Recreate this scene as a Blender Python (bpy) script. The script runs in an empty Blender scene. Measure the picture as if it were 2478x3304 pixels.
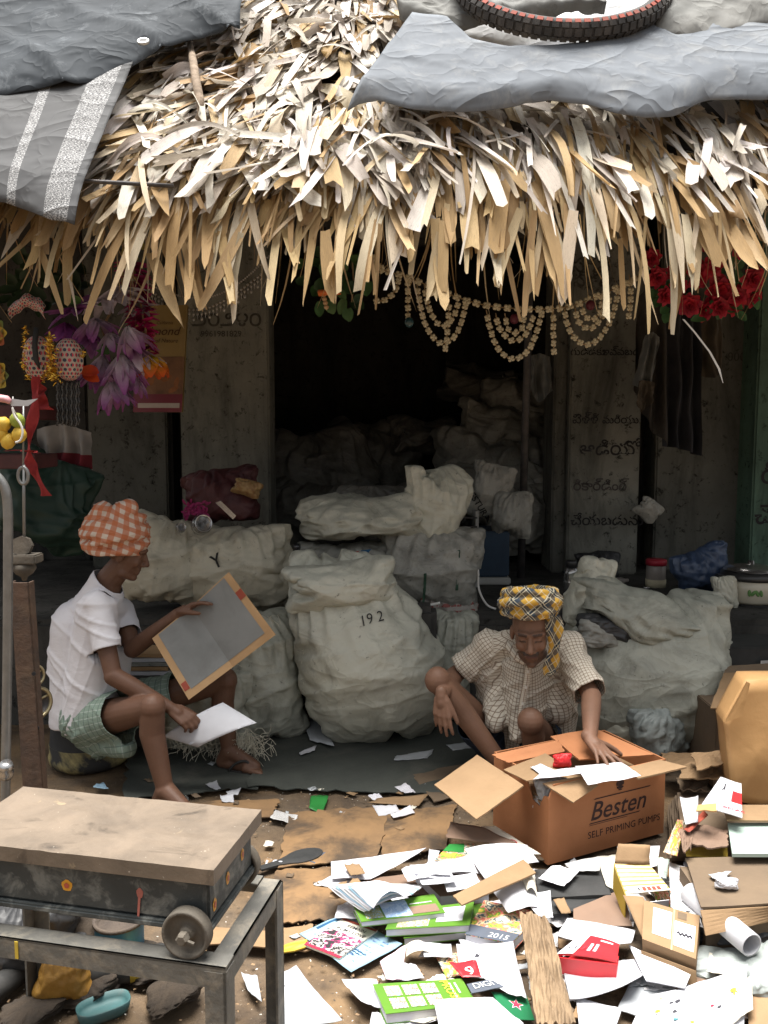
import bpy, bmesh, math, random
import numpy as np
from mathutils import Vector, Matrix, noise

# ------------------------------------------------------------------ camera, sky, sun, exposure
SC = bpy.context.scene
COL = SC.collection
CAMZ = 1.55; PITCH = math.radians(5.54); FPX = 2700.0; CX = 1239.0; CY = 1652.0
cam_d = bpy.data.cameras.new('camera'); cam = bpy.data.objects.new('camera', cam_d); COL.objects.link(cam)
cam.location = (0, 0, CAMZ); cam.rotation_euler = (math.pi/2 - PITCH, 0, 0)
cam_d.sensor_fit = 'VERTICAL'; cam_d.sensor_height = 36.0; cam_d.lens = FPX/3304.0*36.0
cam_d.clip_start = 0.05; cam_d.clip_end = 500
SC.camera = cam
SUN_EL = math.radians(85); SUN_AZ = math.radians(-40)      # azimuth from +Y (behind the shop), towards +X
wd = bpy.data.worlds.new('World'); SC.world = wd; wd.use_nodes = True
wn = wd.node_tree.nodes; wl_ = wd.node_tree.links
sky = wn.new('ShaderNodeTexSky'); sky.sky_type = 'NISHITA'; sky.sun_disc = False
sky.sun_elevation = SUN_EL; sky.sun_rotation = SUN_AZ; sky.dust_density = 6.0; sky.air_density = 1.5; sky.ozone_density = 1.0
hs = wn.new('ShaderNodeHueSaturation'); hs.inputs['Saturation'].default_value = 0.18
wl_.new(sky.outputs[0], hs.inputs['Color']); wl_.new(hs.outputs[0], wn['Background'].inputs['Color'])
wn['Background'].inputs['Strength'].default_value = 0.08
sun_d = bpy.data.lights.new('sun', 'SUN'); sun = bpy.data.objects.new('sun', sun_d); COL.objects.link(sun)
sun_d.energy = 4.8; sun_d.angle = math.radians(42); sun_d.color = (1.0, 0.96, 0.9)
sd = Vector((math.cos(SUN_EL)*math.sin(SUN_AZ), math.cos(SUN_EL)*math.cos(SUN_AZ), math.sin(SUN_EL)))
sun.rotation_euler = sd.to_track_quat('Z', 'Y').to_euler(); sun.location = sd*30
vs = SC.view_settings; vs.view_transform = 'Standard'; vs.look = 'None'; vs.gamma = 1.0; vs.exposure = 1.25
SC.display_settings.display_device = 'sRGB'

# ------------------------------------------------------------------ helpers
RND = random.Random(7)
def U(a, b): return RND.uniform(a, b)
V3 = Vector
_f = V3((0, math.cos(PITCH), -math.sin(PITCH))); _u = V3((0, math.sin(PITCH), math.cos(PITCH)))
CAM = V3((0, 0, CAMZ))
def ray(x, y): return _f + V3((1, 0, 0))*((x-CX)/FPX) + _u*((CY-y)/FPX)
def A(x, y, Y):                       # the point seen at (x, y) that stands Y metres away
    r = ray(x, y); return CAM + r*(Y/r.y)
def G(x, y, z=0.0):                   # the point seen at (x, y) that lies at height z
    r = ray(x, y); return CAM + r*((z-CAMZ)/r.z)
def nz(p, s=1.0, o=0.0): return noise.noise(V3((p[0]*s+o, p[1]*s+o*1.7, p[2]*s-o)))
WL = {}
def wloc(o): return WL.get(o.name, V3((0, 0, 0)))
def tag(o, label=None, cat=None, group=None, kind=None):
    if label: o['label'] = label
    if cat: o['category'] = cat
    if group: o['group'] = group
    if kind: o['kind'] = kind
    return o
def thing(name, label, cat, loc, group=None):
    o = bpy.data.objects.new(name, None); COL.objects.link(o); o.empty_display_size = .05
    o.location = loc; WL[o.name] = V3(loc); return tag(o, label, cat, group)
def link(name, me, mat=None, parent=None, loc=(0, 0, 0), rot=None, scale=None):
    o = bpy.data.objects.new(name, me); COL.objects.link(o)
    if mat is not None and len(me.materials) == 0: me.materials.append(mat)
    if parent is not None: o.parent = parent; o.location = V3(loc) - wloc(parent)
    else: o.location = loc
    WL[o.name] = V3(loc)
    if rot is not None: o.rotation_euler = rot
    if scale is not None: o.scale = scale
    return o
def mesh_of(verts, faces, name='mesh', smooth=False, attr=None, uv=None):
    me = bpy.data.meshes.new(name); me.from_pydata([tuple(v) for v in verts], [], faces)
    if smooth: me.polygons.foreach_set('use_smooth', [True]*len(me.polygons))
    for k, vals in (attr or {}).items():
        a = me.attributes.new(k, 'FLOAT_VECTOR', 'POINT'); a.data.foreach_set('vector', np.array(vals, dtype=np.float32).ravel())
    me.update(); return me
def put(name, verts, faces, mat, parent=None, smooth=False, attr=None, label=None, cat=None, group=None, kind=None, origin=None):
    vs_ = [V3(v) for v in verts]
    if origin is None:
        if parent is not None: origin = wloc(parent)
        else:
            a = np.array([v[:] for v in vs_]); origin = V3(((a[:, 0].min()+a[:, 0].max())/2, (a[:, 1].min()+a[:, 1].max())/2, a[:, 2].min()))
    me = mesh_of([v-origin for v in vs_], faces, name, smooth, attr)
    o = link(name, me, mat, parent, origin)
    return tag(o, label, cat, group, kind)
class MB:
    def __init__(s): s.v = []; s.f = []
    def add(s, vs_, fs):
        b = len(s.v); s.v += [V3(v) for v in vs_]; s.f += [tuple(i+b for i in f) for f in fs]; return s
    def box(s, lo, hi, M=None, bev=0.0):
        x0, y0, z0 = lo; x1, y1, z1 = hi
        if bev <= 0:
            vs_ = [(x, y, z) for z in (z0, z1) for y in (y0, y1) for x in (x0, x1)]
            fs = [(0, 2, 3, 1), (4, 5, 7, 6), (0, 1, 5, 4), (2, 6, 7, 3), (0, 4, 6, 2), (1, 3, 7, 5)]
        else:
            bm = bmesh.new(); bmesh.ops.create_cube(bm, size=1)
            for v in bm.verts: v.co = V3((x0 if v.co.x < 0 else x1, y0 if v.co.y < 0 else y1, z0 if v.co.z < 0 else z1))
            bmesh.ops.bevel(bm, geom=bm.edges[:], offset=bev, segments=2, affect='EDGES')
            bm.verts.index_update(); vs_ = [v.co.copy() for v in bm.verts]; fs = [[v.index for v in f.verts] for f in bm.faces]; bm.free()
        if M is not None: vs_ = [M @ V3(v) for v in vs_]
        return s.add(vs_, fs)
    def tube(s, path, r, n=8, cap=True, flat=1.0, up=None):
        path = [V3(p) for p in path]; N = len(path); rs = r if isinstance(r, (list, tuple)) else [r]*N
        vs_ = []; prev = None
        for i, p in enumerate(path):
            d = (path[min(i+1, N-1)]-path[max(i-1, 0)]).normalized()
            if prev is None: a = V3(up) if up is not None else (V3((0, 0, 1)) if abs(d.z) < .9 else V3((1, 0, 0)))
            else: a = prev
            x = (a - d*a.dot(d))
            x = x.normalized() if x.length > 1e-6 else d.orthogonal().normalized()
            y = d.cross(x); prev = x
            for k in range(n):
                t = 2*math.pi*k/n; vs_.append(p + x*(math.cos(t)*rs[i]*flat) + y*(math.sin(t)*rs[i]))
        fs = [(i*n+k, i*n+(k+1) % n, (i+1)*n+(k+1) % n, (i+1)*n+k) for i in range(N-1) for k in range(n)]
        if cap: fs += [tuple(range(n))[::-1], tuple((N-1)*n+k for k in range(n))]
        return s.add(vs_, fs)
    def lathe(s, prof, c, n=24, axis=None, cap=True):
        c = V3(c); M = (V3(axis).to_track_quat('Z', 'Y').to_matrix() if axis is not None else Matrix.Identity(3))
        vs_ = []; fs = []; N = len(prof)
        for r, z in prof:
            for k in range(n): t = 2*math.pi*k/n; vs_.append(c + M @ V3((r*math.cos(t), r*math.sin(t), z)))
        fs = [(i*n+k, i*n+(k+1) % n, (i+1)*n+(k+1) % n, (i+1)*n+k) for i in range(N-1) for k in range(n)]
        if cap: fs += [tuple(range(n))[::-1], tuple((N-1)*n+k for k in range(n))]
        return s.add(vs_, fs)
    def ell(s, c, rad, M=None, nu=14, nv=9):
        vs_ = []; fs = []; c = V3(c)
        for j in range(nv+1):
            ph = math.pi*j/nv
            for i in range(nu):
                t = 2*math.pi*i/nu; p = V3((rad[0]*math.sin(ph)*math.cos(t), rad[1]*math.sin(ph)*math.sin(t), rad[2]*math.cos(ph)))
                vs_.append(c + (M @ p if M is not None else p))
        for j in range(nv):
            for i in range(nu):
                q = (j*nu+i, (j+1)*nu+i, (j+1)*nu+(i+1) % nu, j*nu+(i+1) % nu); fs.append(q)
        return s.add(vs_, fs)
    def cone(s, p0, r0, p1, r1, n=14):    # a tapered capsule
        p0 = V3(p0); p1 = V3(p1); d = p1-p0; L = d.length
        if L < 1e-5: return s.ell(p0, (r0,)*3)
        M = d.to_track_quat('Z', 'Y').to_matrix(); vs_ = []; N = 0
        prof = [(r0*math.sin(a), -r0*math.cos(a)) for a in (0.02, .4, .8, 1.2, 1.57)] + [(r1*math.cos(a), L + r1*math.sin(a)) for a in (0, .4, .8, 1.2, 1.55)]
        return s.lathe(prof, p0, n, d)
    def prism(s, poly, h, M=None):
        n = len(poly); vs_ = [V3((p[0], p[1], 0)) for p in poly] + [V3((p[0], p[1], h)) for p in poly]
        if M is not None: vs_ = [M @ v for v in vs_]
        return s.add(vs_, [tuple(range(n))[::-1], tuple(range(n, 2*n))] + [(i, (i+1) % n, n+(i+1) % n, n+i) for i in range(n)])
    def build(s, name, mat, parent=None, smooth=False, **k): return put(name, s.v, s.f, mat, parent, smooth, **k)

def fuse(mb, voxel, smooth_it=4, factor=.5):          # one continuous skin round a set of overlapping solids
    me = mesh_of(mb.v, mb.f); o = bpy.data.objects.new('tmp', me); COL.objects.link(o)
    m = o.modifiers.new('r', 'REMESH'); m.mode = 'VOXEL'; m.voxel_size = voxel
    if smooth_it:
        q = o.modifiers.new('s', 'SMOOTH'); q.iterations = smooth_it; q.factor = factor
    dg = bpy.context.evaluated_depsgraph_get(); e = o.evaluated_get(dg); em = e.to_mesh()
    n = len(em.vertices); co = np.empty(n*3, np.float32); em.vertices.foreach_get('co', co); no = np.empty(n*3, np.float32); em.vertices.foreach_get('normal', no)
    fs = [tuple(p.vertices) for p in em.polygons]; e.to_mesh_clear()
    bpy.data.objects.remove(o); bpy.data.meshes.remove(me)
    return co.reshape(-1, 3).astype(float), no.reshape(-1, 3).astype(float), fs
def vnoise(P, s, o=0.0):
    return np.array([noise.noise(V3((p[0]*s[0]+o, p[1]*s[1]+o*1.3, p[2]*s[2]-o*.7))) for p in P])

# ------------------------------------------------------------------ materials
MATS = {}
class NT:
    def __init__(s, name):
        s.m = bpy.data.materials.new(name); s.m.use_nodes = True; s.t = s.m.node_tree; s.n = s.t.nodes; s.p = s.n['Principled BSDF']; s.out = s.n['Material Output']
        s.co = s.n.new('ShaderNodeTexCoord')
    def l(s, a, b): s.t.links.new(a, b)
    def vec(s, kind='Object', sc=(1, 1, 1), rot=(0, 0, 0)):
        mp = s.n.new('ShaderNodeMapping'); mp.inputs['Scale'].default_value = sc; mp.inputs['Rotation'].default_value = rot
        if kind.startswith('@'):
            a = s.n.new('ShaderNodeAttribute'); a.attribute_name = kind[1:]; s.l(a.outputs['Vector'], mp.inputs[0])
        else: s.l(s.co.outputs[kind], mp.inputs[0])
        return mp.outputs[0]
    def noise(s, v, scale, detail=4, rough=.55, dist=0.0):
        n = s.n.new('ShaderNodeTexNoise'); n.inputs['Scale'].default_value = scale; n.inputs['Detail'].default_value = detail; n.inputs['Roughness'].default_value = rough; n.inputs['Distortion'].default_value = dist
        s.l(v, n.inputs['Vector']); return n.outputs['Fac']
    def ramp(s, f, a, b, ca=(0, 0, 0), cb=(1, 1, 1)):
        r = s.n.new('ShaderNodeValToRGB'); e = r.color_ramp.elements; e[0].position = a; e[1].position = b
        e[0].color = (*ca, 1); e[1].color = (*cb, 1); s.l(f, r.inputs[0]); return r.outputs[0]
    def mix(s, f, a, b, mode='MIX'):
        m = s.n.new('ShaderNodeMix'); m.data_type = 'RGBA'; m.blend_type = mode
        for i, x in ((0, f), (6, a), (7, b)):
            if isinstance(x, (int, float)): m.inputs[i].default_value = x
            elif isinstance(x, tuple): m.inputs[i].default_value = (*x, 1)
            else: s.l(x, m.inputs[i])
        return m.outputs[2]
    def math(s, op, a, b=0.0, c=0.0):
        m = s.n.new('ShaderNodeMath'); m.operation = op
        for i, x in enumerate((a, b, c)):
            if isinstance(x, (int, float)): m.inputs[i].default_value = x
            else: s.l(x, m.inputs[i])
        return m.outputs[0]
    def sep(s, v):
        x = s.n.new('ShaderNodeSeparateXYZ'); s.l(v, x.inputs[0]); return x.outputs
    def crinkle(s, v, scale, sharp=5.0, dist=.6):        # thin raised crease lines
        n = s.noise(v, scale, 2, .5, dist); a = s.math('ABSOLUTE', s.math('SUBTRACT', s.math('MULTIPLY', n, 2.0), 1.0))
        return s.math('POWER', s.math('SUBTRACT', 1.0, s.math('MINIMUM', s.math('MULTIPLY', a, 1.6), 1.0)), sharp)
    def bump(s, h, st, dist=.01):
        b = s.n.new('ShaderNodeBump'); b.inputs['Strength'].default_value = st; b.inputs['Distance'].default_value = dist; s.l(h, b.inputs['Height']); s.l(b.outputs[0], s.p.inputs['Normal'])
    def done(s, col, r=.8, metal=0.0, spec=.3, trans=0.0):
        if isinstance(col, tuple): s.p.inputs['Base Color'].default_value = (*col, 1)
        else: s.l(col, s.p.inputs['Base Color'])
        s.p.inputs['Roughness'].default_value = r; s.p.inputs['Metallic'].default_value = metal; s.p.inputs['Specular IOR Level'].default_value = spec
        if trans > 0:
            tb = s.n.new('ShaderNodeBsdfTranslucent'); ms = s.n.new('ShaderNodeMixShader'); ms.inputs[0].default_value = trans
            if isinstance(col, tuple): tb.inputs[0].default_value = (*col, 1)
            else: s.l(col, tb.inputs[0])
            s.l(s.p.outputs[0], ms.inputs[1]); s.l(tb.outputs[0], ms.inputs[2]); s.l(ms.outputs[0], s.out.inputs[0])
        MATS[s.m.name] = s.m; return s.m
def M(name, c, c2=None, s=6, r=.8, bump=0.0, bs=40, spec=.3, metal=0.0, dirt=None, dirt_s=3, dirt_r=(.5, .75), trans=0.0, sc=(1, 1, 1)):
    if name in MATS: return MATS[name]
    t = NT(name); v = t.vec('Object', sc)
    col = c
    if c2 is None: c2 = tuple(x*.72 for x in c)
    col = t.mix(t.ramp(t.noise(v, s, 5, .6), .35, .68), c, c2)
    if dirt: col = t.mix(t.ramp(t.noise(v, dirt_s, 6, .65, .4), *dirt_r), col, dirt)
    if bump: t.bump(t.noise(v, bs, 5, .6), bump)
    return t.done(col, r, metal, spec, trans)

def txt_mesh(body, size=1.0, shear=0.0, bold=0.0, spacing=1.0, align='LEFT'):
    c = bpy.data.curves.new('txt', 'FONT'); c.body = body; c.size = size; c.shear = shear; c.offset = bold*size; c.space_character = spacing; c.align_x = align; c.resolution_u = 3
    o = bpy.data.objects.new('txt', c); COL.objects.link(o); dg = bpy.context.evaluated_depsgraph_get(); dg.update()
    me = o.evaluated_get(dg).to_mesh(); vs_ = [tuple(v.co) for v in me.vertices]; fs = [tuple(p.vertices) for p in me.polygons]
    o.evaluated_get(dg).to_mesh_clear(); bpy.data.objects.remove(o); bpy.data.curves.remove(c)
    return vs_, fs
def text_on(name, body, S, mat, parent, size, **k):      # S maps text plane (x, y) in metres to a point
    vs_, fs = txt_mesh(body, size, **k); return put(name, [S(v[0], v[1]) for v in vs_], fs, mat, parent)

class Sheet:
    """A thin slab over four corners (bl, br, tr, tl) with a curl; carries prints."""
    def __init__(s, P, mat, name, label=None, cat=None, group=None, t=.0012, lift=(0, 0, 0, 0), amp=.004, freq=2.5, n=7, parent=None, seed=None, rag=0.0, bow=0.0):
        s.P = [V3(p) for p in P]; s.t = t; s.lift = lift; s.amp = amp; s.freq = freq; s.seed = U(0, 90) if seed is None else seed; s.bow = bow
        a = (s.P[1]-s.P[0]) + (s.P[2]-s.P[3]); b = (s.P[3]-s.P[0]) + (s.P[2]-s.P[1])
        s.W = a.length/2; s.H = b.length/2; s.nrm = a.cross(b).normalized()
        if s.nrm.z < -.3: s.nrm = -s.nrm
        N = n; V = []; F_ = []
        for side in (0, 1):
            for j in range(N+1):
                for i in range(N+1):
                    u, v = i/N, j/N
                    if rag and (i in (0, N) or j in (0, N)):
                        u += rag*noise.noise(V3((s.seed, i*1.7, j*1.9))); v += rag*noise.noise(V3((i*1.3, s.seed, j*2.1)))
                    V.append(s.S(u, v) - s.nrm*(s.t*side))
        K = (N+1)*(N+1); g = lambda i, j: j*(N+1)+i
        flip = a.cross(b).dot(s.nrm) < 0
        for j in range(N):
            for i in range(N):
                q = (g(i, j), g(i+1, j), g(i+1, j+1), g(i, j+1)); q2 = tuple(K+x for x in q)[::-1]
                F_ += [q[::-1], q2[::-1]] if flip else [q, q2]
        rim = [g(i, 0) for i in range(N)] + [g(N, j) for j in range(N)] + [g(i, N) for i in range(N, 0, -1)] + [g(0, j) for j in range(N, 0, -1)]
        for k in range(len(rim)):
            x, y = rim[k], rim[(k+1) % len(rim)]; q = (y, x, K+x, K+y); F_.append(q[::-1] if flip else q)
        uv = [((k % K) % (N+1)/N, (k % K)//(N+1)/N, s.seed) for k in range(2*K)]
        s.o = put(name, V, F_, mat, parent, True if amp > .002 and t < .004 else False, {'suv': uv}, label, cat, group)
    def S(s, u, v, d=0.0):
        P = s.P; p = P[0]*((1-u)*(1-v)) + P[1]*(u*(1-v)) + P[2]*(u*v) + P[3]*((1-u)*v)
        w = ((1-u)*(1-v), u*(1-v), u*v, (1-u)*v); h = sum(l*x*x for l, x in zip(s.lift, w))
        h += s.amp*(1+noise.noise(V3((u*s.freq+s.seed, v*s.freq, s.seed*.3)))) + s.bow*4*u*(1-u)
        if s.t < .0025 and s.amp > .0025: h += s.amp*.9*max(0, 1-abs(noise.noise(V3((u*2.2+s.seed*3, v*2.2, s.seed))))*4)**1.5
        return p + s.nrm*(h+d)
    def rect(s, u0, v0, u1, v1, mat, name='printed_panel', d=.0012, n=4):
        V = [s.S(u0+(u1-u0)*i/n, v0+(v1-v0)*j/n, d) for j in range(n+1) for i in range(n+1)]
        F_ = [(j*(n+1)+i, j*(n+1)+i+1, (j+1)*(n+1)+i+1, (j+1)*(n+1)+i) for j in range(n) for i in range(n)]
        uv = [(i/n, j/n, s.seed) for j in range(n+1) for i in range(n+1)]
        return put(name, V, F_, mat, s.o, True, {'suv': uv})
    def poly(s, pts, mat, name='printed_shape', d=.0016):
        return put(name, [s.S(u, v, d) for u, v in pts], [tuple(range(len(pts)))], mat, s.o)
    def text(s, body, u, v, size, mat, name='printed_text', d=.002, ang=0.0, **k):
        ca, sa = math.cos(ang), math.sin(ang)
        return text_on(name, body, lambda x, y: s.S(u+(x*ca-y*sa)/s.W, v+(x*sa+y*ca)/s.H, d), mat, s.o, size, **k)
def quad(z, *px):        # px: tl, tr, br, bl as seen from the camera, all at height z (or a list of four heights)
    zs = z if isinstance(z, (list, tuple)) else [z]*4
    p = [G(x, y, h) for (x, y), h in zip(px, zs)]; return [p[3], p[2], p[1], p[0]]
# ------------------------------------------------------------------ ground
def mat_ground():
    t = NT('earth'); v = t.vec('Object')
    a = t.ramp(t.noise(v, 3.2, 8, .65, .6), .36, .66, (.062, .046, .034), (.205, .135, .074))
    b = t.ramp(t.noise(v, 1.3, 4, .6, .8), .42, .62)
    c = t.mix(b, a, t.ramp(t.noise(v, 9, 7, .7), .35, .7, (.075, .06, .047), (.165, .122, .082)))
    g = t.ramp(t.noise(v, 60, 3, .7), .66, .74); c = t.mix(g, c, (.27, .22, .17))
    k = t.ramp(t.noise(v, 26, 5, .7), .62, .72); c = t.mix(k, c, (.06, .045, .032))
    t.bump(t.noise(v, 22, 9, .7), .55, .02); return t.done(c, .9, 0, .15)
mat_ground()
xs = [-60, -30, -15, -8, -5] + [-3.5+.09*i for i in range(79)] + [5, 8, 15, 30, 60]
ys = [-60, -30, -12, -5, -1, .5] + [1+.07*i for i in range(52)] + [6, 9, 15, 30, 60]
gv = []; gf = []
for y in ys:
    for x in xs:
        near = 1 if -3.6 < x < 3.6 and .9 < y < 4.7 else 0
        gv.append((x, y, near*(.018*noise.noise(V3((x*2.2, y*2.2, 0))) + .008*noise.noise(V3((x*9, y*9, 3))) - .012)))
nx_ = len(xs)
for j in range(len(ys)-1):
    for i in range(nx_-1): gf.append((j*nx_+i, j*nx_+i+1, (j+1)*nx_+i+1, (j+1)*nx_+i))
put('ground', gv, gf, MATS['earth'], smooth=True, kind='structure', origin=V3((0, 0, 0)))

# ------------------------------------------------------------------ shop building
def mat_wall(name, c1, c2, stain, s=2.0, sr=(.45, .66)):
    t = NT(name); v = t.vec('Object'); vz = t.vec('Object', (1, 1, .25))
    col = t.mix(t.ramp(t.noise(v, s*2, 6, .65), .35, .7), c1, c2)
    col = t.mix(t.ramp(t.noise(vz, s*1.6, 7, .7, .5), *sr), col, stain)
    col = t.mix(t.ramp(t.noise(v, 17, 6, .75, .3), .56, .66), col, tuple(x*.45 for x in stain))
    t.bump(t.noise(v, 14, 8, .65), .35, .02); return t.done(col, .92, 0, .15)
mat_wall('concrete', (.225, .225, .195), (.165, .166, .145), (.075, .076, .066))
mat_wall('grimy_wall', (.14, .14, .122), (.105, .105, .093), (.05, .05, .044))
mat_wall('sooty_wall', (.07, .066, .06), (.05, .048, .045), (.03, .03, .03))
mat_wall('green_wall', (.14, .235, .175), (.11, .185, .14), (.07, .11, .085))
mat_wall('plinth_stone', (.075, .072, .066), (.052, .05, .046), (.028, .028, .025))
M('paint_black', (.02, .02, .022), r=.6)
PZ = .55; PY = 4.35; WY = 5.8
shop = thing('shop_building', 'old dark shop with grimy concrete pillars and raised stone plinth', 'building', (0, WY, 0))
def wall(x0, x1, z0, z1, Y, dep, mat, name='pillar', px=True, lab=None):
    a = A(x0, 1500, Y).x if px else x0; b = A(x1, 1500, Y).x if px else x1
    m = MB(); m.box((a, Y, z0), (b, Y+dep, z1), bev=.012)
    o = m.build(name, MATS[mat], shop)
    if lab: o['label'] = lab
    return o
m = MB(); m.box((-5, PY, -.05), (5, 10.2, PZ), bev=.03); m.build('plinth', MATS['plinth_stone'], shop)
TOPZ = 5.4
p_left = wall(585, 872, PZ, TOPZ, WY, .3, 'concrete')
wall(288, 541, PZ, TOPZ, WY+.25, .3, 'grimy_wall')
wall(-700, 286, PZ, TOPZ, WY+.6, .2, 'sooty_wall', 'side_wall')
wall(541, 585, PZ, TOPZ, WY+.5, .1, 'sooty_wall', 'gap_wall')
wall(1782, 1826, PZ, TOPZ, WY+.05, .35, 'grimy_wall', 'door_post')
p_right = wall(1834, 2064, PZ, TOPZ, WY-.02, .4, 'concrete', lab='pillar with rows of black painted script')
wall(2060, 2118, PZ, TOPZ, WY+.5, .1, 'sooty_wall', 'gap_wall')
p_panel = wall(2116, 2424, PZ, TOPZ, WY+.15, .3, 'grimy_wall', 'shutter_wall')
p_green = wall(2432, 3600, PZ, TOPZ, WY-.1, .4, 'green_wall', 'green_wall')
xl = A(872, 1500, WY).x; xr = A(1782, 1500, WY).x
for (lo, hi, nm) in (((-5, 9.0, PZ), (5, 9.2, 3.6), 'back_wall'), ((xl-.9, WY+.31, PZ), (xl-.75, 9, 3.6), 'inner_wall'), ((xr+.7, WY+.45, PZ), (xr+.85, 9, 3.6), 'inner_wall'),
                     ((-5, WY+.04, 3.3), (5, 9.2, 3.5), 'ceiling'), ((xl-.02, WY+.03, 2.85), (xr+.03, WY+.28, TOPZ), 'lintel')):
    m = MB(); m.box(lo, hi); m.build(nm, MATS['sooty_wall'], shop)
# painted script on the pillars
def paint(body, x, y, Y, hpx, host, mat='paint_black', **k):
    o0 = A(x, y, Y); sz = hpx*Y/FPX
    return text_on('painted_text', body, lambda u, v: V3((o0.x+u, Y-.004, o0.z+v)), MATS[mat], host, sz, **k)
Yp = WY-.02
M('paint_smudge', (.035, .034, .03), (.09, .086, .075), s=22, r=.8)
M('paint_faded', (.05, .045, .045), (.10, .09, .085), s=14, r=.8)
paint('సగ', 1842, 878, Yp, 62, p_right, 'paint_smudge', bold=.01); paint('పే', 1925, 878, Yp, 62, p_right, 'paint_smudge', bold=.01)
paint('స్త్రీ', 1848, 925, Yp, 56, p_right, 'paint_smudge'); paint('పా', 1930, 925, Yp, 56, p_right, 'paint_smudge')
paint('గుడ్డకు', 1840, 1146, Yp, 34, p_right, bold=.008); paint('ఇవ్వబడు', 1942, 1146, Yp, 34, p_right, bold=.008)
paint('పెళ్ళి', 1846, 1366, Yp, 42, p_right, bold=.008); paint('మరియు', 1942, 1366, Yp, 36, p_right, bold=.008)
paint('ఆడియో', 1868, 1468, Yp, 64, p_right, bold=.01)
paint('రికార్డింగ్', 1848, 1582, Yp, 46, p_right, 'paint_faded', bold=.01)
paint('చేయబడును', 1840, 1694, Yp, 48, p_right, bold=.01)
paint('రి', 2452, 1560, WY-.1, 90, p_green, bold=.01); paint('చేయ', 2432, 1690, WY-.1, 90, p_green, bold=.01)
paint('౨౦౨౪౦', 620, 1052, WY, 62, p_left, 'paint_smudge', bold=.015); paint('9961981829', 648, 1086, WY, 26, p_left, 'paint_smudge', bold=.008)
paint('000', 2345, 1165, WY+.15, 40, p_panel, 'paint_smudge')
# iron pole and doorway
M('dark_iron', (.06, .058, .06), (.11, .1, .095), s=18, r=.55, metal=.5, bump=.2)
M('rusty_iron', (.095, .058, .04), (.055, .04, .032), s=12, r=.8, metal=.2, bump=.35, dirt=(.16, .105, .065))
a = A(1690, 1850, 5.65); m = MB(); m.tube([(a.x-.02, 5.65, PZ), (a.x, 5.65, 2.0), (a.x+.015, 5.65, 3.6)], .026, 10)
m.build('iron_pole', MATS['dark_iron'], smooth=True, label='dark upright iron pole in the shop doorway', cat='pole')

# ------------------------------------------------------------------ thatch roof
EY, EZ, TAN = 3.35, 2.42, 1.1
TH = math.atan(TAN); SD = V3((0, math.cos(TH), math.sin(TH))); SN = V3((0, -math.sin(TH), math.cos(TH))); EO = V3((0, EY, EZ))
def R(x, y, off=0.0):
    r = ray(x, y); t = (off - (CAM-EO).dot(SN))/r.dot(SN); return CAM + r*t
def rs(X, s, off=0.0): return EO + V3((X, 0, 0)) + SD*s + SN*off
def mat_leaf(name, trans):
    t = NT(name); at = t.n.new('ShaderNodeAttribute'); at.attribute_name = 'tint'
    v = t.vec('@luv', (9, 1.2, 1)); st = t.noise(v, 7, 5, .6)
    c = t.mix(t.ramp(st, .32, .85), at.outputs['Color'], t.mix(.6, at.outputs['Color'], (.1, .07, .045)))
    v2 = t.vec('@luv', (.8, .8, 1)); c = t.mix(t.ramp(t.noise(v2, 24, 4, .7), .6, .72), c, (.16, .12, .085))
    t.bump(st, .5, .005); return t.done(c, .7, 0, .3, trans)
mat_leaf('dry_palm_leaf', .22)
def leaf(base, d, n, L, W, bend, droop, twist, tip, fold=.18, wob=0.0, segs=6):
    d = d.normalized(); n = (n - d*n.dot(d)).normalized(); sd = d.cross(n)
    V = []; uvw = []; sk = U(-.5, .5); sd0 = U(0, 99)
    for i in range(segs+1):
        t = i/segs; p = base + d*(L*t) + n*(bend*L*4*t*(1-t)) - V3((0, 0, 1))*(droop*L*t*t) + sd*(wob*L*t*t)
        an = twist*t; s2 = sd*math.cos(an) + n*math.sin(an); n2 = n*math.cos(an) - sd*math.sin(an)
        w = W*(.75+.25*min(1, t*3)); k = 1.0 if t < .6 else 1-(1-tip)*((t-.6)/.4)**1.3
        w *= k
        for e in (-1, 0, 1):
            q = p + s2*(e*w/2) - n2*(fold*W*.5*(1-abs(e)) if True else 0)
            if i == segs: q += d*(sk*e*W*.8 + U(-.9, .7)*W)
            V.append(q); uvw.append((e*.5, L*t*4, sd0))
    Fs = []
    for i in range(segs):
        for e in (0, 1): Fs.append((i*3+e, i*3+e+1, i*3+e+4, i*3+e+3))
    return V, Fs, uvw
def tint(kind):
    if kind == 'grey': b = RND.choice([(.76, .715, .65), (.64, .585, .52), (.82, .78, .72), (.50, .445, .38)])
    elif kind == 'tan': b = RND.choice([(.56, .40, .20), (.48, .32, .145), (.62, .48, .29), (.40, .255, .11), (.60, .51, .37)])
    else: b = RND.choice([(.20, .15, .10), (.26, .19, .12)])
    j = U(.85, 1.12); return (b[0]*j, b[1]*j*U(.97, 1.02), b[2]*j*U(.94, 1.04))
thatch = thing('thatch_roof', 'sloping roof thatched with dry cream palm leaves and ragged hanging fringe', 'roof', (0, EY, EZ))
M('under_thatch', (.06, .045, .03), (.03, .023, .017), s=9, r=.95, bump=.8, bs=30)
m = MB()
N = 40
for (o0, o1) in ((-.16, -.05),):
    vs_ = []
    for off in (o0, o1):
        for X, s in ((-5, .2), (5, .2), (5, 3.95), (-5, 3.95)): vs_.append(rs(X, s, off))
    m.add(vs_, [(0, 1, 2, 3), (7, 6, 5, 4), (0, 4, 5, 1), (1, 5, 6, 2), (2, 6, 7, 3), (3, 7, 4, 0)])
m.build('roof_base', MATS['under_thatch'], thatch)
single = []; SV = []; SF = []; SU = []; ST = []
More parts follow.
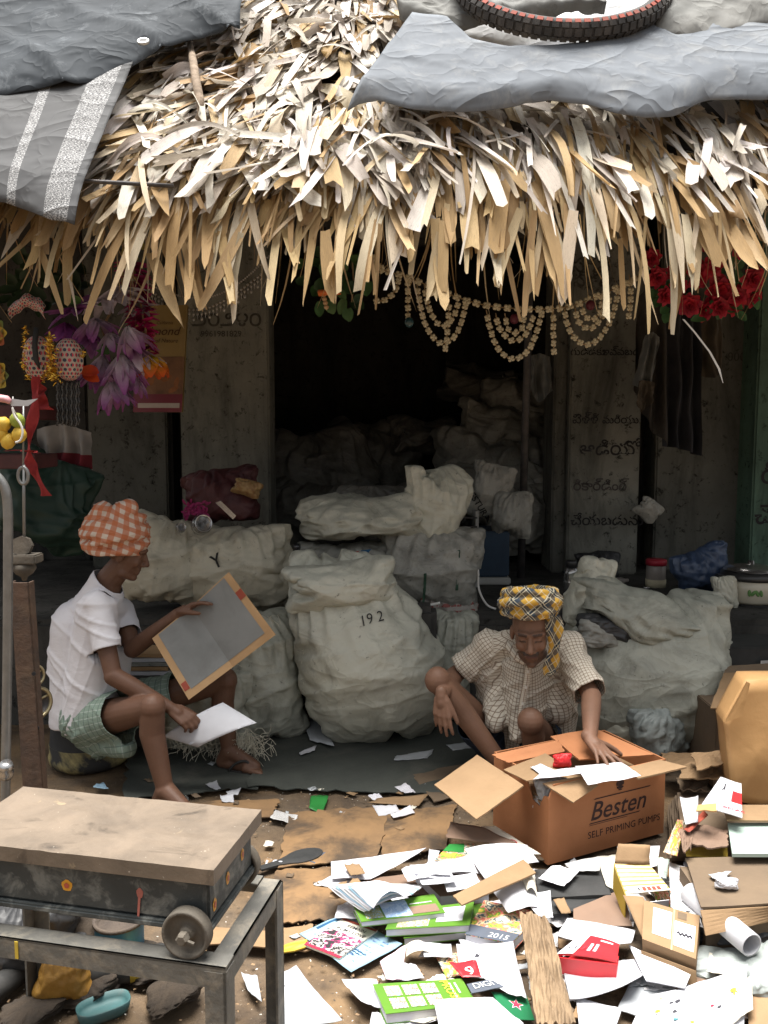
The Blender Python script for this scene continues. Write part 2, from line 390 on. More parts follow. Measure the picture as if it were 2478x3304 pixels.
def proj(p):
    d = p-CAM; k = d.dot(_f); return (CX+FPX*d.x/k, CY-FPX*d.dot(_u)/k)
def covered(p):
    x, y = proj(p)
    return x < 440-(y-178)*.425+45 and y < 650 or y < 280-max(0, x-100)*.3+5 and x < 770 or (x > 1180 and y < 285 and x > 1330-(y-40)*.8)
def put_leaf(V, Fs, uvw, col, own):
    if own: single.append((V, Fs, uvw, col))
    else:
        b = len(SV); SV.extend(V); SF.extend([tuple(i+b for i in f) for f in Fs]); SU.extend(uvw); ST.extend([col]*len(V))
# messy weathered field over the slope
for k in range(4600):
    X = U(-2.6, 2.6) if k % 3 else U(-1.7, .25); s = U(.28, 2.5)
    if covered(rs(X, s-.12)): continue
    if X > .15 and s < .9 and RND.random() < .5: continue
    lean = -.35 if X < -.2 else .15
    yaw = RND.gauss(lean, .36); d = (-SD*math.cos(yaw) + V3((1, 0, 0))*math.sin(yaw))
    d = d + SN*U(-.05, .30)
    nn = SN + V3((U(-.3, .3), 0, U(0, .5)))
    V, Fs, uvw = leaf(rs(X, s, U(-.03, .05)), d, nn, U(.2, .46), RND.choice([.014, .024, .036, .052, .068]), U(-.04, .08), U(0, .14), U(-.6, .6), U(.5, 1.05), U(.1, .4), U(-.2, .2), 5)
    put_leaf(V, Fs, uvw, tint('grey' if RND.random() < .72 else 'tan'), False)
# curled, crossing leaves on the surface
for k in range(420):
    X = U(-1.75, .3) if k % 2 else U(-2.5, 2.5); s = U(.3, 2.3); yaw = U(-1.5, 1.5)
    if covered(rs(X, s-.1)): continue
    d = -SD*math.cos(yaw) + V3((1, 0, 0))*math.sin(yaw) + SN*U(-.05, .2)
    V, Fs, uvw = leaf(rs(X, s, U(.03, .09)), d, SN + V3((U(-.8, .8), 0, U(-.5, .5))), U(.12, .32), U(.012, .055), U(-.1, .22), U(0, .15), U(-1.6, 1.6), U(.15, 1), U(.2, .6), U(-.4, .4), 6)
    put_leaf(V, Fs, uvw, tint('grey'), False)
# fringe layers at the eave
for layer in range(11):
    nL = 165
    for k in range(nL):
        if layer < 5 and k > 82 and RND.random() < .55: continue
        X = -2.6 + 5.2*(k+U(0, 1))/nL; s = .03 + layer*.055 + U(-.03, .05)
        if layer >= 5 and X > .1 and RND.random() < .42: continue
        if s > .25 and covered(rs(X, s-.2)): continue
        lean = (-.30 if X < -.35 else (-.30 + .45*min(1, (X+.35)/1.0)))
        yaw = RND.gauss(lean, .20); down = .75 - layer*.055
        d = -SD*math.cos(yaw) + V3((1, 0, 0))*math.sin(yaw) + V3((0, -U(-.05, .25), -max(0, down)*U(.3, 1.0)))
        L = U(.08, .26) if RND.random() < .82 else U(.26, .46)
        if X > .1: L *= U(1.0, 1.35)
        W = RND.choice([.010, .014, .02, .028, .04, .055]) * (1.25 if X > .0 else .8)
        V, Fs, uvw = leaf(rs(X, s, -.03+layer*.009), d, SN + V3((U(-.35, .35), 0, 0)), L, W, U(-.02, .06), U(.0, .25) if layer < 5 else U(.05, .3), U(-.7, .7), U(.5, 1.05) if RND.random() < .85 else .12, U(.1, .45), U(-.12, .12), 6)
        put_leaf(V, Fs, uvw, tint('tan' if layer < 5 or RND.random() < .45 else 'grey'), False if abs(X) > 1.75 or layer in (1, 3, 5, 7, 8, 9, 10) else L*W > .007)
# long strips hanging in clusters
for (tx, ty, nC) in ((75, 610, 2), (150, 690, 3), (200, 610, 2), (330, 560, 3), (400, 700, 4), (440, 665, 4), (500, 690, 5), (570, 650, 2), (640, 600, 4), (710, 650, 2), (810, 665, 3), (880, 560, 3), (940, 660, 4), (1030, 615, 2), (1080, 620, 4), (1145, 690, 5), (1205, 655, 4), (1300, 560, 3), (1360, 690, 3), (1470, 718, 3), (1500, 635, 4), (1545, 640, 3), (1650, 590, 3)):
    for c_ in range(nC):
        x, y = tx*1.494+RND.gauss(0, 16), ty*1.494-(abs(RND.gauss(0, 60)) if c_ else 0); tip = A(x, y, 3.2+U(-.06, .10)); L = U(.28, .46); bs = tip + V3((U(-.10, .10)-(.05 if tx < 900 else -.03), 0, L)); bs.y = EY+max(-.05, (bs.z-EZ)/TAN)+U(.0, .06); tip.y = min(tip.y, bs.y-.02)
        V, Fs, uvw = leaf(bs, tip-bs, V3((U(-.4, .4), -1, .2)), (tip-bs).length, RND.choice([.014, .022, .03, .04, .05]), U(-.05, .05), 0, U(-.8, .8), U(.45, 1) if RND.random() < .8 else .1, U(.1, .4), 0, 6)
        put_leaf(V, Fs, uvw, tint('tan'), True)
# thin long hanging straws
for k in range(120):
    X = U(-2.2, 2.2); yaw = U(-.4, .4)
    V, Fs, uvw = leaf(rs(X, U(0, .15), -.04), V3((math.sin(yaw)*.5, U(-.2, .2), -1)), SN, U(.2, .5), U(.003, .009), U(-.1, .1), 0, U(-2, 2), .3, .2, U(-.3, .3), 6)
    put_leaf(V, Fs, uvw, tint('tan'), False)
single.reverse()
for i, (V, Fs, uvw, col) in enumerate(single):
    if i < 298: put('palm_leaf', V, Fs, MATS['dry_palm_leaf'], thatch, True, {'luv': uvw, 'tint': [col]*len(V)})
    else: put_leaf(V, Fs, uvw, col, False)
put('palm_leaves', SV, SF, MATS['dry_palm_leaf'], thatch, True, {'luv': SU, 'tint': ST}, kind='stuff')
# poles under the thatch, a branch on it, an iron rod at the eave
M('bamboo', (.20, .14, .075), (.12, .085, .05), s=8, r=.7, bump=.2)
M('bark', (.30, .23, .17), (.16, .12, .085), s=20, r=.9, bump=.6)
for X in (-2.3, -1.2, -.1, 1.0, 2.1):
    m = MB(); m.tube([rs(X, .25, -.20), rs(X+.03, 2, -.2), rs(X, 3.8, -.2)], [.035, .03, .03], 8); m.build('rafter', MATS['bamboo'], thatch, True)
m = MB(); m.tube([rs(-4.8, .42, -.26), rs(0, .42, -.265), rs(4.8, .42, -.26)], .035, 8); m.build('eave_pole', MATS['bamboo'], thatch, True)
m = MB(); m.tube([rs(-1.75, .05, .07), rs(-1.3, .04, .09), rs(-.8, 0, .085)], .008, 6); m.build('iron_rod', MATS['dark_iron'], label='thin dark iron rod lying along the left eave of thatch', cat='rod', smooth=True)
br = [R(612, 135, .10), R(622, 190, .13), R(632, 260, .11), R(645, 320, .13), R(650, 365, .1), R(625, 408, .06)]
m = MB(); m.tube(br, [.012, .018, .02, .018, .017, .012], 8); m.tube([br[1], R(660, 170, .12), R(700, 165, .08)], [.01, .007, .004], 6)
m.build('dry_branch', MATS['bark'], smooth=True, label='crooked grey branch lying on the thatch', cat='branch')

# ------------------------------------------------------------------ tarpaulins and tyre on the roof
def lerp_line(pts, t):
    d = [0]
    for a, b in zip(pts, pts[1:]): d.append(d[-1] + math.hypot(b[0]-a[0], b[1]-a[1]))
    x = t*d[-1]
    for i in range(len(pts)-1):
        if x <= d[i+1] or i == len(pts)-2:
            k = (x-d[i])/max(1e-6, d[i+1]-d[i]); return tuple(p+(q-p)*k for p, q in zip(pts[i], pts[i+1]))
def tarp(name, label, top, bot, mat, off=.11, amp=.03, fr=3.0, nu=60, nv=26, seed=0., hang=0.0, crease=0.0, parent=None):
    V = []; UVs = []
    for side in (0, 1):
        for j in range(nv+1):
            for i in range(nu+1):
                u, v = i/nu, j/nv; a = lerp_line(top, u); b = lerp_line(bot, u)
                x, y = b[0]+(a[0]-b[0])*v, b[1]+(a[1]-b[1])*v
                p = R(x, y, off)
                h = amp*(noise.noise(V3((p.x*fr+seed, p.z*fr, seed))) + .5*noise.noise(V3((p.x*fr*2.6, p.z*fr*2.2+seed, seed))) + .22*noise.noise(V3((p.x*fr*5, p.z*fr*7, seed))))
                if crease: h += crease*(1-abs(2*((p.x*.9+p.z*1.3+.25*noise.noise(V3((p.x*2, p.z*2, seed)))) % .5)/.5-1))**6
                e = max(0, 1-v*4); h -= .05*e*e*(1 if v < .25 else 0)
                V.append(p + SN*(h - .004*side)); UVs.append((u, v, seed))
    K = (nu+1)*(nv+1); Fs = []
    g = lambda i, j: j*(nu+1)+i
    for j in range(nv):
        for i in range(nu):
            q = (g(i, j), g(i+1, j), g(i+1, j+1), g(i, j+1)); Fs += [q, tuple(K+x for x in q)[::-1]]
    rim = [g(i, 0) for i in range(nu)] + [g(nu, j) for j in range(nv)] + [g(i, nv) for i in range(nu, 0, -1)] + [g(0, j) for j in range(nv, 0, -1)]
    for k in range(len(rim)): x, y = rim[k], rim[(k+1) % len(rim)]; Fs.append((y, x, K+x, K+y))
    return put(name, V, Fs, mat, parent, True, {'suv': UVs}, None if parent else label, None if parent else 'tarpaulin')
def mat_tarp(name, c, c2, rough=.45, dust=(.5, .52, .54), dr=(.55, .75), stripes=None):
    t = NT(name); v = t.vec('Object')
    col = t.mix(t.ramp(t.noise(v, 3, 6, .65, .6), .35, .68), c, c2)
    col = t.mix(t.ramp(t.noise(v, 7, 8, .72, .5), *dr), col, dust)
    if stripes:
        sx = t.sep(t.vec('@suv')); f = None
        for (p, w) in stripes:
            d = t.math('ABSOLUTE', t.math('SUBTRACT', sx[0], p)); on = t.math('LESS_THAN', d, w); f = on if f is None else t.math('MAXIMUM', f, on)
        sp = t.ramp(t.noise(t.vec('@suv', (90, 260, 1)), 1.2, 5, .7), .50, .56); f = t.math('MULTIPLY', f, sp); col = t.mix(f, col, (.42, .42, .42))
    w = t.math('ADD', t.crinkle(t.vec('Object', (1, 1, 1.8)), 2.2, 7.0, .5), t.math('MULTIPLY', t.crinkle(v, 6, 6.0, .5), .3))
    t.bump(w, .3, .03); return t.done(col, max(rough, .75), 0, .08)
mat_tarp('tarp_dark', (.035, .041, .048), (.056, .064, .073), .6, (.16, .175, .19), (.55, .80))
mat_tarp('tarp_grey', (.085, .086, .088), (.068, .069, .072), .65, (.11, .11, .112), (.55, .8), stripes=((.67, .022), (.90, .06)))
mat_tarp('tarp_pale', (.15, .165, .185), (.118, .13, .147), .62, (.20, .208, .215), (.5, .75))
mat_tarp('tarp_white', (.82, .82, .82), (.74, .75, .76), .5, (.6, .6, .58), (.6, .85))
mat_tarp('tarp_cream', (.2, .2, .19), (.13, .134, .13), .6, (.09, .09, .087), (.5, .75))
tarp('tarpaulin', 'torn grey tarpaulin with scratched white bands over the left eave', [(-420, 240), (0, 262), (160, 245), (330, 205), (440, 178)], [(-420, 580), (0, 612), (80, 640), (150, 668), (195, 672), (226, 682)], MATS['tarp_grey'], .165, .008, 2.5, seed=3.3, crease=.0)
tarp('tarpaulin', 'crumpled shiny dark tarpaulin with an eyelet draped on the upper left roof', [(-420, -190), (0, -190), (400, -190), (800, -150)], [(-420, 262), (0, 268), (120, 252), (240, 240), (320, 214), (430, 165), (520, 125), (620, 92), (700, 76), (770, 62)], MATS['tarp_dark'], .215, .026, 2.6, seed=8.1, crease=.022, nu=80, nv=34)
ey = R(462, 134, .235); M('eyelet_metal', (.5, .5, .48), r=.4, metal=.8)
tdark = [o for o in COL.objects if o.name.startswith('tarpaulin')][-1]
m = MB(); ring = []; 
for k in range(25):
    t = 2*math.pi*k/24; ring.append(ey + V3((1, 0, 0))*(.021*math.cos(t)) + SD*(.021*math.sin(t)))
m.tube(ring, .007, 8, cap=False); m.build('eyelet', MATS['eyelet_metal'], tdark, True)
m = MB(); m.lathe([(.0, 0), (.016, 0), (.016, .004), (0, .004)], ey, 16, SN); m.build('eyelet_hole', MATS['paint_black'], tdark)
tarp('plastic_sheet', 'bright white plastic sheet spread over the upper right roof behind the tyre', [(1180, -260), (2100, -260), (3000, -260)], [(1260, 10), (1420, 70), (1800, 150), (2200, 110), (3000, 60)], MATS['tarp_white'], .09, .012, 1.5, seed=1.7)
tarp('tarpaulin', 'folded cream plastic tarpaulin strip tucked behind the tyre', [(1230, -60), (1480, -40), (1760, -30), (1960, -20)], [(1290, 30), (1400, 60), (1560, 60), (1960, -5)], MATS['tarp_cream'], .20, .05, 5, seed=5.1)
tarp('tarpaulin', 'pale blue-grey tarpaulin hanging over the right half of the thatch', [(1330, 40), (1440, 60), (1520, 125), (1650, 150), (1900, 138), (2060, 80), (2230, 40), (2478, 30), (3000, 20)],
     [(1118, 318), (1160, 292), (1230, 288), (1330, 312), (1480, 322), (1640, 306), (1780, 284), (1900, 298), (2000, 328), (2090, 342), (2190, 330), (2290, 284), (2400, 276), (2478, 280), (3000, 270)], MATS['tarp_pale'], .22, .013, 1.8, seed=2.9, crease=.007, nu=90, nv=30)
tarp('tarpaulin', 'crumpled white edged grey tarpaulin corner lying above the tyre', [(2080, -160), (2300, -170), (3000, -170)], [(2130, 62), (2240, 74), (2380, 50), (2478, 46), (3000, 40)], MATS['tarp_cream'], .27, .05, 4, seed=6.6)
# tyre
M('tyre_rubber', (.045, .045, .045), (.075, .07, .068), s=12, r=.85, bump=.3, dirt=(.14, .13, .12), dirt_s=6)
M('tyre_red', (.35, .075, .05), (.24, .07, .05), s=15, r=.8, dirt=(.12, .08, .07), dirt_s=14)
tc = R(1810, -50, .26); tyre = thing('worn_tyre', 'worn knobbly black tyre with red stripe lying on the tarpaulin', 'tyre', tc)
TR, tr = .455, .043
ax = SN.copy(); ex = V3((1, 0, 0)); eyv = ax.cross(ex).normalized()
def tp(a, b, k=1.0):     # a round the wheel, b round the tube (0 = outermost)
    c = ex*math.cos(a) + eyv*math.sin(a); return tc + c*(TR+tr*k*math.cos(b)) + ax*(tr*k*math.sin(b))
m = MB(); nA, nB = 72, 12; V = [tp(2*math.pi*i/nA, 2*math.pi*j/nB) for i in range(nA) for j in range(nB)]
m.add(V, [(i*nB+j, i*nB+(j+1) % nB, ((i+1) % nA)*nB+(j+1) % nB, ((i+1) % nA)*nB+j) for i in range(nA) for j in range(nB)]); m.build('tyre_body', MATS['tyre_rubber'], tyre, True)
def knob(a0, a1, b0, b1, h, mat, nm):
    V = [tp(a, b, k) for k in (.97, h) for a, b in ((a0, b0), (a1, b0), (a1, b1), (a0, b1))]
    mm = MB(); mm.add(V, [(0, 1, 2, 3), (7, 6, 5, 4), (0, 4, 5, 1), (1, 5, 6, 2), (2, 6, 7, 3), (3, 7, 4, 0)]); mm.build(nm, MATS[mat], tyre)
nK = 74
for i in range(nK):
    a0 = 2*math.pi*i/nK; w = 2*math.pi/nK*.72
    am = (a0 + math.pi) % (2*math.pi) - math.pi
    front = (ex*math.cos(a0)+eyv*math.sin(a0)).y < .25
    if not front: continue
    knob(a0, a0+w, -.85, -.25, 1.18, 'tyre_rubber', 'tread_block'); knob(a0+w*.5, a0+w*1.5, -.15, .45, 1.2, 'tyre_rubber', 'tread_block')
    knob(a0, a0+w, .55, 1.0, 1.14, 'tyre_rubber', 'tread_block'); knob(a0+w*.45, a0+w*1.35, 1.05, 1.45, 1.1, 'tyre_red', 'stripe_block')
# ------------------------------------------------------------------ hanging decorations under the eave
def px7(x, y): return (1200+.5425*x, 750+.5425*y)
def smooth_path(pts, n):
    out = []
    for k in range(n+1):
        t = k/n*(len(pts)-1); i = min(int(t), len(pts)-2); f = t-i
        p0 = pts[max(i-1, 0)]; p1 = pts[i]; p2 = pts[i+1]; p3 = pts[min(i+2, len(pts)-1)]
        out.append(p1*1.0 + (p2-p0)*(.5*f) + (p0*2-p1*5+p2*4-p3)*(.5*f*f) + (p1*3-p0-p2*3+p3)*(.5*f*f*f))
    return out
def resample(path, step):
    out = [path[0]]; acc = 0
    for a, b in zip(path, path[1:]):
        L = (b-a).length; d = step-acc
        while d <= L: out.append(a+(b-a)*(d/L)); d += step
        acc = L-(d-step)
    return out
M('bead_cream', (.50, .45, .31), (.36, .31, .20), s=60, r=.45, spec=.5); M('string', (.28, .2, .11), r=.9); M('white_string', (.75, .74, .7), r=.9)
bm_ = MB()
for k in range(4):
    t = math.pi/4 + math.pi/2*k; bm_.ell((.55*math.cos(t), .5*math.sin(t), 0), (.5, .5, .42), None, 6, 4)
bm_.ell((0, 0, .1), (.38, .38, .42), None, 6, 4)
bead_me = mesh_of(bm_.v, bm_.f, 'bead', True); bead_me.materials.append(MATS['bead_cream'])
TY = 3.95
tor = thing('bead_garland', 'cream flower-bead garland with looped swags hung across the dark doorway', 'garland', A(1750, 998, TY))
def strand(pts, step=27, r=.0205, first=0):
    path = smooth_path([A(x, y, TY + .03*math.sin(x*.01)) for x, y in pts], 60)
    m = MB(); m.tube(path[::2], .003, 5); m.build('string', MATS['string'], tor, True)
    P = resample(path, step*TY/FPX)
    for i, p in enumerate(P[first:]):
        j = min(i+first+1, len(P)-1); d = (P[j]-P[j-1]); an = math.atan2(d.z, d.x)
        o = link('bead', bead_me, None, tor, p, (math.pi/2+U(-.25, .25), -an+U(-.2, .2), U(-.4, .4)), (r*U(.9, 1.05), r*.9, r*.6))
strand([(1212, 830), (1232, 868), (1300, 890), (1400, 928), (1500, 968), (1600, 990), (1750, 998), (1850, 985), (1950, 945), (2040, 905), (2100, 855), (2130, 825)], 33, .0225)
for sw in ([(215, 250), (214, 380), (215, 515)], [(165, 240), (150, 320), (120, 370), (80, 400), (20, 410)], [(95, 190), (60, 225), (25, 240), (-5, 220)],
           [(265, 300), (300, 490), (340, 590), (400, 655), (440, 655), (490, 620), (530, 540), (557, 430)], [(310, 310), (340, 450), (395, 545), (450, 545), (500, 470), (512, 410)], [(460, 395), (455, 500), (448, 600), (437, 690)],
           [(680, 460), (700, 560), (750, 690), (835, 752), (920, 712), (970, 620), (1010, 480)], [(735, 480), (760, 570), (830, 642), (900, 622), (938, 560), (960, 500)], [(790, 480), (810, 570), (850, 597), (892, 570), (902, 500)],
           [(1080, 460), (1079, 600), (1083, 715)], [(1145, 440), (1160, 540), (1200, 620), (1270, 667), (1340, 640), (1400, 560), (1440, 460), (1470, 330)], [(1205, 440), (1230, 530), (1290, 572), (1350, 530), (1400, 440), (1415, 360)],
           [(1250, 420), (1262, 490), (1310, 517), (1360, 470), (1366, 380)], [(1530, 250), (1540, 380), (1525, 515)]):
    strand([px7(*q) for q in sw], 26, .0195, 1)
M('pendant_red', (.10, .015, .025), r=.5); M('pendant_teal', (.02, .06, .07), r=.2, spec=.6)
for q, mt in (((847, 515), 'pendant_red'), ((1300, 432), 'pendant_red'), ((222, 535), 'pendant_teal')):
    c = A(*px7(*q), TY); m = MB(); m.ell(c, (.022, .016, .024)); m.build('pendant', MATS[mt], tor, True)
for x, y in ((1212, 830), (2130, 825)):
    m = MB(); m.tube([A(x, y, TY), A(x-10, y-140, TY)], .003, 5); m.build('hanging_string', MATS['string'], tor)

# flowers: petals with their own colour along the length
def mat_tint(name, r=.6, trans=.2):
    t = NT(name); at = t.n.new('ShaderNodeAttribute'); at.attribute_name = 'tint'; v = t.vec('Object')
    c = t.mix(t.ramp(t.noise(v, 30, 4, .6), .3, .75), at.outputs['Color'], t.mix(.4, at.outputs['Color'], (.02, .02, .02)))
    return t.done(c, r, 0, .3, trans)
mat_tint('petal'); mat_tint('leafy', .5, .1)
def petal(base, d, n, L, W, curl, c0, c1, seg=5, tipw=.15):
    d = d.normalized(); n = (n-d*n.dot(d)); n = n.normalized() if n.length > 1e-4 else d.orthogonal().normalized(); s = d.cross(n); V = []; T = []
    for i in range(seg+1):
        t = i/seg; w = W*(.25+.75*math.sin(math.pi*min(1, t*.82+.12)))*(1 if t < .95 else .5); p = base + d*(L*t) + n*(curl*L*t*t)
        for e in (-1, 0, 1):
            V.append(p + s*(e*w/2) + n*(.25*w*abs(e))); k = max(0, min(1, t*1.3-.2)); T.append(tuple(a+(b-a)*k for a, b in zip(c0, c1)))
    F_ = [(i*3+e, i*3+e+1, i*3+e+4, i*3+e+3) for i in range(seg) for e in (0, 1)]
    return V, F_, T
def bunch(name, specs, parent, mat='petal', **k):
    V = []; F_ = []; T = []
    for q in specs:
        v, f, t = petal(*q); b = len(V); V += v; F_ += [tuple(i+b for i in x) for x in f]; T += t
    return put(name, V, F_, MATS[mat], parent, True, {'tint': T}, **k)
WHT = (.74, .67, .74); PUR = (.30, .06, .28); PNK = (.52, .02, .14); MAG = (.36, .02, .13); GRN = (.05, .12, .035); ORG = (.75, .10, .02); YEL = (.72, .56, .05); RED = (.40, .014, .035)
FY = 3.75
lot = thing('lotus_garland', 'purple and white cloth lotus flowers hanging in a bunch by the left pillar', 'garland', A(360, 1100, FY))
for (x, y, n_, L0, dirx, dirz, c0, c1) in ((385, 930, 11, .12, .25, -.5, WHT, (.45, .40, .46)), (430, 985, 9, .10, .5, -.3, WHT, (.5, .44, .5)), (255, 1000, 9, .12, -.5, -.2, PUR, (.42, .16, .42)), (215, 1045, 9, .10, -.2, -.7, PUR, (.34, .09, .33)),
                                          (310, 1030, 10, .11, 0, -.6, (.5, .42, .5), PUR), (350, 1080, 8, .11, .5, -.7, WHT, PUR), (335, 1150, 9, .13, -.15, -1.1, WHT, PUR), (390, 1150, 11, .14, .15, -1.2, WHT, PUR), (365, 1225, 11, .13, .05, -1.2, WHT, (.34, .07, .30)), (410, 1060, 8, .12, .6, -.8, WHT, PUR), (290, 1070, 10, .11, -.2, -.8, PUR, (.45, .2, .45)), (430, 1120, 9, .12, .4, -1.0, PUR, WHT), (300, 1180, 9, .11, -.1, -1.1, WHT, PUR), (345, 960, 9, .11, .1, -.3, WHT, (.5, .44, .5)), (420, 1200, 9, .11, .1, -1.2, WHT, PUR)):
    c = A(x, y, FY+U(-.05, .08)); sp = []
    for i in range(n_):
        L = L0*1.25; t = 2*math.pi*i/n_ + U(-.2, .2); out = V3((math.cos(t), math.sin(t)*.8-.15, math.sin(t*1.0+.6)*.35))
        d = out + V3((dirx*1.3, -.25, dirz*1.3)); sp.append((c, d, V3((0, 0, 1)) if abs(d.z) < .8 else out, L*U(.8, 1.1), L*.33, U(-.3, .25), c0, c1))
    bunch('flower', sp, lot)
for (x, y, a) in ((262, 975, 2.9), (318, 980, .3), (270, 1120, -2), (318, 1122, -1)):
    bunch('leaf', [(A(x, y, FY-.03), V3((math.cos(a), -.3, math.sin(a)*.3)), V3((0, -1, .6)), .06, .05, -.2, (.10, .2, .05), (.06, .14, .04))], lot, 'leafy')
m = MB(); m.tube([A(400, 720, FY+.05), A(395, 930, FY+.02), A(330, 1060, FY+.03), A(370, 1230, FY+.02)], .006, 5); m.build('stem', MATS['string'], lot)
pinkg = thing('pink_garland', 'fluffy magenta garland ending in an orange and yellow flower', 'garland', A(470, 1050, FY))
for i in range(15):
    y = 850+i*21; x = 425+ i*3.6; c = A(x, y, FY+.06); sp = []; c0 = MAG if i < 9 else PNK
    for k in range(13):
        t = 2*math.pi*k/13+U(-.2, .2); sp.append((c, V3((math.cos(t), math.sin(t), -.25+U(-.3, .3))), V3((0, 0, 1)), U(.06, .085)*(1 if i < 11 else .75), .034, U(-.2, .3), c0, tuple(q*1.15 for q in c0)))
    bunch('frill', sp, pinkg)
c = A(487, 1152, FY+.03); sp = []
for k in range(9):
    t = 2*math.pi*k/9; sp.append((c, V3((math.cos(t)*1.05, math.sin(t)*.9, -.75)), V3((math.cos(t), math.sin(t), .5)), .115, .075, -.25, YEL, ORG))
bunch('end_flower', sp, pinkg)
m = MB(); m.tube([A(420, 700, FY+.06), A(430, 850, FY+.06), A(487, 1160, FY+.04)], .005, 5); m.build('cord', MATS['string'], pinkg)
sp = []
for k in range(16): t = U(0, 6.3); sp.append((A(425+U(-18, 22), 800+U(-55, 45), FY-.02), V3((math.cos(t), -.4, math.sin(t))), V3((0, -1, 0)), U(.04, .07), .04, U(-.2, .2), RND.choice([(.55, .16, .03), (.4, .3, .06), (.6, .3, .05)]), RND.choice([(.6, .1, .02), (.35, .3, .08)])))
bunch('maple_leaf_garland', sp, None, label='orange and yellow cloth leaves above the pink garland', cat='garland')
bunch('red_petal', [(A(265, 1195, FY-.06), V3((.9, -.2, -.25)), V3((0, -1, .5)), .09, .06, .2, ORG, (.6, .05, .02)), (A(270, 1205, FY-.06), V3((.9, -.1, -.5)), V3((0, -1, .5)), .08, .05, .1, (.5, .06, .02), ORG)], None, label='orange red cloth petal beside the purple lotus flowers', cat='flower')
for (x, y, l) in ((8, 1080, 'faded orange and green cloth flower above the hanging lemons'), (14, 1215, 'peach and yellow cloth flower beside the gold tinsel pouch')):
    sp = []
    for k in range(10): t = k*.63; sp.append((A(x-25, y, 3.6), V3((math.cos(t), -.5, math.sin(t))), V3((0, -1, 0)), .10, .06, .2, (.5, .25, .08), RND.choice([(.5, .12, .05), (.55, .42, .06), (.12, .2, .06)])))
    bunch('cloth_flower', sp, None, label=l, cat='flower')
# green leafy garland in the middle
lg = thing('leaf_garland', 'artificial green leafy garland with an orange tip hanging above the doorway', 'garland', A(1080, 900, 3.95))
for k in range(58):
    x, y = 1075+RND.gauss(0, 58), 895+RND.gauss(0, 52)
    if not (960 < x < 1210 and 790 < y < 1005): continue
    a = U(0, 6.28); gcol = RND.choice([(.035, .085, .03), (.05, .12, .04), (.075, .15, .05), (.03, .07, .03)])
    sp = [(A(x, y, 3.95+U(-.1, .1)), V3((math.cos(a)*.8, U(-.4, .2), math.sin(a)-.3)), V3((U(-.4, .4), -1, .4)), U(.045, .075), U(.045, .065), U(-.25, .25), gcol, tuple(q*1.15 for q in gcol))]
    bunch('leaf', sp, lg, 'leafy')
M('orange_plastic', (.62, .16, .04), r=.5); M('tan_bead', (.45, .3, .16), r=.6)
m = MB(); m.tube([A(1028, 946, 3.84), A(1060, 942, 3.83), A(1100, 948, 3.84)], [.015, .014, .004], 8); m.build('orange_tip', MATS['orange_plastic'], lg, True)
m = MB()
for k in range(4): m.ell(A(1044+k*3, 952+k*13, 3.86), (.012, .012, .010), None, 8, 6)
m.tube([A(1042, 945, 3.86), A(1054, 1000, 3.86)], .004, 5); m.build('bead_drop', MATS['tan_bead'], lg, True)
for x0, y0 in ((1040, 780), (1130, 790)):
    m = MB(); m.tube([A(x0, y0-60, 3.95), A(x0+10, 900, 3.95), A(x0+5, 980, 3.96)], .004, 5); m.build('stem', MATS['string'], lg)
# rose garland
rg = thing('rose_garland', 'red cloth rose garland with green leaves hanging at the right eave', 'garland', A(2260, 920, 3.9))
def rose(x, y, r, nm='rose'):
    c = A(x, y, 3.9+U(-.05, .05)); sp = []
    fwd = V3((U(-.4, .4), -1, U(-.3, .3))).normalized(); sx = fwd.cross(V3((0, 0, 1))).normalized(); sy = sx.cross(fwd)
    for ring, nP, op, L in ((0, 4, .25, .6), (1, 6, .7, .8), (2, 8, 1.25, 1.0)):
        for k in range(nP):
            t = 2*math.pi*k/nP + ring*.4 + U(-.2, .2); o_ = sx*math.cos(t)+sy*math.sin(t); cc = tuple(q*U(.75, 1.15) for q in RED)
            sp.append((c, fwd*(1.1-ring*.35)+o_*op, -o_, r*L, r*.85, -.35+U(-.1, .2), cc, tuple(q*1.12 for q in cc)))
    bunch(nm, sp, rg)
for q in ((2102, 832, .045), (2120, 895, .05), (2145, 955, .045), (2182, 870, .06), (2188, 925, .045), (2250, 885, .07), (2322, 935, .075), (2225, 985, .055), (2270, 1000, .055), (2318, 990, .055), (2368, 985, .05), (2380, 955, .05), (2428, 900, .06), (2425, 955, .055), (2250, 790, .05), (2395, 800, .05), (2300, 860, .05)): rose(*q)
for k in range(26):
    x, y = RND.choice([(2150, 925), (2215, 960), (2350, 880), (2400, 930), (2350, 1000), (2280, 850), (2130, 985), (2300, 1010)]); a = U(0, 6.28)
    bunch('leaf', [(A(x+U(-30, 30), y+U(-25, 25), 3.93), V3((math.cos(a), -.3, math.sin(a))), V3((0, -1, .4)), U(.05, .08), .045, U(-.2, .2), (.05, .13, .05), (.07, .17, .06))], rg, 'leafy')
m = MB(); m.tube(smooth_path([A(x, y, 3.95) for x, y in ((2090, 760), (2130, 900), (2190, 970), (2280, 1000), (2380, 970), (2440, 880), (2470, 760))], 24), .006, 6); m.build('wire', MATS['string'], rg, True)
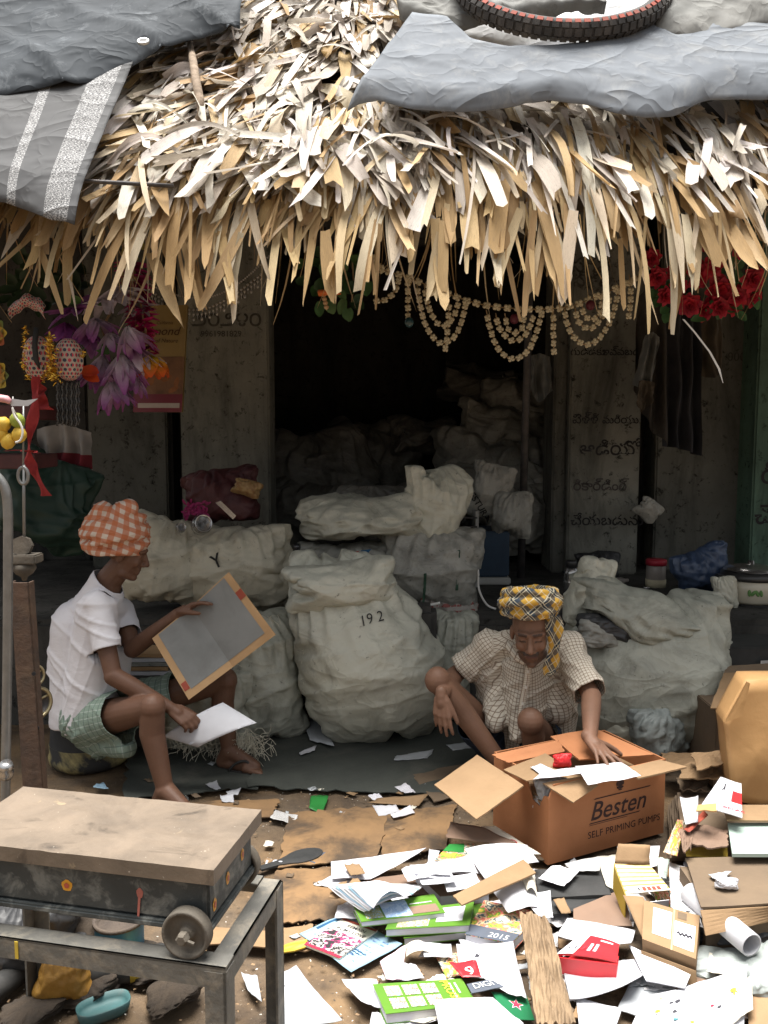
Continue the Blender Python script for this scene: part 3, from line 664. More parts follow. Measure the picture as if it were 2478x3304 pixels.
# silver bead garland over the left pillar
M('silver_bead', (.55, .53, .5), r=.3, metal=.6)
sg = thing('silver_garland', 'string of tiny silver beads with drops slung across the left pillar', 'garland', A(650, 960, 4.6))
path = smooth_path([A(x, y, 4.6) for x, y in ((455, 900), (542, 944), (651, 962), (760, 922), (880, 815))], 80)
m = MB(); [m.ell(p, (.006,)*3, None, 6, 4) for p in resample(path, .0135)]; o = m.build('bead_row', MATS['silver_bead'], sg, True, kind='stuff')
m = MB(); path2 = smooth_path([A(x, y, 4.59) for x, y in ((470, 925), (542, 975), (640, 1000), (740, 960), (850, 880))], 60)
for i, p in enumerate(resample(path2, .022)):
    m.ell(p, (.008,)*3, None, 6, 4); m.ell(p-V3((0, 0, .022)), (.007, .007, .011), None, 6, 4)
    if i % 2: m.ell(p-V3((0, 0, .05)), (.008, .008, .012), None, 6, 4)
    m.tube([p, p-V3((0, 0, .05))], .0015, 4)
m.build('bead_drops', MATS['silver_bead'], sg, True, kind='stuff'); m = MB(); m.tube(path, .002, 4); m.tube(path2, .002, 4); m.build('thread', MATS['string'], sg)

# dotted pouches with gold tinsel
def mat_dots():
    t = NT('dotted_cloth'); v = t.vec('@puv'); s = t.sep(v); fx = t.math('FRACT', t.math('ADD', s[0], t.math('MULTIPLY', t.math('FLOOR', s[1]), .5))); fy = t.math('FRACT', s[1])
    d = t.math('SQRT', t.math('ADD', t.math('POWER', t.math('SUBTRACT', fx, .5), 2.0), t.math('POWER', t.math('SUBTRACT', fy, .5), 2.0)))
    on = t.math('LESS_THAN', d, .36); alt = t.math('GREATER_THAN', t.math('FRACT', t.math('MULTIPLY', t.math('ADD', t.math('FLOOR', s[0]), t.math('FLOOR', s[1])), .5)), .4)
    c = t.mix(on, (.42, .34, .28), t.mix(alt, (.50, .035, .06), (.02, .035, .06))); return t.done(c, .5, 0, .5)
mat_dots(); M('gold_tinsel', (.75, .48, .08), (.5, .28, .03), s=40, r=.25, metal=.9); M('black_chain', (.10, .10, .10), (.05, .05, .05), s=80, r=.3, metal=.6)
def pouch(x, y, Y, rx, rz, nm, lab=None, cat=None):
    c = A(x, y, Y); V = []; T = []; nu, nv = 26, 18
    for j in range(nv+1):
        ph = math.pi*j/nv
        for i in range(nu+1):
            t = 2*math.pi*i/nu; w = 1+.07*math.cos(7*t)*math.sin(ph); r = math.sin(ph)**.8*w
            V.append(c + V3((rx*r*math.cos(t), rx*r*math.sin(t)*.8, rz*math.cos(ph)*(1.0 if ph > 1.5 else 1.15)))); T.append((i/nu*18, j/nv*13, 0))
    F_ = [(j*(nu+1)+i, (j+1)*(nu+1)+i, (j+1)*(nu+1)+i+1, j*(nu+1)+i+1) for j in range(nv) for i in range(nu)]
    return put(nm, V, F_, MATS['dotted_cloth'], None, True, {'puv': T}, lab, cat)
pouch(122, 1160, 3.55, .058, .085, 'dotted_pouch', 'red and black dotted pouch with dark slit hanging left of gold tinsel', 'pouch')
pouch(222, 1165, 3.58, .058, .082, 'dotted_pouch', 'red and black dotted pouch hanging right of gold tinsel', 'pouch')
V = []; T = []
for j in range(7):
    for i in range(15):
        u, v = i/14, j/6; p = A(35+u*115, 985+v*45-math.sin(u*3.1)*35, 3.6); V.append(p + V3((0, -.03*math.sin(v*3.1)+.01*math.sin(u*12), .006*math.sin(u*17)))); T.append((u*16, v*6, 0))
put('dotted_cloth', V, [(j*15+i, j*15+i+1, (j+1)*15+i+1, (j+1)*15+i) for j in range(6) for i in range(14)], MATS['dotted_cloth'], None, True, {'puv': T}, 'small dark red dotted cloth hung above the dotted pouches', 'cloth')
m = MB()
def tinsel(x0, y0, x1, y1, n, spread):
    for k in range(n):
        t = U(0, 1); c = A(x0+(x1-x0)*t+RND.gauss(0, spread), y0+(y1-y0)*t+U(-4, 4), 3.47+U(-.03, .03)); d = V3((U(-1, 1), U(-1, 1), U(-.8, .4))).normalized()*U(.006, .016); s = V3((U(-1, 1), U(-1, 1), U(-1, 1))).normalized()*.0025
        m.add([c-s, c+s, c+d+s, c+d-s], [(0, 1, 2, 3)])
tinsel(160, 1085, 166, 1220, 420, 8); tinsel(168, 1180, 130, 1232, 120, 5); tinsel(86, 1050, 76, 1180, 140, 3); tinsel(76, 1180, 92, 1225, 50, 3); tinsel(262, 1130, 272, 1150, 40, 4); tinsel(170, 1180, 182, 1236, 90, 7)
m.tube([A(160, 1070, 3.5), A(167, 1230, 3.5)], .004, 5)
m.build('gold_tinsel', MATS['gold_tinsel'], label='glittering gold tinsel strands between the two dotted pouches', cat='tinsel', kind='stuff')
ch = thing('chain_bundle', 'bundle of thin black chains hanging below the dotted pouch', 'chains', A(218, 1230, 3.62))
for k in range(10):
    m = MB(); x = 186+k*7.6+U(-1, 1); y1 = 1370+U(-9, 9)
    path = [A(x+2*math.sin(i), 1228+i*(y1-1228)/30, 3.62+(k % 2)*.012) for i in range(31)]
    m.tube(path, [.0032 if i % 2 else .0062 for i in range(31)], 6); m.build('chain', MATS['black_chain'], ch, True)
M('black_cloth', (.02, .02, .02), (.035, .033, .03), r=.8)
m = MB(); m.tube([A(118, 1060, 3.5), A(112, 1110, 3.475), A(116, 1160, 3.465), A(128, 1190, 3.475)], [.012, .012, .012, .004], 8); m.build('black_ribbon', MATS['black_cloth'], smooth=True, label='black ribbon hanging over the left dotted pouch', cat='ribbon')
# ribbons, knife, lemons
M('red_cloth', (.34, .035, .035), (.22, .025, .028), s=9, r=.75, trans=.15)
def ribbon(pts, w, Y, mat, name, lab, cat, wob=.02, parent=None, nseg=26):
    path = smooth_path([A(x, y, Y) for x, y in pts], nseg); V = []
    for i, p in enumerate(path):
        a = .6*math.sin(i*.5+pts[0][0]); s = V3((math.cos(a), math.sin(a), 0)); ww = w if not callable(w) else w(i/nseg)
        for e in (-1, -.3, .4, 1): V.append(p + s*(e*ww/2) + V3((0, wob*math.sin(i*.7+e*2.0), 0)))
    F_ = [(i*4+e, i*4+e+1, i*4+e+5, i*4+e+4) for i in range(nseg) for e in range(3)]
    return put(name, V, F_, mat, parent, True, None, lab, cat)
ribbon([(118, 1215), (112, 1290), (100, 1390), (92, 1480), (110, 1520), (148, 1600)], lambda t: .035+.035*max(0, t-.55), 3.35, MATS['red_cloth'], 'red_ribbon', 'long torn red cloth ribbon hanging beside the lemons', 'ribbon')
ribbon([(128, 1225), (132, 1270), (142, 1322)], lambda t: .02+.045*t, 3.4, MATS['red_cloth'], 'red_ribbon', 'short flared red ribbon end below the tinsel', 'ribbon')
ribbon([(30, 1455), (75, 1452), (118, 1462)], .05, 3.3, MATS['red_cloth'], 'red_ribbon', 'crosswise red cloth strip below the yellow lemons', 'ribbon')
M('lemon_yellow', (.62, .42, .06), (.55, .33, .04), s=20, r=.5, bump=.15, bs=160); M('lemon_green', (.30, .34, .05), (.22, .28, .05), s=20, r=.5, bump=.15, bs=160)
for x, y, mt, lab in ((56, 1357, 'lemon_green', 'green lime at the top of the hanging lemon string'), (62, 1403, 'lemon_yellow', 'yellow lemon under the green lime with white thread across'), (26, 1424, 'lemon_yellow', 'lowest yellow lemon of the hanging string'), (10, 1370, 'lemon_yellow', 'dull yellow lemon hanging beside the green lime'), (2, 1402, 'lemon_yellow', 'dull yellow lemon hanging behind the lowest lemon')):
    c = A(x, y, 3.0); m = MB(); m.lathe([(.001, -.030), (.006, -.0285), (.018, -.021), (.0255, -.006), (.0255, .006), (.018, .021), (.006, .0285), (.001, .031)], c, 18, V3((U(-.5, .5), U(-.5, .5), 1)))
    m.build('lemon', MATS[mt], smooth=True, label=lab, cat='lemon')
m = MB(); m.tube(smooth_path([A(x, y, 2.95) for x, y in ((40, 1315), (46, 1340), (66, 1368), (73, 1395), (66, 1420), (50, 1428))], 20), .004, 6); m.tube([A(40, 1315, 2.95), A(56, 1345, 2.98)], .0025, 5); m.tube([A(40, 1315, 2.95), A(42, 1280, 3.0)], .0012, 5)
m.build('thread', MATS['white_string'], smooth=True, label='white thread holding up the lemons', cat='thread')
M('blade', (.5, .5, .52), (.42, .42, .44), r=.35, metal=.4); M('pink_plastic', (.72, .36, .38), r=.5)
kn = thing('knife', 'knife with pink handle and pale blade tucked above the lemons', 'knife', A(30, 1280, 2.95))
def extr(name, px, Y, t, mat, parent=None, **k):
    n = len(px); V = [A(x, y, Y) for x, y in px] + [A(x, y, Y)+V3((0, t, 0)) for x, y in px]
    return put(name, V, [tuple(range(n)), tuple(range(n, 2*n))[::-1]] + [(i, (i+1) % n, n+(i+1) % n, n+i) for i in range(n)], mat, parent, **k)
extr('blade', [(28, 1285), (36, 1310), (90, 1310), (122, 1286), (80, 1292)], 2.95, .003, MATS['blade'], kn)
m = MB(); m.tube([A(-40, 1290, 2.95), A(0, 1285, 2.95), A(20, 1288, 2.95), A(34, 1298, 2.95)], [.02, .022, .022, .014], 10, flat=.6); m.build('handle', MATS['pink_plastic'], kn, True)
M('maroon_wood', (.09, .03, .03), (.05, .02, .02), s=10, r=.6)
for y, lab in ((1330, 'dark maroon wooden shelf edge behind the hanging lemons'), (1490, 'dark maroon wooden shelf edge below the lemons')):
    p = A(-250, y, 3.5); q = A(112, y, 3.5); m = MB(); m.box((p.x, 3.5, p.z-.03), (q.x, 3.75, p.z+.03), bev=.004); m.build('wooden_shelf', MATS['maroon_wood'], label=lab, cat='shelf')

# almond packet on the left pillar
M('packet_yellow', (.25, .175, .06), (.19, .13, .04), s=5, r=.35, spec=.5); M('packet_brown', (.10, .05, .025), (.2, .1, .045), s=14, r=.35, spec=.5); M('packet_maroon', (.15, .02, .035), r=.35, spec=.5); M('ink_brown', (.07, .03, .015), r=.5); M('packet_label', (.4, .36, .33), r=.5)
Yk = 4.5
P = [A(432, 1330, Yk), A(588, 1330, Yk), A(606, 985, Yk), A(440, 985, Yk)]
S_ = Sheet(P, MATS['packet_yellow'], 'snack_packet', 'yellow and maroon almond packet hanging on the left pillar', 'packet', t=.03, amp=.012, freq=2, n=9)
S_.rect(0, 0, 1, .17, MATS['packet_maroon'], 'bottom_band', -.0+.004); S_.rect(.1, .04, .95, .085, MATS['packet_label'], 'bottom_label', .006); S_.rect(0, .17, 1, .52, MATS['packet_brown'], 'nut_picture', .004)
M('almond_nut', (.26, .11, .045), (.18, .07, .03), s=30, r=.5)
for k in range(9):
    u, v = U(.1, .9), U(.2, .48); a = U(0, 3); S_.poly([(u+.11*math.cos(t)*math.cos(a)-.05*math.sin(t)*math.sin(a), v+.11*math.cos(t)*math.sin(a)*.5+.05*math.sin(t)*math.cos(a)*.5) for t in [i*.628 for i in range(10)]], MATS['almond_nut'], 'printed_nut', .007)
S_.text('Almond', .12, .72, .062, MATS['ink_brown'], shear=.3, d=.008); S_.text('Gift of Nature', .2, .65, .03, MATS['ink_brown'], shear=.2, d=.008); S_.text('California', .42, .82, .022, MATS['ink_brown'], shear=.2, d=.008)

# draped cloths and clothes
def drape(name, lab, cat, top, bot, Y, mat, folds=7, amp=.03, bands=None, seed=0., gather=0.0, nu=44, nv=24):
    V = []; T = []
    for j in range(nv+1):
        for i in range(nu+1):
            u, v = i/nu, j/nv; a = lerp_line(top, u); b = lerp_line(bot, u); x = a[0]+(b[0]-a[0])*v; y = a[1]+(b[1]-a[1])*v; p = A(x, y, Y)
            h = amp*(.4+v*.8)*math.sin(u*folds*6.28+seed+1.3*noise.noise(V3((u*3, v*2, seed)))) + amp*.9*noise.noise(V3((u*5+seed, v*4, seed)))
            V.append(p + V3((0, h, 0))); T.append((u, v, seed))
    F_ = [(j*(nu+1)+i, (j+1)*(nu+1)+i, (j+1)*(nu+1)+i+1, j*(nu+1)+i+1) for j in range(nv) for i in range(nu)]
    K = len(V); V += [v + V3((0, .006, 0)) for v in V]; T = T+T; F_ += [tuple(x+K for x in f)[::-1] for f in F_]
    return put(name, V, F_, mat, None, True, {'suv': T}, lab, cat)
t = NT('banded_cloth'); s = t.sep(t.vec('@suv')); on = t.math('MULTIPLY', t.math('GREATER_THAN', s[1], .42), t.math('LESS_THAN', s[1], .68)); v = t.vec('Object'); t.done(t.mix(on, t.ramp(t.noise(v, 5, 5), .3, .7, (.34, .33, .32), (.2, .195, .19)), (.16, .02, .03)), .85)
drape('folded_cloth', 'grey white cloth with a maroon band hanging at the left wall', 'cloth', [(115, 1385), (200, 1365), (290, 1395)], [(130, 1580), (200, 1590), (290, 1570)], 4.6, MATS['banded_cloth'], 3, .05, seed=1)
M('dark_denim', (.022, .023, .027), (.04, .04, .045), s=7, r=.9, bump=.4); M('dark_wool', (.03, .026, .022), (.055, .048, .04), s=9, r=.95, bump=.4); M('sheer_plastic', (.22, .23, .22), (.12, .125, .12), s=6, r=.4, trans=.35); M('brown_cloth', (.085, .07, .05), (.05, .042, .034), s=6, r=.9, bump=.3)
drape('hanging_jacket', 'dark charcoal jacket hanging on the wall below the rose garland', 'jacket', [(2140, 930), (2200, 900), (2260, 960)], [(2130, 1440), (2190, 1445), (2255, 1470)], 5.35, MATS['dark_denim'], 3, .05, seed=4)
drape('hanging_trousers', 'dark brown trousers hanging beside the painted pillar', 'trousers', [(2060, 960), (2110, 900), (2150, 940)], [(2050, 1250), (2095, 1380), (2160, 1440)], 5.3, MATS['dark_wool'], 3, .04, seed=7)
drape('plastic_bag', 'cloudy plastic bag hanging in front of the painted pillar', 'bag', [(2085, 1080), (2110, 1070), (2130, 1095)], [(2045, 1240), (2070, 1265), (2110, 1230)], 5.2, MATS['sheer_plastic'], 2, .03, seed=2)
drape('hanging_shawl', 'dim grey blue cloth hanging inside the doorway by the pole', 'cloth', [(1705, 1150), (1740, 1140), (1775, 1150)], [(1700, 1240), (1740, 1300), (1785, 1260)], 5.75, MATS['sheer_plastic'], 2, .03, seed=9)
drape('hanging_satchel', 'olive brown cloth bag hanging below the trousers', 'bag', [(2060, 1230), (2080, 1225), (2110, 1235)], [(2050, 1310), (2075, 1330), (2100, 1300)], 5.15, MATS['brown_cloth'], 1, .03, seed=11)
drape('hanging_bag', 'dark patterned cloth bag hanging right of the jacket', 'bag', [(2262, 980), (2300, 970), (2335, 985)], [(2262, 1210), (2300, 1220), (2330, 1195)], 5.6, MATS['brown_cloth'], 1, .03, seed=13)
# dark leafy tangles high in the left corner
sp = []
for k in range(60): a = U(0, 6.28); sp.append((A(U(40, 260), U(830, 980), 4.1+U(-.2, .3)), V3((math.cos(a), -.3, math.sin(a))), V3((0, -1, .4)), U(.05, .1), .05, U(-.2, .2), (.02, .045, .02), (.03, .06, .025)))
bunch('leaf_tangle', sp, None, 'leafy', label='dark green leaf tangle under the left end of the eave', cat='foliage', kind='stuff')
# one long bleached leaf strip hanging free at the right
lp = [A(x, y, 3.5) for x, y in ((2205, 1030), (2240, 1070), (2290, 1135), (2320, 1190), (2333, 1236))]
V = []
for i, p in enumerate(lp):
    for e in (-1, 1): V.append(p + V3((e*.006*(1 if i < 4 else .4), e*.003, 0)))
put('leaf_strip', V, [(i*2, i*2+1, i*2+3, i*2+2) for i in range(4)], MATS['white_string'], None, True, None, 'single bleached leaf strip bent below the rose garland', 'leaf')
# ------------------------------------------------------------------ sacks: inflated, wrinkled cloth
from mathutils.bvhtree import BVHTree
def sim_sack(seed, w, h, nx, ny, frames, press, shrink, bend=.15, pins=()):
    V = []; F_ = []; idx = {}
    def gid(i, j, s):
        k = (i, j, 0 if i in (0, nx) or j in (0, ny) else s)
        if k not in idx:
            idx[k] = len(V); n = noise.noise(V3((i*.23+seed*7, j*.23, s*9))); a = 2*i/nx-1; b = 2*j/ny-1; q = .42
            V.append((a*math.sqrt(max(0, 1-q*b*b*b*b*.5))*w/2, s*(.04+.025*n) if k[2] else .03*n, (b*math.sqrt(max(0, 1-q*a*a*a*a*.5))+1)*h/2))
        return idx[k]
    for s in (-1, 1):
        for i in range(nx):
            for j in range(ny):
                q = [gid(i, j, s), gid(i+1, j, s), gid(i+1, j+1, s), gid(i, j+1, s)]; F_.append(q if s < 0 else q[::-1])
    me = mesh_of(V, F_); o = bpy.data.objects.new('sim', me); COL.objects.link(o)
    m = o.modifiers.new('c', 'CLOTH'); c = m.settings
    c.quality = 4; c.mass = .2; c.tension_stiffness = 15; c.compression_stiffness = 15; c.shear_stiffness = 8; c.bending_stiffness = bend
    c.use_pressure = True; c.uniform_pressure_force = press; c.shrink_min = shrink; c.effector_weights.gravity = 0; c.air_damping = 2
    if pins:
        g = o.vertex_groups.new(name='p'); g.add([idx[k] for k in idx if pins(k[0]/nx, k[1]/ny)], 1.0, 'REPLACE'); c.vertex_group_mass = 'p'
    m.point_cache.frame_start = 1; m.point_cache.frame_end = frames
    for f in range(1, frames+1): SC.frame_set(f)
    e = o.evaluated_get(bpy.context.evaluated_depsgraph_get()); P = np.array([v.co[:] for v in e.data.vertices])
    bpy.data.objects.remove(o); bpy.data.meshes.remove(me); SC.frame_set(1)
    me = mesh_of(P.tolist(), F_); o = bpy.data.objects.new('sub', me); COL.objects.link(o); sb = o.modifiers.new('s', 'SUBSURF'); sb.levels = 1
    e = o.evaluated_get(bpy.context.evaluated_depsgraph_get()).to_mesh(); P = np.array([v.co[:] for v in e.vertices]); F_ = [tuple(p.vertices) for p in e.polygons]
    bpy.data.objects.remove(o); bpy.data.meshes.remove(me)
    lo, hi = P.min(0), P.max(0); P = (P-(lo+hi)/2)/(hi-lo); P[:, 2] += .5
    return P, F_
SIM = [sim_sack(1, .8, 1.05, 34, 44, 24, 5.0, -.01, .6), sim_sack(2, .95, .8, 40, 34, 24, 4.5, -.015, .6), sim_sack(3, .8, .7, 36, 32, 28, 1.4, -.15, .1), sim_sack(4, .6, .6, 28, 28, 24, 2.5, -.06, .2), sim_sack(5, .7, 1.0, 30, 44, 26, 4.0, -.02, .5)]
def mat_sack(name, c, c2, dirt, dr=(.45, .7), s=3.0, prints=None, bmp=.55):
    t = NT(name); v = t.vec('Object')
    col = t.mix(t.ramp(t.noise(v, s, 6, .62, .5), .35, .7), c, c2)
    col = t.mix(t.ramp(t.noise(v, s*1.7, 8, .7, .8), *dr), col, dirt)
    col = t.mix(t.ramp(t.noise(v, 30, 5, .7), .62, .74), col, tuple(q*.4 for q in dirt))
    if prints:
        s3 = t.sep(v); ln = t.math('LESS_THAN', t.math('FRACT', t.math('MULTIPLY', s3[2], prints[1])), .5)
        wd_ = t.ramp(t.noise(t.vec('Object', (60, 60, prints[1])), 1.0, 2, .5), .45, .5); col = t.mix(t.math('MULTIPLY', ln, wd_), col, prints[0])
    vv = t.vec('Object', (1, 1, 2.0), (.15, .35, 0)); a = t.math('ADD', t.crinkle(vv, 3.4, 6.0, .7), t.math('MULTIPLY', t.crinkle(v, 9, 5.0, .6), .4)); w = t.noise(v, 170, 2, .5)
    h = t.math('ADD', a, t.math('ADD', t.math('MULTIPLY', w, .05), t.math('MULTIPLY', t.noise(v, 5, 3), .6))); t.bump(h, bmp*.38, .025); return t.done(col, .5, 0, .45, .06)
mat_sack('sack_white', (.56, .555, .46), (.48, .475, .40), (.30, .295, .24), (.5, .75))
mat_sack('sack_cream', (.56, .53, .42), (.46, .43, .34), (.28, .26, .2), (.5, .75))
mat_sack('sack_green', (.44, .445, .375), (.36, .365, .305), (.21, .215, .18))
mat_sack('sack_grey', (.38, .375, .335), (.29, .285, .255), (.16, .158, .14))
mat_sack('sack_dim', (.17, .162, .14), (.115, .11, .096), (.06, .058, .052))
mat_sack('sack_red_print', (.36, .33, .29), (.30, .275, .245), (.17, .155, .14), prints=((.22, .05, .04), 24))
mat_sack('sack_black', (.025, .026, .028), (.05, .05, .052), (.09, .09, .09), (.62, .75)); mat_sack('poly_clear', (.30, .33, .32), (.22, .25, .24), (.13, .14, .135))
def ridge(p, fx, fz, o, w=.5):
    x, y, z = p; k = noise.noise(V3((x*2.1+o, y*2.1, z*2.1)))*w
    return max(0.0, 1-abs(noise.noise(V3((x*fx+o, y*fx+o, z*fz+k*fz*.35))))*3.2)**3
def creased(pts, fs, a1, o, tilt):
    me = mesh_of(pts, fs); n = len(pts); no = np.empty(n*3, np.float32); me.vertices.foreach_get('normal', no); bpy.data.meshes.remove(me); no = no.reshape(-1, 3); out = []
    ct, stt = math.cos(tilt), math.sin(tilt)
    for p, q in zip(pts, no):
        r = V3((p.x*ct+p.z*stt, p.y, -p.x*stt+p.z*ct))
        h = a1*(ridge(r, 1.0, 3.6, o, .3)-.2) + a1*.38*(ridge(r, 1.6, 9, o+5, .3)-.2) + a1*.3*(ridge((r.z, r.y, r.x), 1.4, 6, o+9, .3)-.2)
        out.append(p + V3(q.tolist())*h)
    return out
def sack(name, lab, si, base, W, H, D, mat, rotz=0., roll=0., pitch=0., prof=None, lean=(0, 0), flat=.06, parent=None, cat='sack', group=None, flipx=False, bend=0., extra=0.0, seed=0., cr=.020, tilt=None):
    P, F_ = SIM[si]; base = V3(base); out = []
    R_ = Matrix.Rotation(rotz, 3, 'Z') @ Matrix.Rotation(pitch, 3, 'X') @ Matrix.Rotation(roll, 3, 'Y')
    for a, b, c in P:
        k = prof(c) if prof else 1.0
        if c > .55 and not parent: k *= 1+.075*math.cos(17*math.atan2(b, a)+4*noise.noise(V3((a*3, b*3, seed+W*9))))*min(1, (c-.55)/.3)
        p = V3(((-a if flipx else a)*W*k, b*D*k, c*H)); p.x += lean[0]*c*c; p.y += lean[1]*c*c; p.z -= bend*a*a
        if extra: p += V3((nz(p, 4, seed), nz(p, 4, seed+9), nz(p, 4, seed+5)))*extra
        out.append(R_ @ p)
    out = creased(out, F_, cr*(-1 if flipx else 1)*min(1.0, max(W, H)/.6), RND.uniform(0, 60), U(-.5, .5) if tilt is None else tilt)
    zm = min(p.z for p in out); cut = zm+flat*H
    out = [base + V3((p.x, p.y, max(p.z-cut, (p.z-cut)*.12))) for p in out]
    zm = min(p.z for p in out); out = [p-V3((0, 0, zm-base.z)) for p in out]
    fs = [f[::-1] for f in F_] if flipx else F_
    o = put(name, out, fs, MATS[mat], parent, True, None, None if parent else lab, None if parent else cat, group)
    o['_'] = 0; del o['_']; return o, out, fs
def on_front(body, x, y, hpx, surf, Yg, mat, parent, ang=0.0, name='inked_mark', **k):     # ink laid on the camera side of a surface
    bv = BVHTree.FromPolygons(surf[1], surf[2]); o0 = A(x, y, Yg); vs_, fs = txt_mesh(body, hpx*Yg/FPX, **k); V = []
    for q in vs_:
        X = o0.x + q[0]*math.cos(ang)-q[1]*math.sin(ang); Z = o0.z + q[0]*math.sin(ang)+q[1]*math.cos(ang); h = bv.ray_cast(V3((X, 0, Z)), V3((0, 1, 0)))[0]
        V.append(V3((X, (h.y if h else Yg)-.009, Z)))
    return put(name, V, fs, MATS[mat], parent)
g0 = lambda x, y, z=0.: G(x, y, z)
M('ink_black', (.03, .03, .03), r=.7)
# the big upright sack
big = sack('stuffed_sack', 'tall bulging white sack with inked number standing between the two men', 0, (.0, 4.12, 0), .70, 1.0, .58, 'sack_white', rotz=.12, prof=lambda c: .56+.56*math.sin(math.pi*min(1, c*.92+.1))**1.1, lean=(-.20, .12), flat=.04, roll=-.08, tilt=.35)
on_front('19 2', 1166, 2004, 44, big, 4.0, 'ink_black', big[0], ang=.22, bold=-.004)
sack('folded_top', '', 3, A(1110, 1975, 4.06), .58, .24, .34, 'sack_white', rotz=.15, roll=-.10, parent=big[0], flat=.0, extra=.02)
# frayed bales behind the left man's shins
b1 = sack('woven_bale', 'square frayed woven bale with torn edges beside the tall sack', 4, g0(850, 2405)+V3((0, .15, 0)), .40, .68, .42, 'sack_green', rotz=.25, prof=lambda c: 1.05-.12*c, lean=(-.05, .05))
b2 = sack('woven_bale', 'low frayed woven bale on the floor behind the held paper', 3, g0(640, 2440)+V3((0, .15, 0)), .50, .42, .4, 'sack_green', rotz=-.1, flat=.1)
def fray(host, pts, n, L, mat='sack_cream'):
    m = MB()
    for k in range(n):
        p = V3(RND.choice(pts)) + V3((U(-.02, .02), U(-.02, .01), U(-.03, .03))); q = p; path = [p]; d = V3((U(-1, 1), U(-1, .1), U(-1, .5))).normalized()
        for i in range(4): d = (d + V3((U(-.5, .5), U(-.5, .4), U(-.7, .3)))).normalized(); q = q + d*(L/4); path.append(q)
        m.tube(path, .0013, 3, cap=False)
    m.build('frayed_threads', MATS[mat], host, kind='stuff')
fray(b1[0], [A(745+U(-8, 8), y, 3.98) for y in range(2000, 2400, 6)] + [A(x, 1998, 4.0) for x in range(750, 900, 10)] + [A(995, y, 4.0) for y in range(2000, 2200, 12)], 260, .05)
fray(b2[0], [A(x, 2390+U(-14, 14), 3.8) for x in range(560, 880, 5)] + [A(790+U(-40, 40), 2400+U(-40, 40), 3.75) for k in range(60)], 300, .07)
# cream sacks on the plinth
PB = lambda x, y: V3((A(x, y, 4.62).x, 4.62, PZ))
sack('cream_sack', 'creased cream sack slumped on the plinth behind the orange turban', 1, PB(520, 1950), .52, .50, .42, 'sack_cream', rotz=.3, roll=.25, flat=.05, prof=lambda c: 1.0-.25*max(0, c-.5))
cs = sack('cream_sack', 'pale cream sack with a dark smudge lying on the plinth edge', 1, PB(775, 1940), .62, .48, .44, 'sack_cream', rotz=-.2, roll=-.06, flipx=True, flat=.05)
on_front('Y', 690, 1838, 62, cs, 4.4, 'ink_black', cs[0], ang=.5, bold=.012)
sack('cream_sack', 'small pale sack bulging at the right end of the smudged sack', 3, PB(890, 1945), .26, .36, .3, 'sack_cream', flat=.04)
# pile on the plinth behind the tall sack
CB = lambda x, z, Y: V3((A(x, 1700, Y).x, Y, z))
sack('printed_sack', 'white sack with blue and red print under the loose top sack', 1, CB(1120, PZ, 4.75), .55, .40, .45, 'sack_grey', rotz=.1, flat=.08)
M('print_blue', (.02, .09, .19), r=.6); M('print_red', (.35, .04, .03), r=.6)
ps = [o for o in COL.objects if o.name.startswith('printed_sack')][0]
extr('printed_band', [(1135, 1828), (1165, 1776), (1198, 1772), (1145, 1836)], 4.50, .004, MATS['print_blue'], ps); extr('printed_band', [(1128, 1782), (1160, 1778), (1150, 1790), (1132, 1792)], 4.50, .004, MATS['print_red'], ps)
st = sack('strapped_sack', 'dirty white sack tied with thin green straps at the plinth corner', 1, CB(1375, .52, 4.72), .58, .52, .46, 'sack_grey', rotz=-.15, flat=.06, roll=.1)
M('green_strap', (.03, .075, .045), r=.6)
for x, y0, y1, Yq in ((1372, 1850, 1945, 4.47), (1480, 1775, 1905, 4.50)): ribbon([(x, y0), (x-2, (y0+y1)/2), (x-6, y1)], .016, Yq, MATS['green_strap'], 'strap', None, None, .004, parent=st[0])
sack('loose_sack', 'empty wrinkled sack thrown across the pile with its open end up', 2, CB(1190, .93, 4.75), .80, .26, .62, 'sack_white', rotz=-.1, roll=-.05, flat=.1, extra=.05, seed=3)
sack('loose_sack', 'stiff open sack mouth standing up at the pile right end', 2, CB(1385, .86, 4.72), .36, .52, .34, 'sack_white', rotz=.5, roll=.1, prof=lambda c: .85+.3*c, flat=.05, extra=.05, seed=8)
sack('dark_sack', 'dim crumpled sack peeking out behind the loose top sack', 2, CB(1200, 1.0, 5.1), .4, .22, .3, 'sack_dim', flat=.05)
sack('red_printed_sack', 'sack with faded rows of red print leaning behind the checked shirt', 1, g0(1490, 2215)+V3((.02, -.25, 0)), .46, .82, .36, 'sack_red_print', rotz=.35, roll=-.3, flat=.04, prof=lambda c: 1.05-.35*c)
sack('white_sack', 'narrow white sack standing between the dark block and red printed sack', 4, V3((A(1445, 2000, 4.3).x, 4.38, .0)), .26, .62, .26, 'sack_green', rotz=0, roll=.06, flat=.04)
M('dark_block', (.045, .043, .04), (.07, .066, .06), s=8, r=.9, bump=.5, bs=25)
m = MB(); a = A(1335, 2000, 4.26); m.box((a.x-.145, 4.16, 0), (a.x+.115, 4.33, .66), bev=.03); m.build('stone_block', MATS['dark_block'], label='dark upright stone block between the sacks', cat='block')
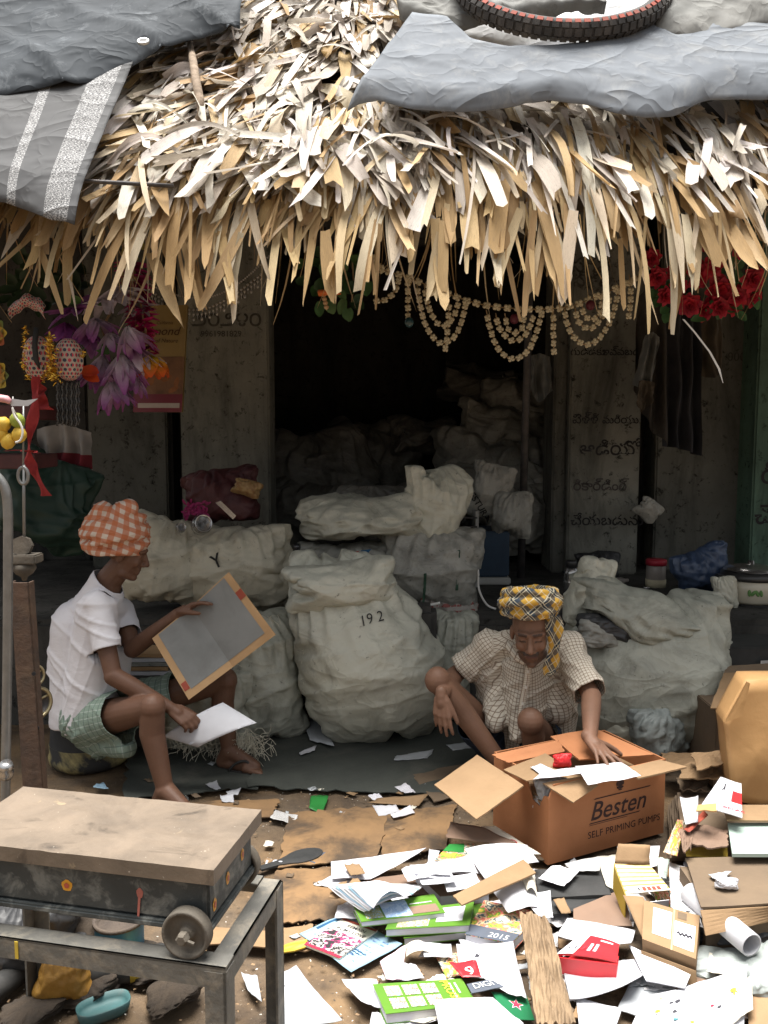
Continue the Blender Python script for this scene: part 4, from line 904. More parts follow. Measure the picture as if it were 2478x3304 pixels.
# right big sack with open mouth
rsk = sack('open_sack', 'large bulging dirty white sack on the right with its mouth torn open', 1, V3((1.28, 4.03, 0)), .86, .80, .62, 'sack_green', rotz=-.2, flat=.06, prof=lambda c: 1.05-.25*c*c, lean=(.02, .12), flipx=True)
sack('torn_rim', '', 2, A(2000, 2080, 4.05), .66, .20, .4, 'sack_green', rotz=-.35, roll=.34, parent=rsk[0], extra=.07, seed=5, flat=0)
sack('torn_rim', '', 2, A(2190, 2110, 4.08), .46, .15, .3, 'sack_white', rotz=.3, roll=.12, parent=rsk[0], extra=.05, seed=11, flat=0)
sack('torn_rim', '', 3, A(1862, 2070, 4.1), .2, .40, .2, 'sack_white', rotz=.3, roll=.3, parent=rsk[0], extra=.05, seed=15, flat=0)
sack('scrap_contents', '', 2, A(1985, 2125, 3.96), .44, .16, .26, 'sack_black', rotz=.2, roll=.2, parent=rsk[0], extra=.08, seed=2, flat=0); sack('scrap_contents', '', 2, A(1935, 2125, 3.93), .3, .14, .2, 'sack_grey', rotz=.7, roll=.3, parent=rsk[0], extra=.08, seed=7, flat=0)
sack('plastic_bag', 'crumpled cloudy plastic bag lying before the large right sack', 2, g0(2130, 2478)+V3((0, .03, 0)), .34, .27, .26, 'poly_clear', rotz=.4, extra=.05, seed=4, cat='bag'); sack('plastic_bag', 'small crumpled white plastic bag behind the carton flap', 2, g0(2040, 2470)+V3((0, .12, 0)), .26, .24, .2, 'sack_white', rotz=-.4, extra=.05, seed=9, cat='bag')
# heap in the dark room
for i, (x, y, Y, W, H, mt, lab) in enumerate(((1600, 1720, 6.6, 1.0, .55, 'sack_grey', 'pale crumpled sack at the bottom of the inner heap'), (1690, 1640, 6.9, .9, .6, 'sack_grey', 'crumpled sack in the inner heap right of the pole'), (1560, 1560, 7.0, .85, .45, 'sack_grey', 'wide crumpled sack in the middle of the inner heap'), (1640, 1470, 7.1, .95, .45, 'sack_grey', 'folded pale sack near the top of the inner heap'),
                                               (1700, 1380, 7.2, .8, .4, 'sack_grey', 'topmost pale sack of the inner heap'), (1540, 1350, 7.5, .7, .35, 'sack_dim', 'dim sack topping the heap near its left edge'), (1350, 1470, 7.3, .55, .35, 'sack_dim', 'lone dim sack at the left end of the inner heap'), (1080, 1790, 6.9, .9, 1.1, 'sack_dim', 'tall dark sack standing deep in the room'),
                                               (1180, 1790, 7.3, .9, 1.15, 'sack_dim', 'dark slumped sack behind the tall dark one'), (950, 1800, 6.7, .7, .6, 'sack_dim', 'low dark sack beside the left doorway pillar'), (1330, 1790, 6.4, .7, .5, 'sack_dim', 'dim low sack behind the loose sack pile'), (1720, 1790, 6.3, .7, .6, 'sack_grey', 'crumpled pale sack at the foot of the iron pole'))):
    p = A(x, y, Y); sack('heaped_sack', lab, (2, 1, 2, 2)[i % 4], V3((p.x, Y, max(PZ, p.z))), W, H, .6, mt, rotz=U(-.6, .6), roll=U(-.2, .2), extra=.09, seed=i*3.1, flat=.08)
# printed plastic bag, rack and blue box by the pole
sack('printed_bag', 'striped plastic sack with black lettering hanging over the wire rack', 3, A(1545, 1690, 5.5), .27, .42, .16, 'sack_grey', roll=.3, cat='bag', extra=.04, seed=3)
pb = [o for o in COL.objects if o.name.startswith('printed_bag')][0]
on_front('ESTURA', 1518, 1600, 30, (0, [v.co + wloc(pb) for v in pb.data.vertices], [tuple(p.vertices) for p in pb.data.polygons]), 5.35, 'ink_black', pb, ang=-1.0, bold=.01)
sack('white_bag', 'pale torn plastic bag crumpled beside the pole foot', 2, A(1650, 1740, 5.45), .26, .34, .2, 'sack_grey', cat='bag', extra=.05, seed=6)
M('white_plastic', (.42, .42, .40), (.33, .33, .31), s=6, r=.5); M('dull_blue', (.03, .055, .09), (.02, .035, .06), s=5, r=.6)
rk = thing('wire_rack', 'off-white plastic rack with dark bars standing beside the blue box', 'rack', V3((A(1500, 1800, 5.3).x, 5.3, PZ)))
a = A(1470, 1850, 5.3); b = A(1545, 1650, 5.3)
m = MB(); m.box((a.x, 5.3, PZ), (a.x+.02, 5.5, b.z)); m.box((b.x-.02, 5.3, PZ), (b.x, 5.5, b.z)); m.box((a.x+.02, 5.31, PZ+.02), (b.x-.02, 5.5, PZ+.18)); m.build('rack_frame', MATS['white_plastic'], rk)
for k in range(5):
    z = PZ+.22+k*(b.z-PZ-.26)/4; m = MB(); m.tube([(a.x+.01, 5.29, z), (b.x-.01, 5.29, z)], .005, 6); m.build('bar', MATS['dark_iron'], rk)
bx = thing('blue_box', 'dull blue storage box with white rim behind the sacks', 'box', V3((A(1590, 1800, 5.4).x, 5.4, PZ)))
a = A(1540, 1840, 5.4); b = A(1645, 1715, 5.4); m = MB(); m.box((a.x, 5.4, PZ+.05), (b.x, 5.75, b.z), bev=.01); m.build('box_body', MATS['dull_blue'], bx); m = MB(); m.box((a.x-.03, 5.39, PZ), (b.x+.01, 5.76, PZ+.045), bev=.008); m.build('box_rim', MATS['white_plastic'], bx)
m = MB(); m.tube(smooth_path([A(x, y, 4.62) for x, y in ((1500, 1735), (1505, 1780), (1540, 1830), (1545, 1900), (1570, 1950), (1600, 1965))], 30), .006, 6); m.build('white_cable', MATS['white_string'], smooth=True, label='loose white cable dangling beside the strapped sack', cat='cable')
m = MB(); m.tube(smooth_path([A(x, y, 4.3) for x, y in ((1305, 1910), (1330, 1940), (1380, 1952), (1420, 1945))], 20), .007, 6); m.build('white_cable', MATS['white_string'], smooth=True, label='short white cable lying on top of the dark block', cat='cable')
M('dark_glass', (.02, .02, .024), r=.15, spec=.6); M('label_yellow', (.55, .40, .05), (.4, .28, .04), s=20, r=.6)
c = V3((A(958, 1890, 4.5).x, 4.5, PZ)); bo = thing('glass_bottle', 'dark bottle with yellow label standing between cream and loose sacks', 'bottle', c)
m = MB(); m.lathe([(.0, 0), (.03, 0), (.032, .02), (.032, .2), (.022, .26), (.020, .36), (.023, .365), (.023, .39), (0, .39)], c, 16); m.build('bottle_body', MATS['dark_glass'], bo, True); m = MB(); m.lathe([(.0325, .13), (.0335, .13), (.0335, .19), (.0325, .19)], c, 16, cap=False); m.build('bottle_label', MATS['label_yellow'], bo, True)
# bundle and pots on the cream sacks
M('dark_bag', (.05, .016, .02), (.09, .03, .03), s=10, r=.5, bump=.4); M('gold_print', (.32, .22, .1), (.2, .1, .04), s=40, r=.5); M('magenta_cloth', (.30, .02, .12), (.18, .015, .08), s=12, r=.7, bump=.3); M('steel', (.5, .5, .5), (.35, .34, .33), s=14, r=.25, metal=.9)
sack('cloth_bundle', 'dark maroon patterned cloth bundle on top of the cream sacks', 1, A(720, 1690, 4.85), .46, .30, .3, 'dark_bag', roll=-.1, extra=.05, cat='bundle', seed=1); sack('gold_cloth', 'brown gold printed cloth poking from the maroon bundle', 3, A(790, 1610, 4.7), .16, .10, .1, 'gold_print', roll=.4, extra=.03, cat='cloth', seed=4)
sp = []
for k in range(60): a = U(0, 6.28); sp.append((A(630+U(-32, 34), 1640+U(-18, 22), 4.55), V3((math.cos(a), -.5, math.sin(a))), V3((0, -1, .3)), U(.025, .05), .014, U(-.3, .3), (.32, .02, .12), (.4, .04, .17)))
bunch('magenta_frill', sp, None, label='bright magenta frilled cloth beside the steel pots', cat='cloth')
for x, y, r, lab in ((583, 1703, .028, 'small round steel cup on the cream sack'), (650, 1694, .055, 'round steel pot lying on its side under magenta frill')):
    c = A(x, y, 4.42); m = MB(); m.lathe([(.001, -r*.9), (r*.6, -r*.8), (r, -r*.2), (r*.95, r*.4), (r*.7, r*.75), (r*.85, r*.9), (r*.8, r*.9), (r*.62, r*.72), (.001, -r*.6)], c, 22, V3((.5, -1, .35)), cap=False); m.build('steel_pot', MATS['steel'], smooth=True, label=lab, cat='pot')
extr('steel_ladle', [(695, 1622), (712, 1616), (762, 1664), (752, 1676)], 4.5, .004, MATS['steel'], None, label='flat grey steel ladle handle lying by the pots', cat='ladle')
# shelf goods on the right of the plinth
SB = lambda x, y: G(x, y, PZ)
ck = SB(2418, 1945); ck = thing('rice_cooker', 'cream and black rice cooker with leaf pattern on the right plinth', 'cooker', ck); c = wloc(ck); M('cooker_cream', (.55, .52, .42), (.48, .45, .36), s=8, r=.35, spec=.5); M('cooker_black', (.03, .03, .03), r=.35, spec=.5); M('leaf_print', (.12, .25, .08), r=.5)
m = MB(); m.lathe([(0, .012), (.135, .012), (.155, .03), (.16, .10), (.16, .145), (0, .145)], c, 40); m.build('cooker_body', MATS['cooker_cream'], ck, True); m = MB(); m.lathe([(.0, 0), (.14, 0), (.14, .011), (0, .011)], c, 30); m.build('cooker_base', MATS['cooker_black'], ck)
m = MB(); m.lathe([(.1, .1465), (.165, .1465), (.168, .16), (.163, .185), (.12, .195), (.0, .195)], c, 40, cap=False); m.build('cooker_rim', MATS['cooker_black'], ck, True); m = MB(); m.lathe([(.15, .1955), (.14, .21), (.06, .228), (.02, .23), (.018, .25), (0, .25)], c, 32, cap=False); m.build('cooker_lid', MATS['steel'], ck, True)
for k in range(4):
    t = -2.0+k*.13; m = MB(); p = c+V3((.1605*math.cos(t), .1605*math.sin(t), .085)); m.ell(p, (.01, .003, .02), Matrix.Rotation(t+math.pi/2, 3, 'Z') @ Matrix.Rotation(U(-.6, .6), 3, 'Y'), 8, 6); m.build('printed_leaf', MATS['leaf_print'], ck, True)
m = MB(); m.box((c.x-.20, c.y-.03, c.z+.15), (c.x-.16, c.y+.03, c.z+.17), bev=.005); m.build('cooker_handle', MATS['cooker_black'], ck)
c = SB(2115, 1892); j = thing('plastic_jar', 'clear plastic jar with red lid half full of cream powder', 'jar', c); M('jar_clear', (.55, .5, .46), r=.15, spec=.5, trans=.5); M('cream_powder', (.6, .54, .38), r=.9); M('lid_red', (.42, .03, .05), r=.4)
m = MB(); m.lathe([(0, .002), (.058, .002), (.062, .01), (.062, .13), (.056, .14)], c, 26, cap=False); m.build('jar_body', MATS['jar_clear'], j, True); m = MB(); m.lathe([(0, .0), (.064, .0), (.0645, .05), (0, .055)], c, 26, cap=False); m.build('powder', MATS['cream_powder'], j, True); m = MB(); m.lathe([(.06, .141), (.066, .141), (.066, .172), (.06, .178), (0, .178)], c, 26, cap=False); m.build('lid', MATS['lid_red'], j, True)
c = SB(1842, 1925); j = thing('steel_flask', 'ribbed steel flask with black cap behind the squatting man', 'flask', c)
m = MB(); m.lathe([(0, 0), (.045, 0), (.048, .02), (.048, .09)] + [(.048-.004*(k % 2), .095+.012*k) for k in range(6)] + [(.035, .175), (.03, .18), (0, .18)], c, 24, cap=False); m.build('flask_body', MATS['steel'], j, True); m = MB(); m.lathe([(.032, .181), (.034, .182), (.034, .215), (.03, .222), (0, .222)], c, 20, cap=False); m.build('cap', MATS['cooker_black'], j, True)
c = SB(1990, 1885)+V3((0, 0, .02)); m = MB(); m.lathe([(0, -.08), (.022, -.078), (.024, -.05), (.024, .03), (.012, .06), (.011, .08), (0, .08)], c, 16, V3((1, .2, .05))); m.build('small_bottle', MATS['jar_clear'], smooth=True, label='small clear bottle lying on its side left of the jar', cat='bottle')
M('blue_poly', (.03, .05, .10), (.06, .09, .16), s=9, r=.4, bump=.4, spec=.5)
bb = sack('blue_bag', 'crumpled dark blue polythene bag with white print beside the cooker', 2, SB(2290, 1925), .32, .30, .22, 'blue_poly', roll=-.3, extra=.05, cat='bag', seed=2); M('print_white', (.6, .6, .6), r=.6)
lbq = Sheet([SB(2205, 1885)+V3((0, -.03, .01)), SB(2262, 1912)+V3((0, -.03, .0)), SB(2275, 1905)+V3((0, -.02, .055)), SB(2212, 1870)+V3((0, -.02, .06))], MATS['poly_clear'], 'printed_label', t=.001, amp=.003, parent=bb[0])
sack('white_bag', 'torn white plastic scrap hanging over the plinth edge by the cooker', 2, SB(2330, 1960), .14, .16, .1, 'sack_white', extra=.04, cat='bag', seed=5); sack('red_bag', 'red and clear plastic packet slumped against the painted pillar', 3, SB(2045, 1790), .26, .26, .16, 'red_cloth', roll=.5, extra=.04, cat='bag', seed=1); sack('grey_bag', 'grey plastic wrapper above the red packet', 3, A(2060, 1690, 5.6), .16, .16, .1, 'sack_grey', roll=.6, extra=.04, cat='bag', seed=3)
M('yellow_paper', (.5, .36, .06), r=.7); Sheet(quad(PZ+.004, (2160, 1930), (2250, 1932), (2240, 1945), (2160, 1942)), MATS['yellow_paper'], 'yellow_packet', 'flat yellow packet lying on the plinth under the blue bag', 'packet')
c = SB(2085, 1900); m = MB(); m.lathe([(0, 0), (.022, 0), (.022, .012), (.02, .014), (0, .014)], c, 16); m.build('metal_cap', MATS['steel'], smooth=True, label='flat steel bottle cap lying before the jar', cat='cap')
c = SB(1925, 1900); sack('black_bundle', 'dark rolled bundle behind the steel flask on the plinth', 3, SB(1925, 1870), .3, .2, .2, 'sack_black', cat='bundle')
sack('black_bundle', 'black crumpled plastic heap under the plinth edge on the right', 1, g0(2400, 2260), .6, .5, .4, 'sack_black', cat='bundle', extra=.06, seed=3)
# ------------------------------------------------------------------ people
def mat_skin(name, c):
    t = NT(name); at = t.n.new('ShaderNodeAttribute'); at.attribute_name = 'tint'; v = t.vec('Object')
    col = t.mix(t.ramp(t.noise(v, 9, 5, .6), .3, .75), at.outputs['Color'], t.mix(.3, at.outputs['Color'], (.03, .015, .01)))
    t.p.inputs['Subsurface Weight'].default_value = .06; t.p.inputs['Subsurface Radius'].default_value = (.012, .005, .003)
    t.bump(t.noise(v, 110, 4, .6), .15, .003); return t.done(col, .56, 0, .35)
mat_skin('skin', None)
def frame(f, u):
    f = V3(f).normalized(); u = V3(u); u = (u-f*u.dot(f)).normalized(); return f, u, f.cross(u)      # forward, up, right
def head(mb, c, f, u, s=1.0):
    f, u, r = frame(f, u); M3 = Matrix((r, f, u)).transposed()
    P = lambda x, y, z: c + (r*x + f*y + u*z)*s
    mb.ell(P(0, -.012, .035), (.073*s, .092*s, .085*s), M3); mb.ell(P(0, .022, -.05), (.054*s, .062*s, .058*s), M3); mb.ell(P(0, .03, -.015), (.062*s, .062*s, .07*s), M3)
    for e in (-1, 1):
        mb.ell(P(e*.036, .062, -.022), (.024*s, .022*s, .024*s)); mb.cone(P(e*.012, .088, .032), .011*s, P(e*.048, .072, .030), .010*s); mb.ell(P(e*.031, .074, .008), (.015*s, .012*s, .011*s), M3)
        mb.ell(P(e*.075, -.005, -.005), (.010*s, .020*s, .032*s), M3); mb.ell(P(e*.012, .098, -.034), (.010*s, .011*s, .009*s), M3)
    mb.cone(P(0, .088, .018), .009*s, P(0, .112, -.028), .0125*s); mb.cone(P(-.020, .083, -.064), .0085*s, P(.020, .083, -.064), .0085*s); mb.cone(P(-.016, .080, -.078), .0085*s, P(.016, .080, -.078), .0085*s)
    mb.cone(P(-.024, .083, -.052), .0075*s, P(.024, .083, -.052), .0075*s); mb.ell(P(0, .068, -.102), (.022*s, .018*s, .016*s), M3); mb.cone(P(-.04, .02, -.085), .02*s, P(0, .062, -.1), .02*s); mb.cone(P(.04, .02, -.085), .02*s, P(0, .062, -.1), .02*s)
    return P
def hand(mb, w, d, n, side, curl=(.25, .35, .3), spread=.08, thumb=(.6, .75, .3), s=1.0, vary=(0, 0, 0, 0)):
    d = V3(d).normalized(); n = V3(n); n = (n-d*n.dot(d)).normalized(); t = d.cross(n)*side; tips = []
    mb.cone(w-d*.02, .025*s, w+d*.03*s, .024*s)
    for i, (o, L) in enumerate(zip((.030, .010, -.010, -.028), (.072, .080, .074, .058))):
        k = w + d*((.088-.004*i*i*.5)*s) + t*(o*s); mb.cone(w + d*.012 + t*(o*.6*s), .016*s, k, .0125*s)
        a = spread*(o/.03); fd = (d*math.cos(a)+t*math.sin(a)); p = k; an = vary[i]; rr = (.0105, .0095, .0085, .0075)
        for j, (fr, cu) in enumerate(zip((.45, .3, .25), curl)):
            an += cu; q = p + (fd*math.cos(an)+n*math.sin(an))*(L*fr*s); mb.cone(p, rr[j]*s*(1 if i < 3 else .88), q, rr[j+1]*s*(1 if i < 3 else .88), 10); p = q
        tips.append(p)
    b = w + d*(.022*s) + t*(.024*s); td = (d*thumb[0]+t*thumb[1]+n*thumb[2]).normalized(); p = b
    for L, r0, r1 in ((.042, .016, .013), (.032, .0125, .011), (.026, .0108, .009)):
        q = p + td*(L*s); mb.cone(p, r0*s, q, r1*s, 10); p = q; td = (td + d*.25 + n*.12).normalized()
    return tips
def foot(mb, ank, d, s=1.0, side=1):
    d = V3((d[0], d[1], 0)).normalized(); t = V3((d.y, -d.x, 0))*side; g = V3((ank.x, ank.y, 0))
    mb.cone(ank, .042*s, g-d*.035+V3((0, 0, .034)), .034*s); mb.cone(g-d*.03+V3((0, 0, .034)), .034*s, g+d*.11+t*.006+V3((0, 0, .030)), .030*s); mb.cone(ank+d*.01, .038*s, g+d*.13+V3((0, 0, .030)), .028*s)
    mb.cone(g+d*.10+t*.022+V3((0, 0, .026)), .026*s, g+d*.12-t*.026+V3((0, 0, .022)), .021*s)
    for i, (o, L, r) in enumerate(((.032, .052, .0135), (.011, .05, .0105), (-.006, .045, .0098), (-.022, .038, .009), (-.036, .03, .0085))):
        b = g + d*(.125-.006*i)+t*o + V3((0, 0, .02)); mb.cone(b, r*1.1, b+d*L*.6+V3((0, 0, -.002)), r, 8); mb.cone(b+d*L*.6, r, b+d*L-V3((0, 0, .006)), r*.9, 8)
def limb(mb, pts, rs_):
    for i in range(len(pts)-1): mb.cone(pts[i], rs_[i], pts[i+1], rs_[i+1], 18)
def muscle(mb, a, b, r0, r1, rm, at=.4, off=V3((0, 0, 0))):
    m_ = a+(b-a)*at+off; mb.cone(a, r0, m_, rm, 18); mb.cone(m_, rm, b, r1, 18)
def skin_body(parent, mb, base, paint_fn, name='body', voxel=.0042):
    P, N_, F_ = fuse(mb, voxel, 6, .5); T = []
    for p in P: T.append(paint_fn(V3(p), base))
    return put(name, P, F_, MATS['skin'], parent, True, {'tint': T})
def nearest_bone(p, bones):
    best = None
    for (a, b, r, ref, off) in bones:
        ab = b-a; t = max(0, min(1, (p-a).dot(ab)/ab.length_squared)); c = a+ab*t; d = (p-c).length - r
        if best is None or d < best[0]: best = (d, t, a, ab, c, ref, off, r)
    d, t, a, ab, c, ref, off, r = best; ax = ab.normalized(); x = (ref-ax*ref.dot(ax)).normalized(); y = ax.cross(x); v = p-c
    return (math.atan2(v.dot(y), v.dot(x))*max(r, .05)+off, (p-a).dot(ax)+off*.7, 0)
def garment(name, parent, mb, cuts, bones, mat, voxel=.008, it=4, wr=.008, wf=(2, 10), seed=0., label=None, tilt=.2, keep=None):
    P, N_, F_ = fuse(mb, voxel, it, .5)
    out = []; ct, st_ = math.cos(tilt), math.sin(tilt)
    for p, n in zip(P, N_):
        r = V3((p[0]*ct+p[2]*st_, p[1], -p[0]*st_+p[2]*ct)); h = wr*(ridge(r, wf[0], wf[1], seed)-.2) + wr*.5*(ridge((r.z, r.y, r.x), wf[0]*1.6, wf[1]*1.3, seed+4)-.2); out.append(V3(p.tolist()) + V3(n.tolist())*h)
    fs = []; edge = {}
    for f in F_:
        c = sum((out[i] for i in f), V3((0, 0, 0)))/len(f)
        hit = [k for k, (q, nn, rad) in enumerate(cuts) if (c-q).dot(nn) > 0 and (c-q).length < rad]
        if hit:
            for i in f: edge[i] = hit[0]
            continue
        fs.append(f)
    keepv = {i for f in fs for i in f}
    for i, k in edge.items():
        if i in keepv:
            q, nn, rad = cuts[k]; nn = nn.normalized(); out[i] = out[i] - nn*((out[i]-q).dot(nn) - .003*noise.noise(out[i]*20))
    used = sorted({i for f in fs for i in f}); mp = {k: i for i, k in enumerate(used)}
    V = [out[i] for i in used]; T = [nearest_bone(v, bones) for v in V]
    o = put(name, V, [tuple(mp[i] for i in f) for f in fs], mat, parent, True, {'cuv': T})
    sm = o.modifiers.new('thickness', 'SOLIDIFY'); sm.thickness = .003; sm.offset = -1
    if label: o['label'] = label
    return o
def mat_cloth_plain(name, c, c2, s=8, wv=.3):
    t = NT(name); v = t.vec('Object'); col = t.mix(t.ramp(t.noise(v, s, 6, .6, .4), .35, .75), c, c2)
    h = t.math('ADD', t.noise(t.vec('Object', (1, 1, 2.4)), 13, 5, .55, 1.2), t.math('MULTIPLY', t.noise(v, 300, 2), .06)); t.bump(h, wv, .02); return t.done(col, .85, 0, .2)
def mat_check(name, base, line, per, wid, line2=None, wv=.3, rot=0.0, soft=None):
    t = NT(name); s = t.sep(t.vec('@cuv', (1/per, 1/per, 1), (0, 0, rot))); fx = t.math('FRACT', s[0]); fy = t.math('FRACT', s[1])
    a = t.math('LESS_THAN', fx, wid); b = t.math('LESS_THAN', fy, wid); v = t.vec('Object')
    base_c = t.mix(t.ramp(t.noise(v, 7, 6, .6), .35, .75), base, tuple(q*.78 for q in base))
    col = t.mix(t.math('MULTIPLY', a, .75), base_c, line); col = t.mix(t.math('MULTIPLY', b, .75), col, line2 or line)
    h = t.math('ADD', t.noise(t.vec('Object', (1, 1, 2.2)), 14, 5, .55, 1.2), t.math('MULTIPLY', t.noise(v, 300, 2), .05)); t.bump(h, wv, .02); return t.done(col, .85, 0, .2)
mat_cloth_plain('white_knit', (.66, .65, .68), (.58, .57, .60), 5, .15)
mat_check('green_plaid', (.20, .26, .215), (.33, .38, .34), .030, .16, (.10, .14, .12))
mat_check('brown_check', (.54, .495, .415), (.15, .10, .07), .0145, .2)
mat_check('blue_shorts', (.02, .028, .045), (.035, .05, .08), .05, .3)
mat_check('orange_gingham', (.60, .51, .43), (.43, .13, .05), .048, .5, rot=.25)
t = NT('yellow_plaid'); s = t.sep(t.vec('@cuv', (1/.085, 1/.085, 1), (0, 0, .75))); col = (.46, .27, .045)
for ax_ in (0, 1):
    f = t.math('FRACT', s[ax_]); col = t.mix(t.math('MULTIPLY', t.math('LESS_THAN', f, .42), .8), col, (.03, .055, .085))
for ax_ in (0, 1):
    f = t.math('FRACT', t.math('ADD', t.math('MULTIPLY', s[ax_], 1.0), .12))
    for p_ in (.16, .30, .80): col = t.mix(t.math('MULTIPLY', t.math('LESS_THAN', t.math('ABSOLUTE', t.math('SUBTRACT', f, p_)), .022), .8), col, (.52, .47, .34))
    col = t.mix(t.math('MULTIPLY', t.math('LESS_THAN', t.math('ABSOLUTE', t.math('SUBTRACT', f, .24)), .02), .85), col, (.015, .02, .025))
t.bump(t.noise(t.vec('Object'), 40, 5), .3, .01); t.done(col, .85, 0, .2)
def turban(parent, c, up, fwd, rx, rz, mat, seed, hollow=False, wraps=8, knot=None):
    f, u, r = frame(fwd, up); M3 = Matrix((r, f, u)).transposed(); rn = random.Random(seed); mb = MB()
    if not hollow: mb.ell(c, (rx*.93, rx*.98, rz*.95), M3, 24, 14)
    else:
        mb.lathe([(rx*.80, -rz*.7), (rx*.92, -rz*.3), (rx*.95, rz*.35), (rx*.86, rz*.75), (rx*.70, rz*.72), (rx*.62, rz*.2), (rx*.6, -rz*.2), (.001, -rz*.3), (.001, -rz*.6)], c, 28, u)
    for k in range(wraps):
        lat = -.62+1.15*k/(wraps-1); tl = rn.uniform(-.33, .33) if k not in (0,) else .08; ph = rn.uniform(0, 6.28); path = []; R0 = rx*math.sqrt(max(.12, 1-(lat*.92)**2))*(1.0 if lat < .2 else 1.0)
        for i in range(33):
            a = 2*math.pi*i/32; x, y = R0*math.cos(a), R0*1.05*math.sin(a); z = rz*lat + R0*math.sin(a+ph)*tl
            rr = math.sqrt(max(.3, 1-(z/rz/1.15)**2))*rx/max(.001, R0); path.append(c + r*(x*min(rr, 1.1)) + f*(y*min(rr, 1.1)) + u*z)
        mb.tube(path, [rz*.17*(1+.25*math.sin(3*i*.2+ph)) for i in range(33)], 10, cap=False)
    for kk in (knot or ()): mb.cone(*kk)
    P, N_, F_ = fuse(mb, .0055, 3, .5); V = []; T = []
    for p, n in zip(P, N_):
        q = V3(p.tolist()); h = .006*(ridge((q-c)*1.0, 7, 26, seed)-.25); q = q + V3(n.tolist())*h; V.append(q); d = q-c
        T.append((math.atan2(d.dot(f), d.dot(r))*rx*1.05, d.dot(u)*1.15 + .02*math.sin(math.atan2(d.dot(f), d.dot(r))*2+seed), 0))
    return put('turban', V, F_, MATS[mat], parent, True, {'cuv': T})

# ---- the seated man
LM = thing('person', 'person in white shirt and orange checked turban seated on a drum holding a folder', 'person', G(330, 2530)+V3((0, 0, 0)))
pel = A(285, 2318, 3.70); chest = A(288, 2030, 3.70); nck = A(352, 1872, 3.67); hc = A(402, 1782, 3.655)
hipR, hipL = A(295, 2325, 3.60), A(325, 2300, 3.80); kneeR, kneeL = A(492, 2282, 3.33), A(728, 2195, 3.74); ankR, ankL = A(535, 2612, 3.30), A(742, 2475, 3.72); ankR.z = .085; ankL.z = .085
shR, shL = A(312, 1952, 3.52), A(392, 1968, 3.84); elR, elL = A(366, 2182, 3.43), A(428, 2095, 3.66); wrR, wrL = A(556, 2288, 3.42), A(578, 1978, 3.60)
mb = MB()
for a, b, r0, r1 in ((hipR, shR+V3((-.01, .03, -.04)), .095, .055), (hipL, shL+V3((-.01, -.03, -.04)), .095, .055), (pel, chest, .115, .11), (chest, nck, .105, .058)): mb.cone(a, r0, b, r1, 20)
mb.cone(shR, .046, shL, .046); mb.cone(nck, .058, hc-V3((.01, 0, .05)), .052)
hP = head(mb, hc, (.93, .12, -.30), (.25, 0, 1), .97)
for h_, k_, a_, dr in ((hipR, kneeR, ankR, (.75, -.5)), (hipL, kneeL, ankL, (.95, -.35))):
    muscle(mb, h_, k_, .088, .052, .078, .35); mb.ell(k_, (.055, .055, .058)); muscle(mb, k_, a_, .05, .034, .052, .32, V3((-.022, .012, 0))); foot(mb, a_, dr)
for s_, e_, w_ in ((shR, elR, wrR), (shL, elL, wrL)):
    mb.ell(s_, (.045, .045, .047)); muscle(mb, s_, e_, .044, .036, .043, .4); muscle(mb, e_, w_, .040, .025, .039, .28)
hand(mb, wrR, A(628, 2338, 3.40)-wrR, (.1, .5, -.85), 1, (.5, .8, .5), .05, (.7, .45, .5))
hand(mb, wrL, (.80, -.08, .42), (.45, -.25, -.85), -1, (.25, .25, .2), .10, (.85, .35, .55))
skin = (.135, .068, .042)
def paintL(p, b):
    q = p-hc; k = U(.96, 1.04)
    return tuple(x*k for x in b)
skin_body(LM, mb, skin, paintL)
# t-shirt
mb = MB(); up_ = V3((0, 0, 1))
for a, b, r0, r1 in ((hipR+V3((-.01, 0, .0)), shR+V3((-.01, .03, -.03)), .125, .088), (hipL, shL+V3((-.01, -.03, -.03)), .12, .085), (pel-V3((.02, 0, 0)), chest-V3((.02, 0, 0)), .150, .148), (chest, nck-V3((.02, 0, .03)), .142, .082), (A(225, 2150, 3.7), A(250, 2010, 3.7), .10, .11)): mb.cone(a, r0, b, r1, 20)
mb.cone(shR, .06, shL, .06); mb.ell(shR, (.06, .062, .06)); mb.ell(shL, (.06, .062, .06))
sR = shR+(elR-shR)*.62; sL = shL+(elL-shL)*.62
mb.tube([shR, sR+(elR-shR)*.04], [.060, .062], 22); mb.tube([shL, sL+(elL-shL)*.04], [.060, .06], 22)
nd = (hc-nck).normalized()
garment('shirt', LM, mb, [(sR, (elR-shR).normalized(), .085), (sL, (elL-shL).normalized(), .085), (nck+V3((.0, 0, -.005)), (nd+V3((.35, 0, .1))).normalized(), .13), (pel+V3((0, 0, -.005)), V3((.10, 0, -1)), .4)],
        [(pel, chest, .15, V3((1, 0, 0)), 0.)], MATS['white_knit'], .007, 5, .007, (1.2, 12), 2.0, tilt=-.25)
